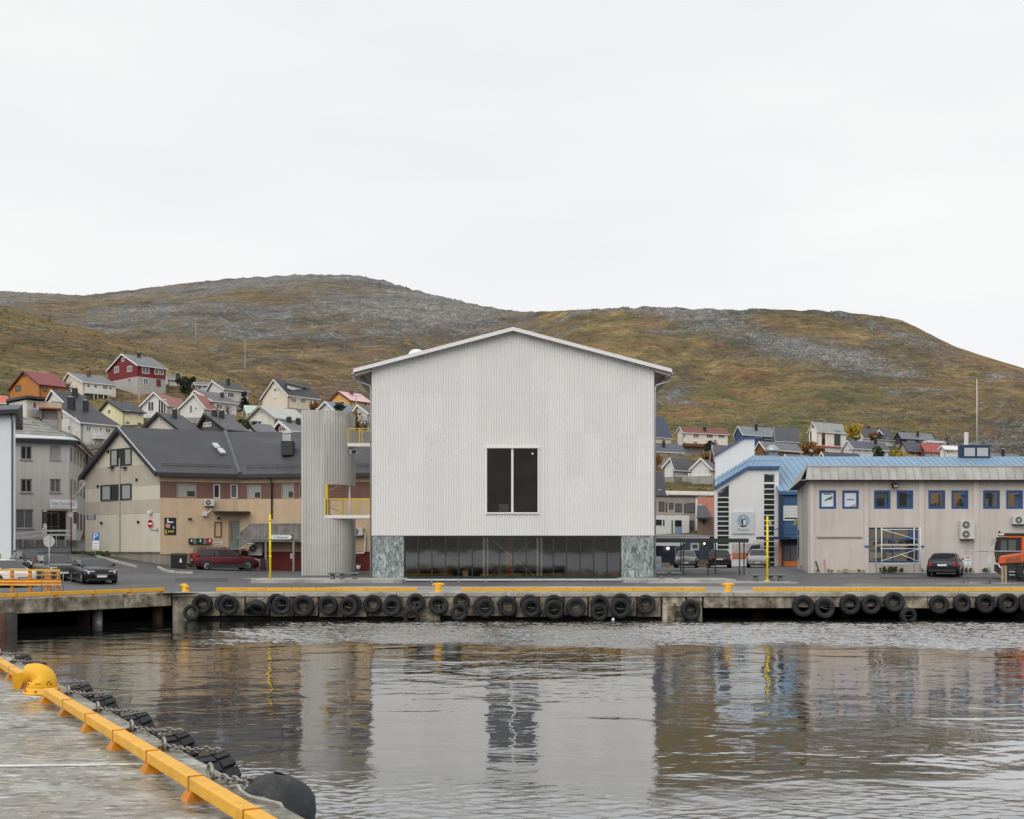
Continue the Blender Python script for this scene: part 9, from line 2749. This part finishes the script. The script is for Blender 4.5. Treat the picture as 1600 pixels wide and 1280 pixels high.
# tyre fenders on the far quay
def tyre_mesh(r, wd):
  p_ = [(r * 0.50, -wd * 0.30), (r * 0.55, -wd * 0.42), (r * 0.78, -wd * 0.5), (r * 0.93, -wd * 0.46), (r * 0.985, -wd * 0.36), (r, -wd * 0.2), (r * 0.985, -wd * 0.19), (r * 0.985, -wd * 0.16), (r, -wd * 0.15),
      (r, wd * 0.15), (r * 0.985, wd * 0.16), (r * 0.985, wd * 0.19), (r, wd * 0.2), (r * 0.985, wd * 0.36), (r * 0.93, wd * 0.46), (r * 0.78, wd * 0.5), (r * 0.55, wd * 0.42), (r * 0.50, wd * 0.30), (r * 0.72, wd * 0.2), (r * 0.74, 0), (r * 0.72, -wd * 0.2)]
  return MB().lathe(p_, (0, 0, 0), 34, 'y', close=True).mesh('tyre', smooth=True)
TM = {}
CHAIN = mat('chain_steel', (0.34, 0.33, 0.31), 0.5, 0.3, 20, metal=0.4, dirt=(0.16, 0.08, 0.05), dirt_amt=0.5)
tyres = [  # px, py, radius px, layer (0 = against the wall, 1 = in front), tilt
  (316, 944, 15.5, 0, 0), (299, 957, 13, 1, 12), (351, 943, 15, 0, 0), (358, 946, 15, 1, 0), (396, 950, 14, 0, 62), (404, 949, 14, 1, -55), (432, 942, 14.5, 0, 0), (440, 945.5, 15, 1, 8), (474, 946.5, 16.5, 0, 0), (513, 946, 16, 0, 0),
  (551, 943, 15, 0, 0), (544, 948.5, 15, 1, 0), (582, 943.5, 14.5, 0, 0), (614, 943, 14.5, 0, 0), (612, 948.5, 15, 1, 0), (650, 941, 14, 0, 0), (643, 964, 13, 1, 6),
  (685, 945.5, 15.5, 0, 0), (721, 940, 14, 0, 0), (717, 957, 14, 1, 0), (756, 945, 14.5, 0, 0), (758, 950.5, 15, 1, 0), (793, 947, 16, 0, 0), (828, 943, 15, 0, 0), (830, 949.5, 15.5, 1, 0), (866, 944, 15, 0, 0), (866, 952.5, 15, 1, 0), (900, 949, 16.5, 0, 0),
  (937, 945, 15, 0, 0), (936, 957, 14, 1, 4), (970, 942, 15, 0, 0), (969, 950.5, 15.5, 1, 0), (1009, 944.5, 14.8, 0, 0), (1079, 953, 16, 0, 0),
  (1255, 947, 16.5, 0, 0), (1288, 950, 16.5, 0, 0), (1328, 944.5, 15.5, 0, 0), (1361, 944.5, 15.5, 0, 0), (1397, 940.5, 15.5, 0, 0), (1419, 962, 13, 1, 8), (1467, 944.5, 15.5, 0, 0), (1503, 942.5, 14, 0, 0), (1539, 943, 15.5, 0, 0), (1574.5, 942.5, 15.5, 0, 0), (1606, 942.5, 15.5, 0, 0)]
cnt = {'A': 0, 'B': 0, 'C': 0}
NAMES = {'A': 'between the hook bollard and the middle bollard', 'B': 'between the two T shaped bollards', 'C': 'on the open deck at right'}
for px, py, rp2, layer, tilt in tyres:
  k = 'A' if px < 680 else 'B' if px < 1137 else 'C'
  o_ = ORD[cnt[k]] if cnt[k] < len(ORD) else 'last'
  cnt[k] += 1
  yy = QY - 0.17 - 0.28 * layer
  r = round(rp2 * yy / F, 2)
  key = (r, layer)
  if key not in TM:
    TM[key] = tyre_mesh(r, 0.30 + 0.05 * (rp2 > 15))
    TM[key].materials.append(RUBBER)
  o = bpy.data.objects.new('tyre_fender', TM[key])
  COL.objects.link(o)
  o.location = (PX(px, yy), yy, PZ(py, yy))
  o.rotation_euler = (R(-4 if layer else random.uniform(-3, 3)), R(random.uniform(0, 180)), R(tilt if abs(tilt) < 30 else 0))
  if abs(tilt) >= 30: o.rotation_euler = (R(58 if tilt > 0 else 50), R(18 if tilt < 0 else -12), 0)
  o.scale = (random.uniform(0.94, 1.05), random.uniform(0.8, 1.15), random.uniform(0.94, 1.05))
  tag(o, '%s tyre fender from the left %s%s' % (o_, NAMES[k], ', in front' if layer else ''), 'tyre', 'tyre fenders on the far quay')
  if abs(tilt) < 30:
    bar = MB().tube([(-r * 0.6, 0.02, 0), (0, 0.03, -0.02), (r * 0.6, 0.02, 0)], 0.014, 5).build('rope', CHAIN, o, local=True, smooth=True)
    bar.rotation_euler = (0, -o.rotation_euler.y + R(random.uniform(-14, 14)), 0)
# lashings from the cope down to the tyres
for i, (px, py, rp2, layer, tilt) in enumerate(tyres):
  if px > 1100 or layer or i % 2: continue
  t = thing('mooring_rope', '%s short rope lashing from the left on the far quay wall' % ORD[min(i // 2, 19)], 'rope', (PX(px + 19, QY - 0.05), QY - 0.05, 0.9), group='rope lashings')
  a_ = Vector((PX(px + 19.5, QY - 0.02), QY - 0.02, PZ(935, QY)))
  e_ = Vector((PX(px + 14, QY - 0.22), QY - 0.22, PZ(py + 4, QY)))
  MB().tube([a_, a_.lerp(e_, 0.5) + Vector((0.03, 0, -0.12)), e_], 0.016, 5).build('strand', CHAIN, t, smooth=True)
  MB().tube([a_ + Vector((0, 0, 0.05)), a_ + Vector((0.02, 0, -0.12)), a_ + Vector((0.04, 0, -0.32))], 0.014, 5).build('tail', CHAIN, t, smooth=True)
fl = thing('white_float', 'small white float on the water by the far quay tyres', 'float', (PX(958, 52.4), 52.4, 0.02))
MB().ball((PX(958, 52.4), 52.4, 0.04), 0.075, 12, 8).build('ball', PW, fl, smooth=True)
MB().tube([(PX(958, 52.4), 52.4, 0.1), (PX(958, 52.4), 52.42, 0.16)], 0.015, 6).build('eye', STEEL, fl)

# near quay: tyres, chains and the rubber fender
def chain(t, pts, ln=0.08, r_=0.0075):
  # links along a polyline
  pts = [Vector(p) for p in pts]
  seg = [(b2 - a2).length for a2, b2 in zip(pts[:-1], pts[1:])]
  tot = sum(seg)
  n = int(tot / (ln * 0.72))
  for k in range(n):
    d_ = (k + 0.5) / n * tot
    i = 0
    while i < len(seg) - 1 and d_ > seg[i]:
      d_ -= seg[i]; i += 1
    c_ = pts[i].lerp(pts[i + 1], d_ / seg[i])
    tg = (pts[i + 1] - pts[i]).normalized()
    sd = tg.cross(Vector((0, 0, 1)))
    if sd.length < 0.1: sd = Vector((1, 0, 0))
    sd.normalize()
    up = sd.cross(tg)
    ax_ = sd if k % 2 else up
    ax_ = (ax_ + (up if k % 2 else sd) * 0.35).normalized()
    ring = [c_ + tg * math.cos(a_ * math.pi / 7) * ln * 0.5 + ax_ * math.sin(a_ * math.pi / 7) * ln * 0.33 for a_ in range(14)]
    MB().tube(ring, r_, 6, close=True).build('link', CHAIN, t, smooth=True)
NT = [(14.6, 0.52, 'x'), (12.9, 0.50, 'x'), (9.25, 0.46, 'x'), (7.75, 0.50, 'x'), (5.85, 0.52, 'x'), (4.1, 0.54, 'x'), (2.75, 0.54, 'x')]
NL = ['farthest tyre fender at the left frame on the near quay', 'tyre fender beside the chains beyond the big bollard', 'tyre fender just behind the big yellow bollard', 'first tyre fender on the camera side of the big bollard', 'middle tyre fender on the near quay with white rope marks', 'near quay tyre fender second from the rubber fender', 'near quay tyre fender closest to the rubber fender']
ang = math.atan2(NN.y, NN.x)
for i, (s_, r_, _) in enumerate(NT):
  key = ('near', r_)
  if key not in TM:
    # deep lugs cut across the tread
    me = MB()
    wd = 0.30
    n_ = 44
    prof = [(r_ * 0.56, -wd * 0.3), (r_ * 0.62, -wd * 0.45), (r_ * 0.86, -wd * 0.5), (r_ * 0.97, -wd * 0.42), (r_, -wd * 0.2), (r_, wd * 0.2), (r_ * 0.97, wd * 0.42), (r_ * 0.86, wd * 0.5), (r_ * 0.62, wd * 0.45), (r_ * 0.56, wd * 0.3), (r_ * 0.7, 0)]
    me.lathe(prof, (0, 0, 0), n_, 'y', close=True)
    for k in range(22):
      a_ = k * 2 * math.pi / 22
      c_, s__ = math.cos(a_), math.sin(a_)
      for sd in (-1, 1):
        y0, y1 = (0.01, wd * 0.46) if sd > 0 else (-wd * 0.46, -0.01)
        aw = 0.10
        q = []
        for rr in (r_ * 0.985, r_ * 1.045):
          for (da, yy2) in ((-aw, y0), (aw, y0), (aw + 0.06 * sd, y1), (-aw + 0.06 * sd, y1)):
            q.append((math.cos(a_ + da) * rr, yy2, math.sin(a_ + da) * rr))
        me.hexa(q)
    TM[key] = me.mesh('tyre', smooth=False)
    TM[key].materials.append(RUBBER)
  o = bpy.data.objects.new('tyre_fender', TM[key])
  COL.objects.link(o)
  o.location = near_pt(s_, 0.20, QZ - r_ + 0.02)
  o.rotation_euler = (R(8), 0, ang - math.pi / 2)
  tag(o, NL[i], 'tyre', 'tyre fenders on the near quay')
  t = thing('mooring_chain', NL[i].replace('tyre fender', 'chain of the tyre'), 'chain', near_pt(s_ + 0.7, -0.1, QZ), group='chains on the near quay')
  e0_ = near_pt(s_ + 0.72, -0.14, QZ + 0.055)
  MB().tube([e0_ + ND * math.cos(a_ * math.pi / 8) * 0.062 + Vector((0, 0, 1)) * math.sin(a_ * math.pi / 8) * 0.062 for a_ in range(16)], 0.014, 8, close=True).build('ring', CHAIN, t, smooth=True)
  MB().lathe([(0.06, 0), (0.06, 0.02), (0.02, 0.03)], near_pt(s_ + 0.72, -0.14, QZ + 0.012), 12).build('anchor_plate', RUST, t)
  chain(t, [e0_ + Vector((0, 0, -0.01)), near_pt(s_ + 0.55, -0.06, QZ + 0.04), near_pt(s_ + 0.36, 0.0, QZ + 0.045), near_pt(s_ + 0.24, 0.06, QZ + 0.05), near_pt(s_ + 0.16, 0.12, QZ + 0.07), near_pt(s_ + 0.05, 0.22, QZ + 0.06)])
# hollow rubber fender
fc = near_pt(1.05, 0.05, QZ - 0.44)
t = thing('rubber_fender', 'big smooth black rubber fender hanging at the near quay edge', 'fender', fc)
FR = mat('smooth_black_rubber', (0.026, 0.028, 0.03), 0.6, 0.35, 6, bump=0.5, bscale=22, dirt=(0.11, 0.11, 0.105), dirt_amt=0.45)
prof = [(0.0, -0.02), (0.10, 0.0), (0.19, 0.03), (0.26, 0.09), (0.305, 0.2), (0.325, 0.36), (0.325, 0.9), (0.29, 1.05), (0.0, 1.1)]
b = MB().lathe([(r_, 0.58 - h_) for r_, h_ in prof], (0, 0, 0), 32)
Mx = Matrix.Translation(fc) @ Matrix.Rotation(R(24), 4, ND) @ Matrix.Rotation(R(-10), 4, NN)
b.v = [Mx @ v for v in b.v]
b.build('shell', FR, t, smooth=True)
hb_ = MB().lathe([(0.05, 0.0), (0.052, 0.012), (0.045, 0.014), (0.042, -0.05), (0.0, -0.05)], (0, 0, 0), 20)
Mh = Mx @ Matrix.Translation((-0.06, -0.10, 0.568)) @ Matrix.Rotation(R(10), 4, 'X')
hb_.v = [Mh @ v for v in hb_.v]
hb_.build('vent_hole', mat('hole_black', (0.003, 0.003, 0.003), 0.9), t, smooth=True)
tc_ = thing('mooring_chain', 'chain holding the big black rubber fender', 'chain', near_pt(1.75, -0.15, QZ), group='chains on the near quay')
MB().tube([near_pt(1.78, -0.18, QZ + 0.065) + ND * math.cos(a_ * math.pi / 8) * 0.07 + Vector((0, 0, 1)) * math.sin(a_ * math.pi / 8) * 0.07 for a_ in range(16)], 0.015, 8, close=True).build('ring', CHAIN, tc_, smooth=True)
chain(tc_, [near_pt(1.76, -0.18, QZ + 0.05), near_pt(1.55, -0.1, QZ + 0.04), near_pt(1.35, -0.04, QZ + 0.05), near_pt(1.2, 0.02, QZ + 0.09)], 0.095, 0.011)
rp3 = thing('fender_rope', 'pale twisted rope lying by the black rubber fender', 'rope', near_pt(0.9, -0.02, QZ), group='chains on the near quay')
MB().tube([near_pt(1.30, -0.16, QZ + 0.02), near_pt(1.18, -0.13, QZ + 0.05), near_pt(1.05, -0.15, QZ + 0.03), near_pt(0.85, -0.14, QZ + 0.02), near_pt(0.65, -0.1, QZ + 0.03), near_pt(0.5, -0.02, QZ + 0.02), near_pt(0.42, 0.02, QZ - 0.1)], 0.014, 8).build('strand', mat('pale_rope', (0.42, 0.41, 0.36), 0.9, 0.2, 30, bump=0.6, bscale=80), rp3, smooth=True)
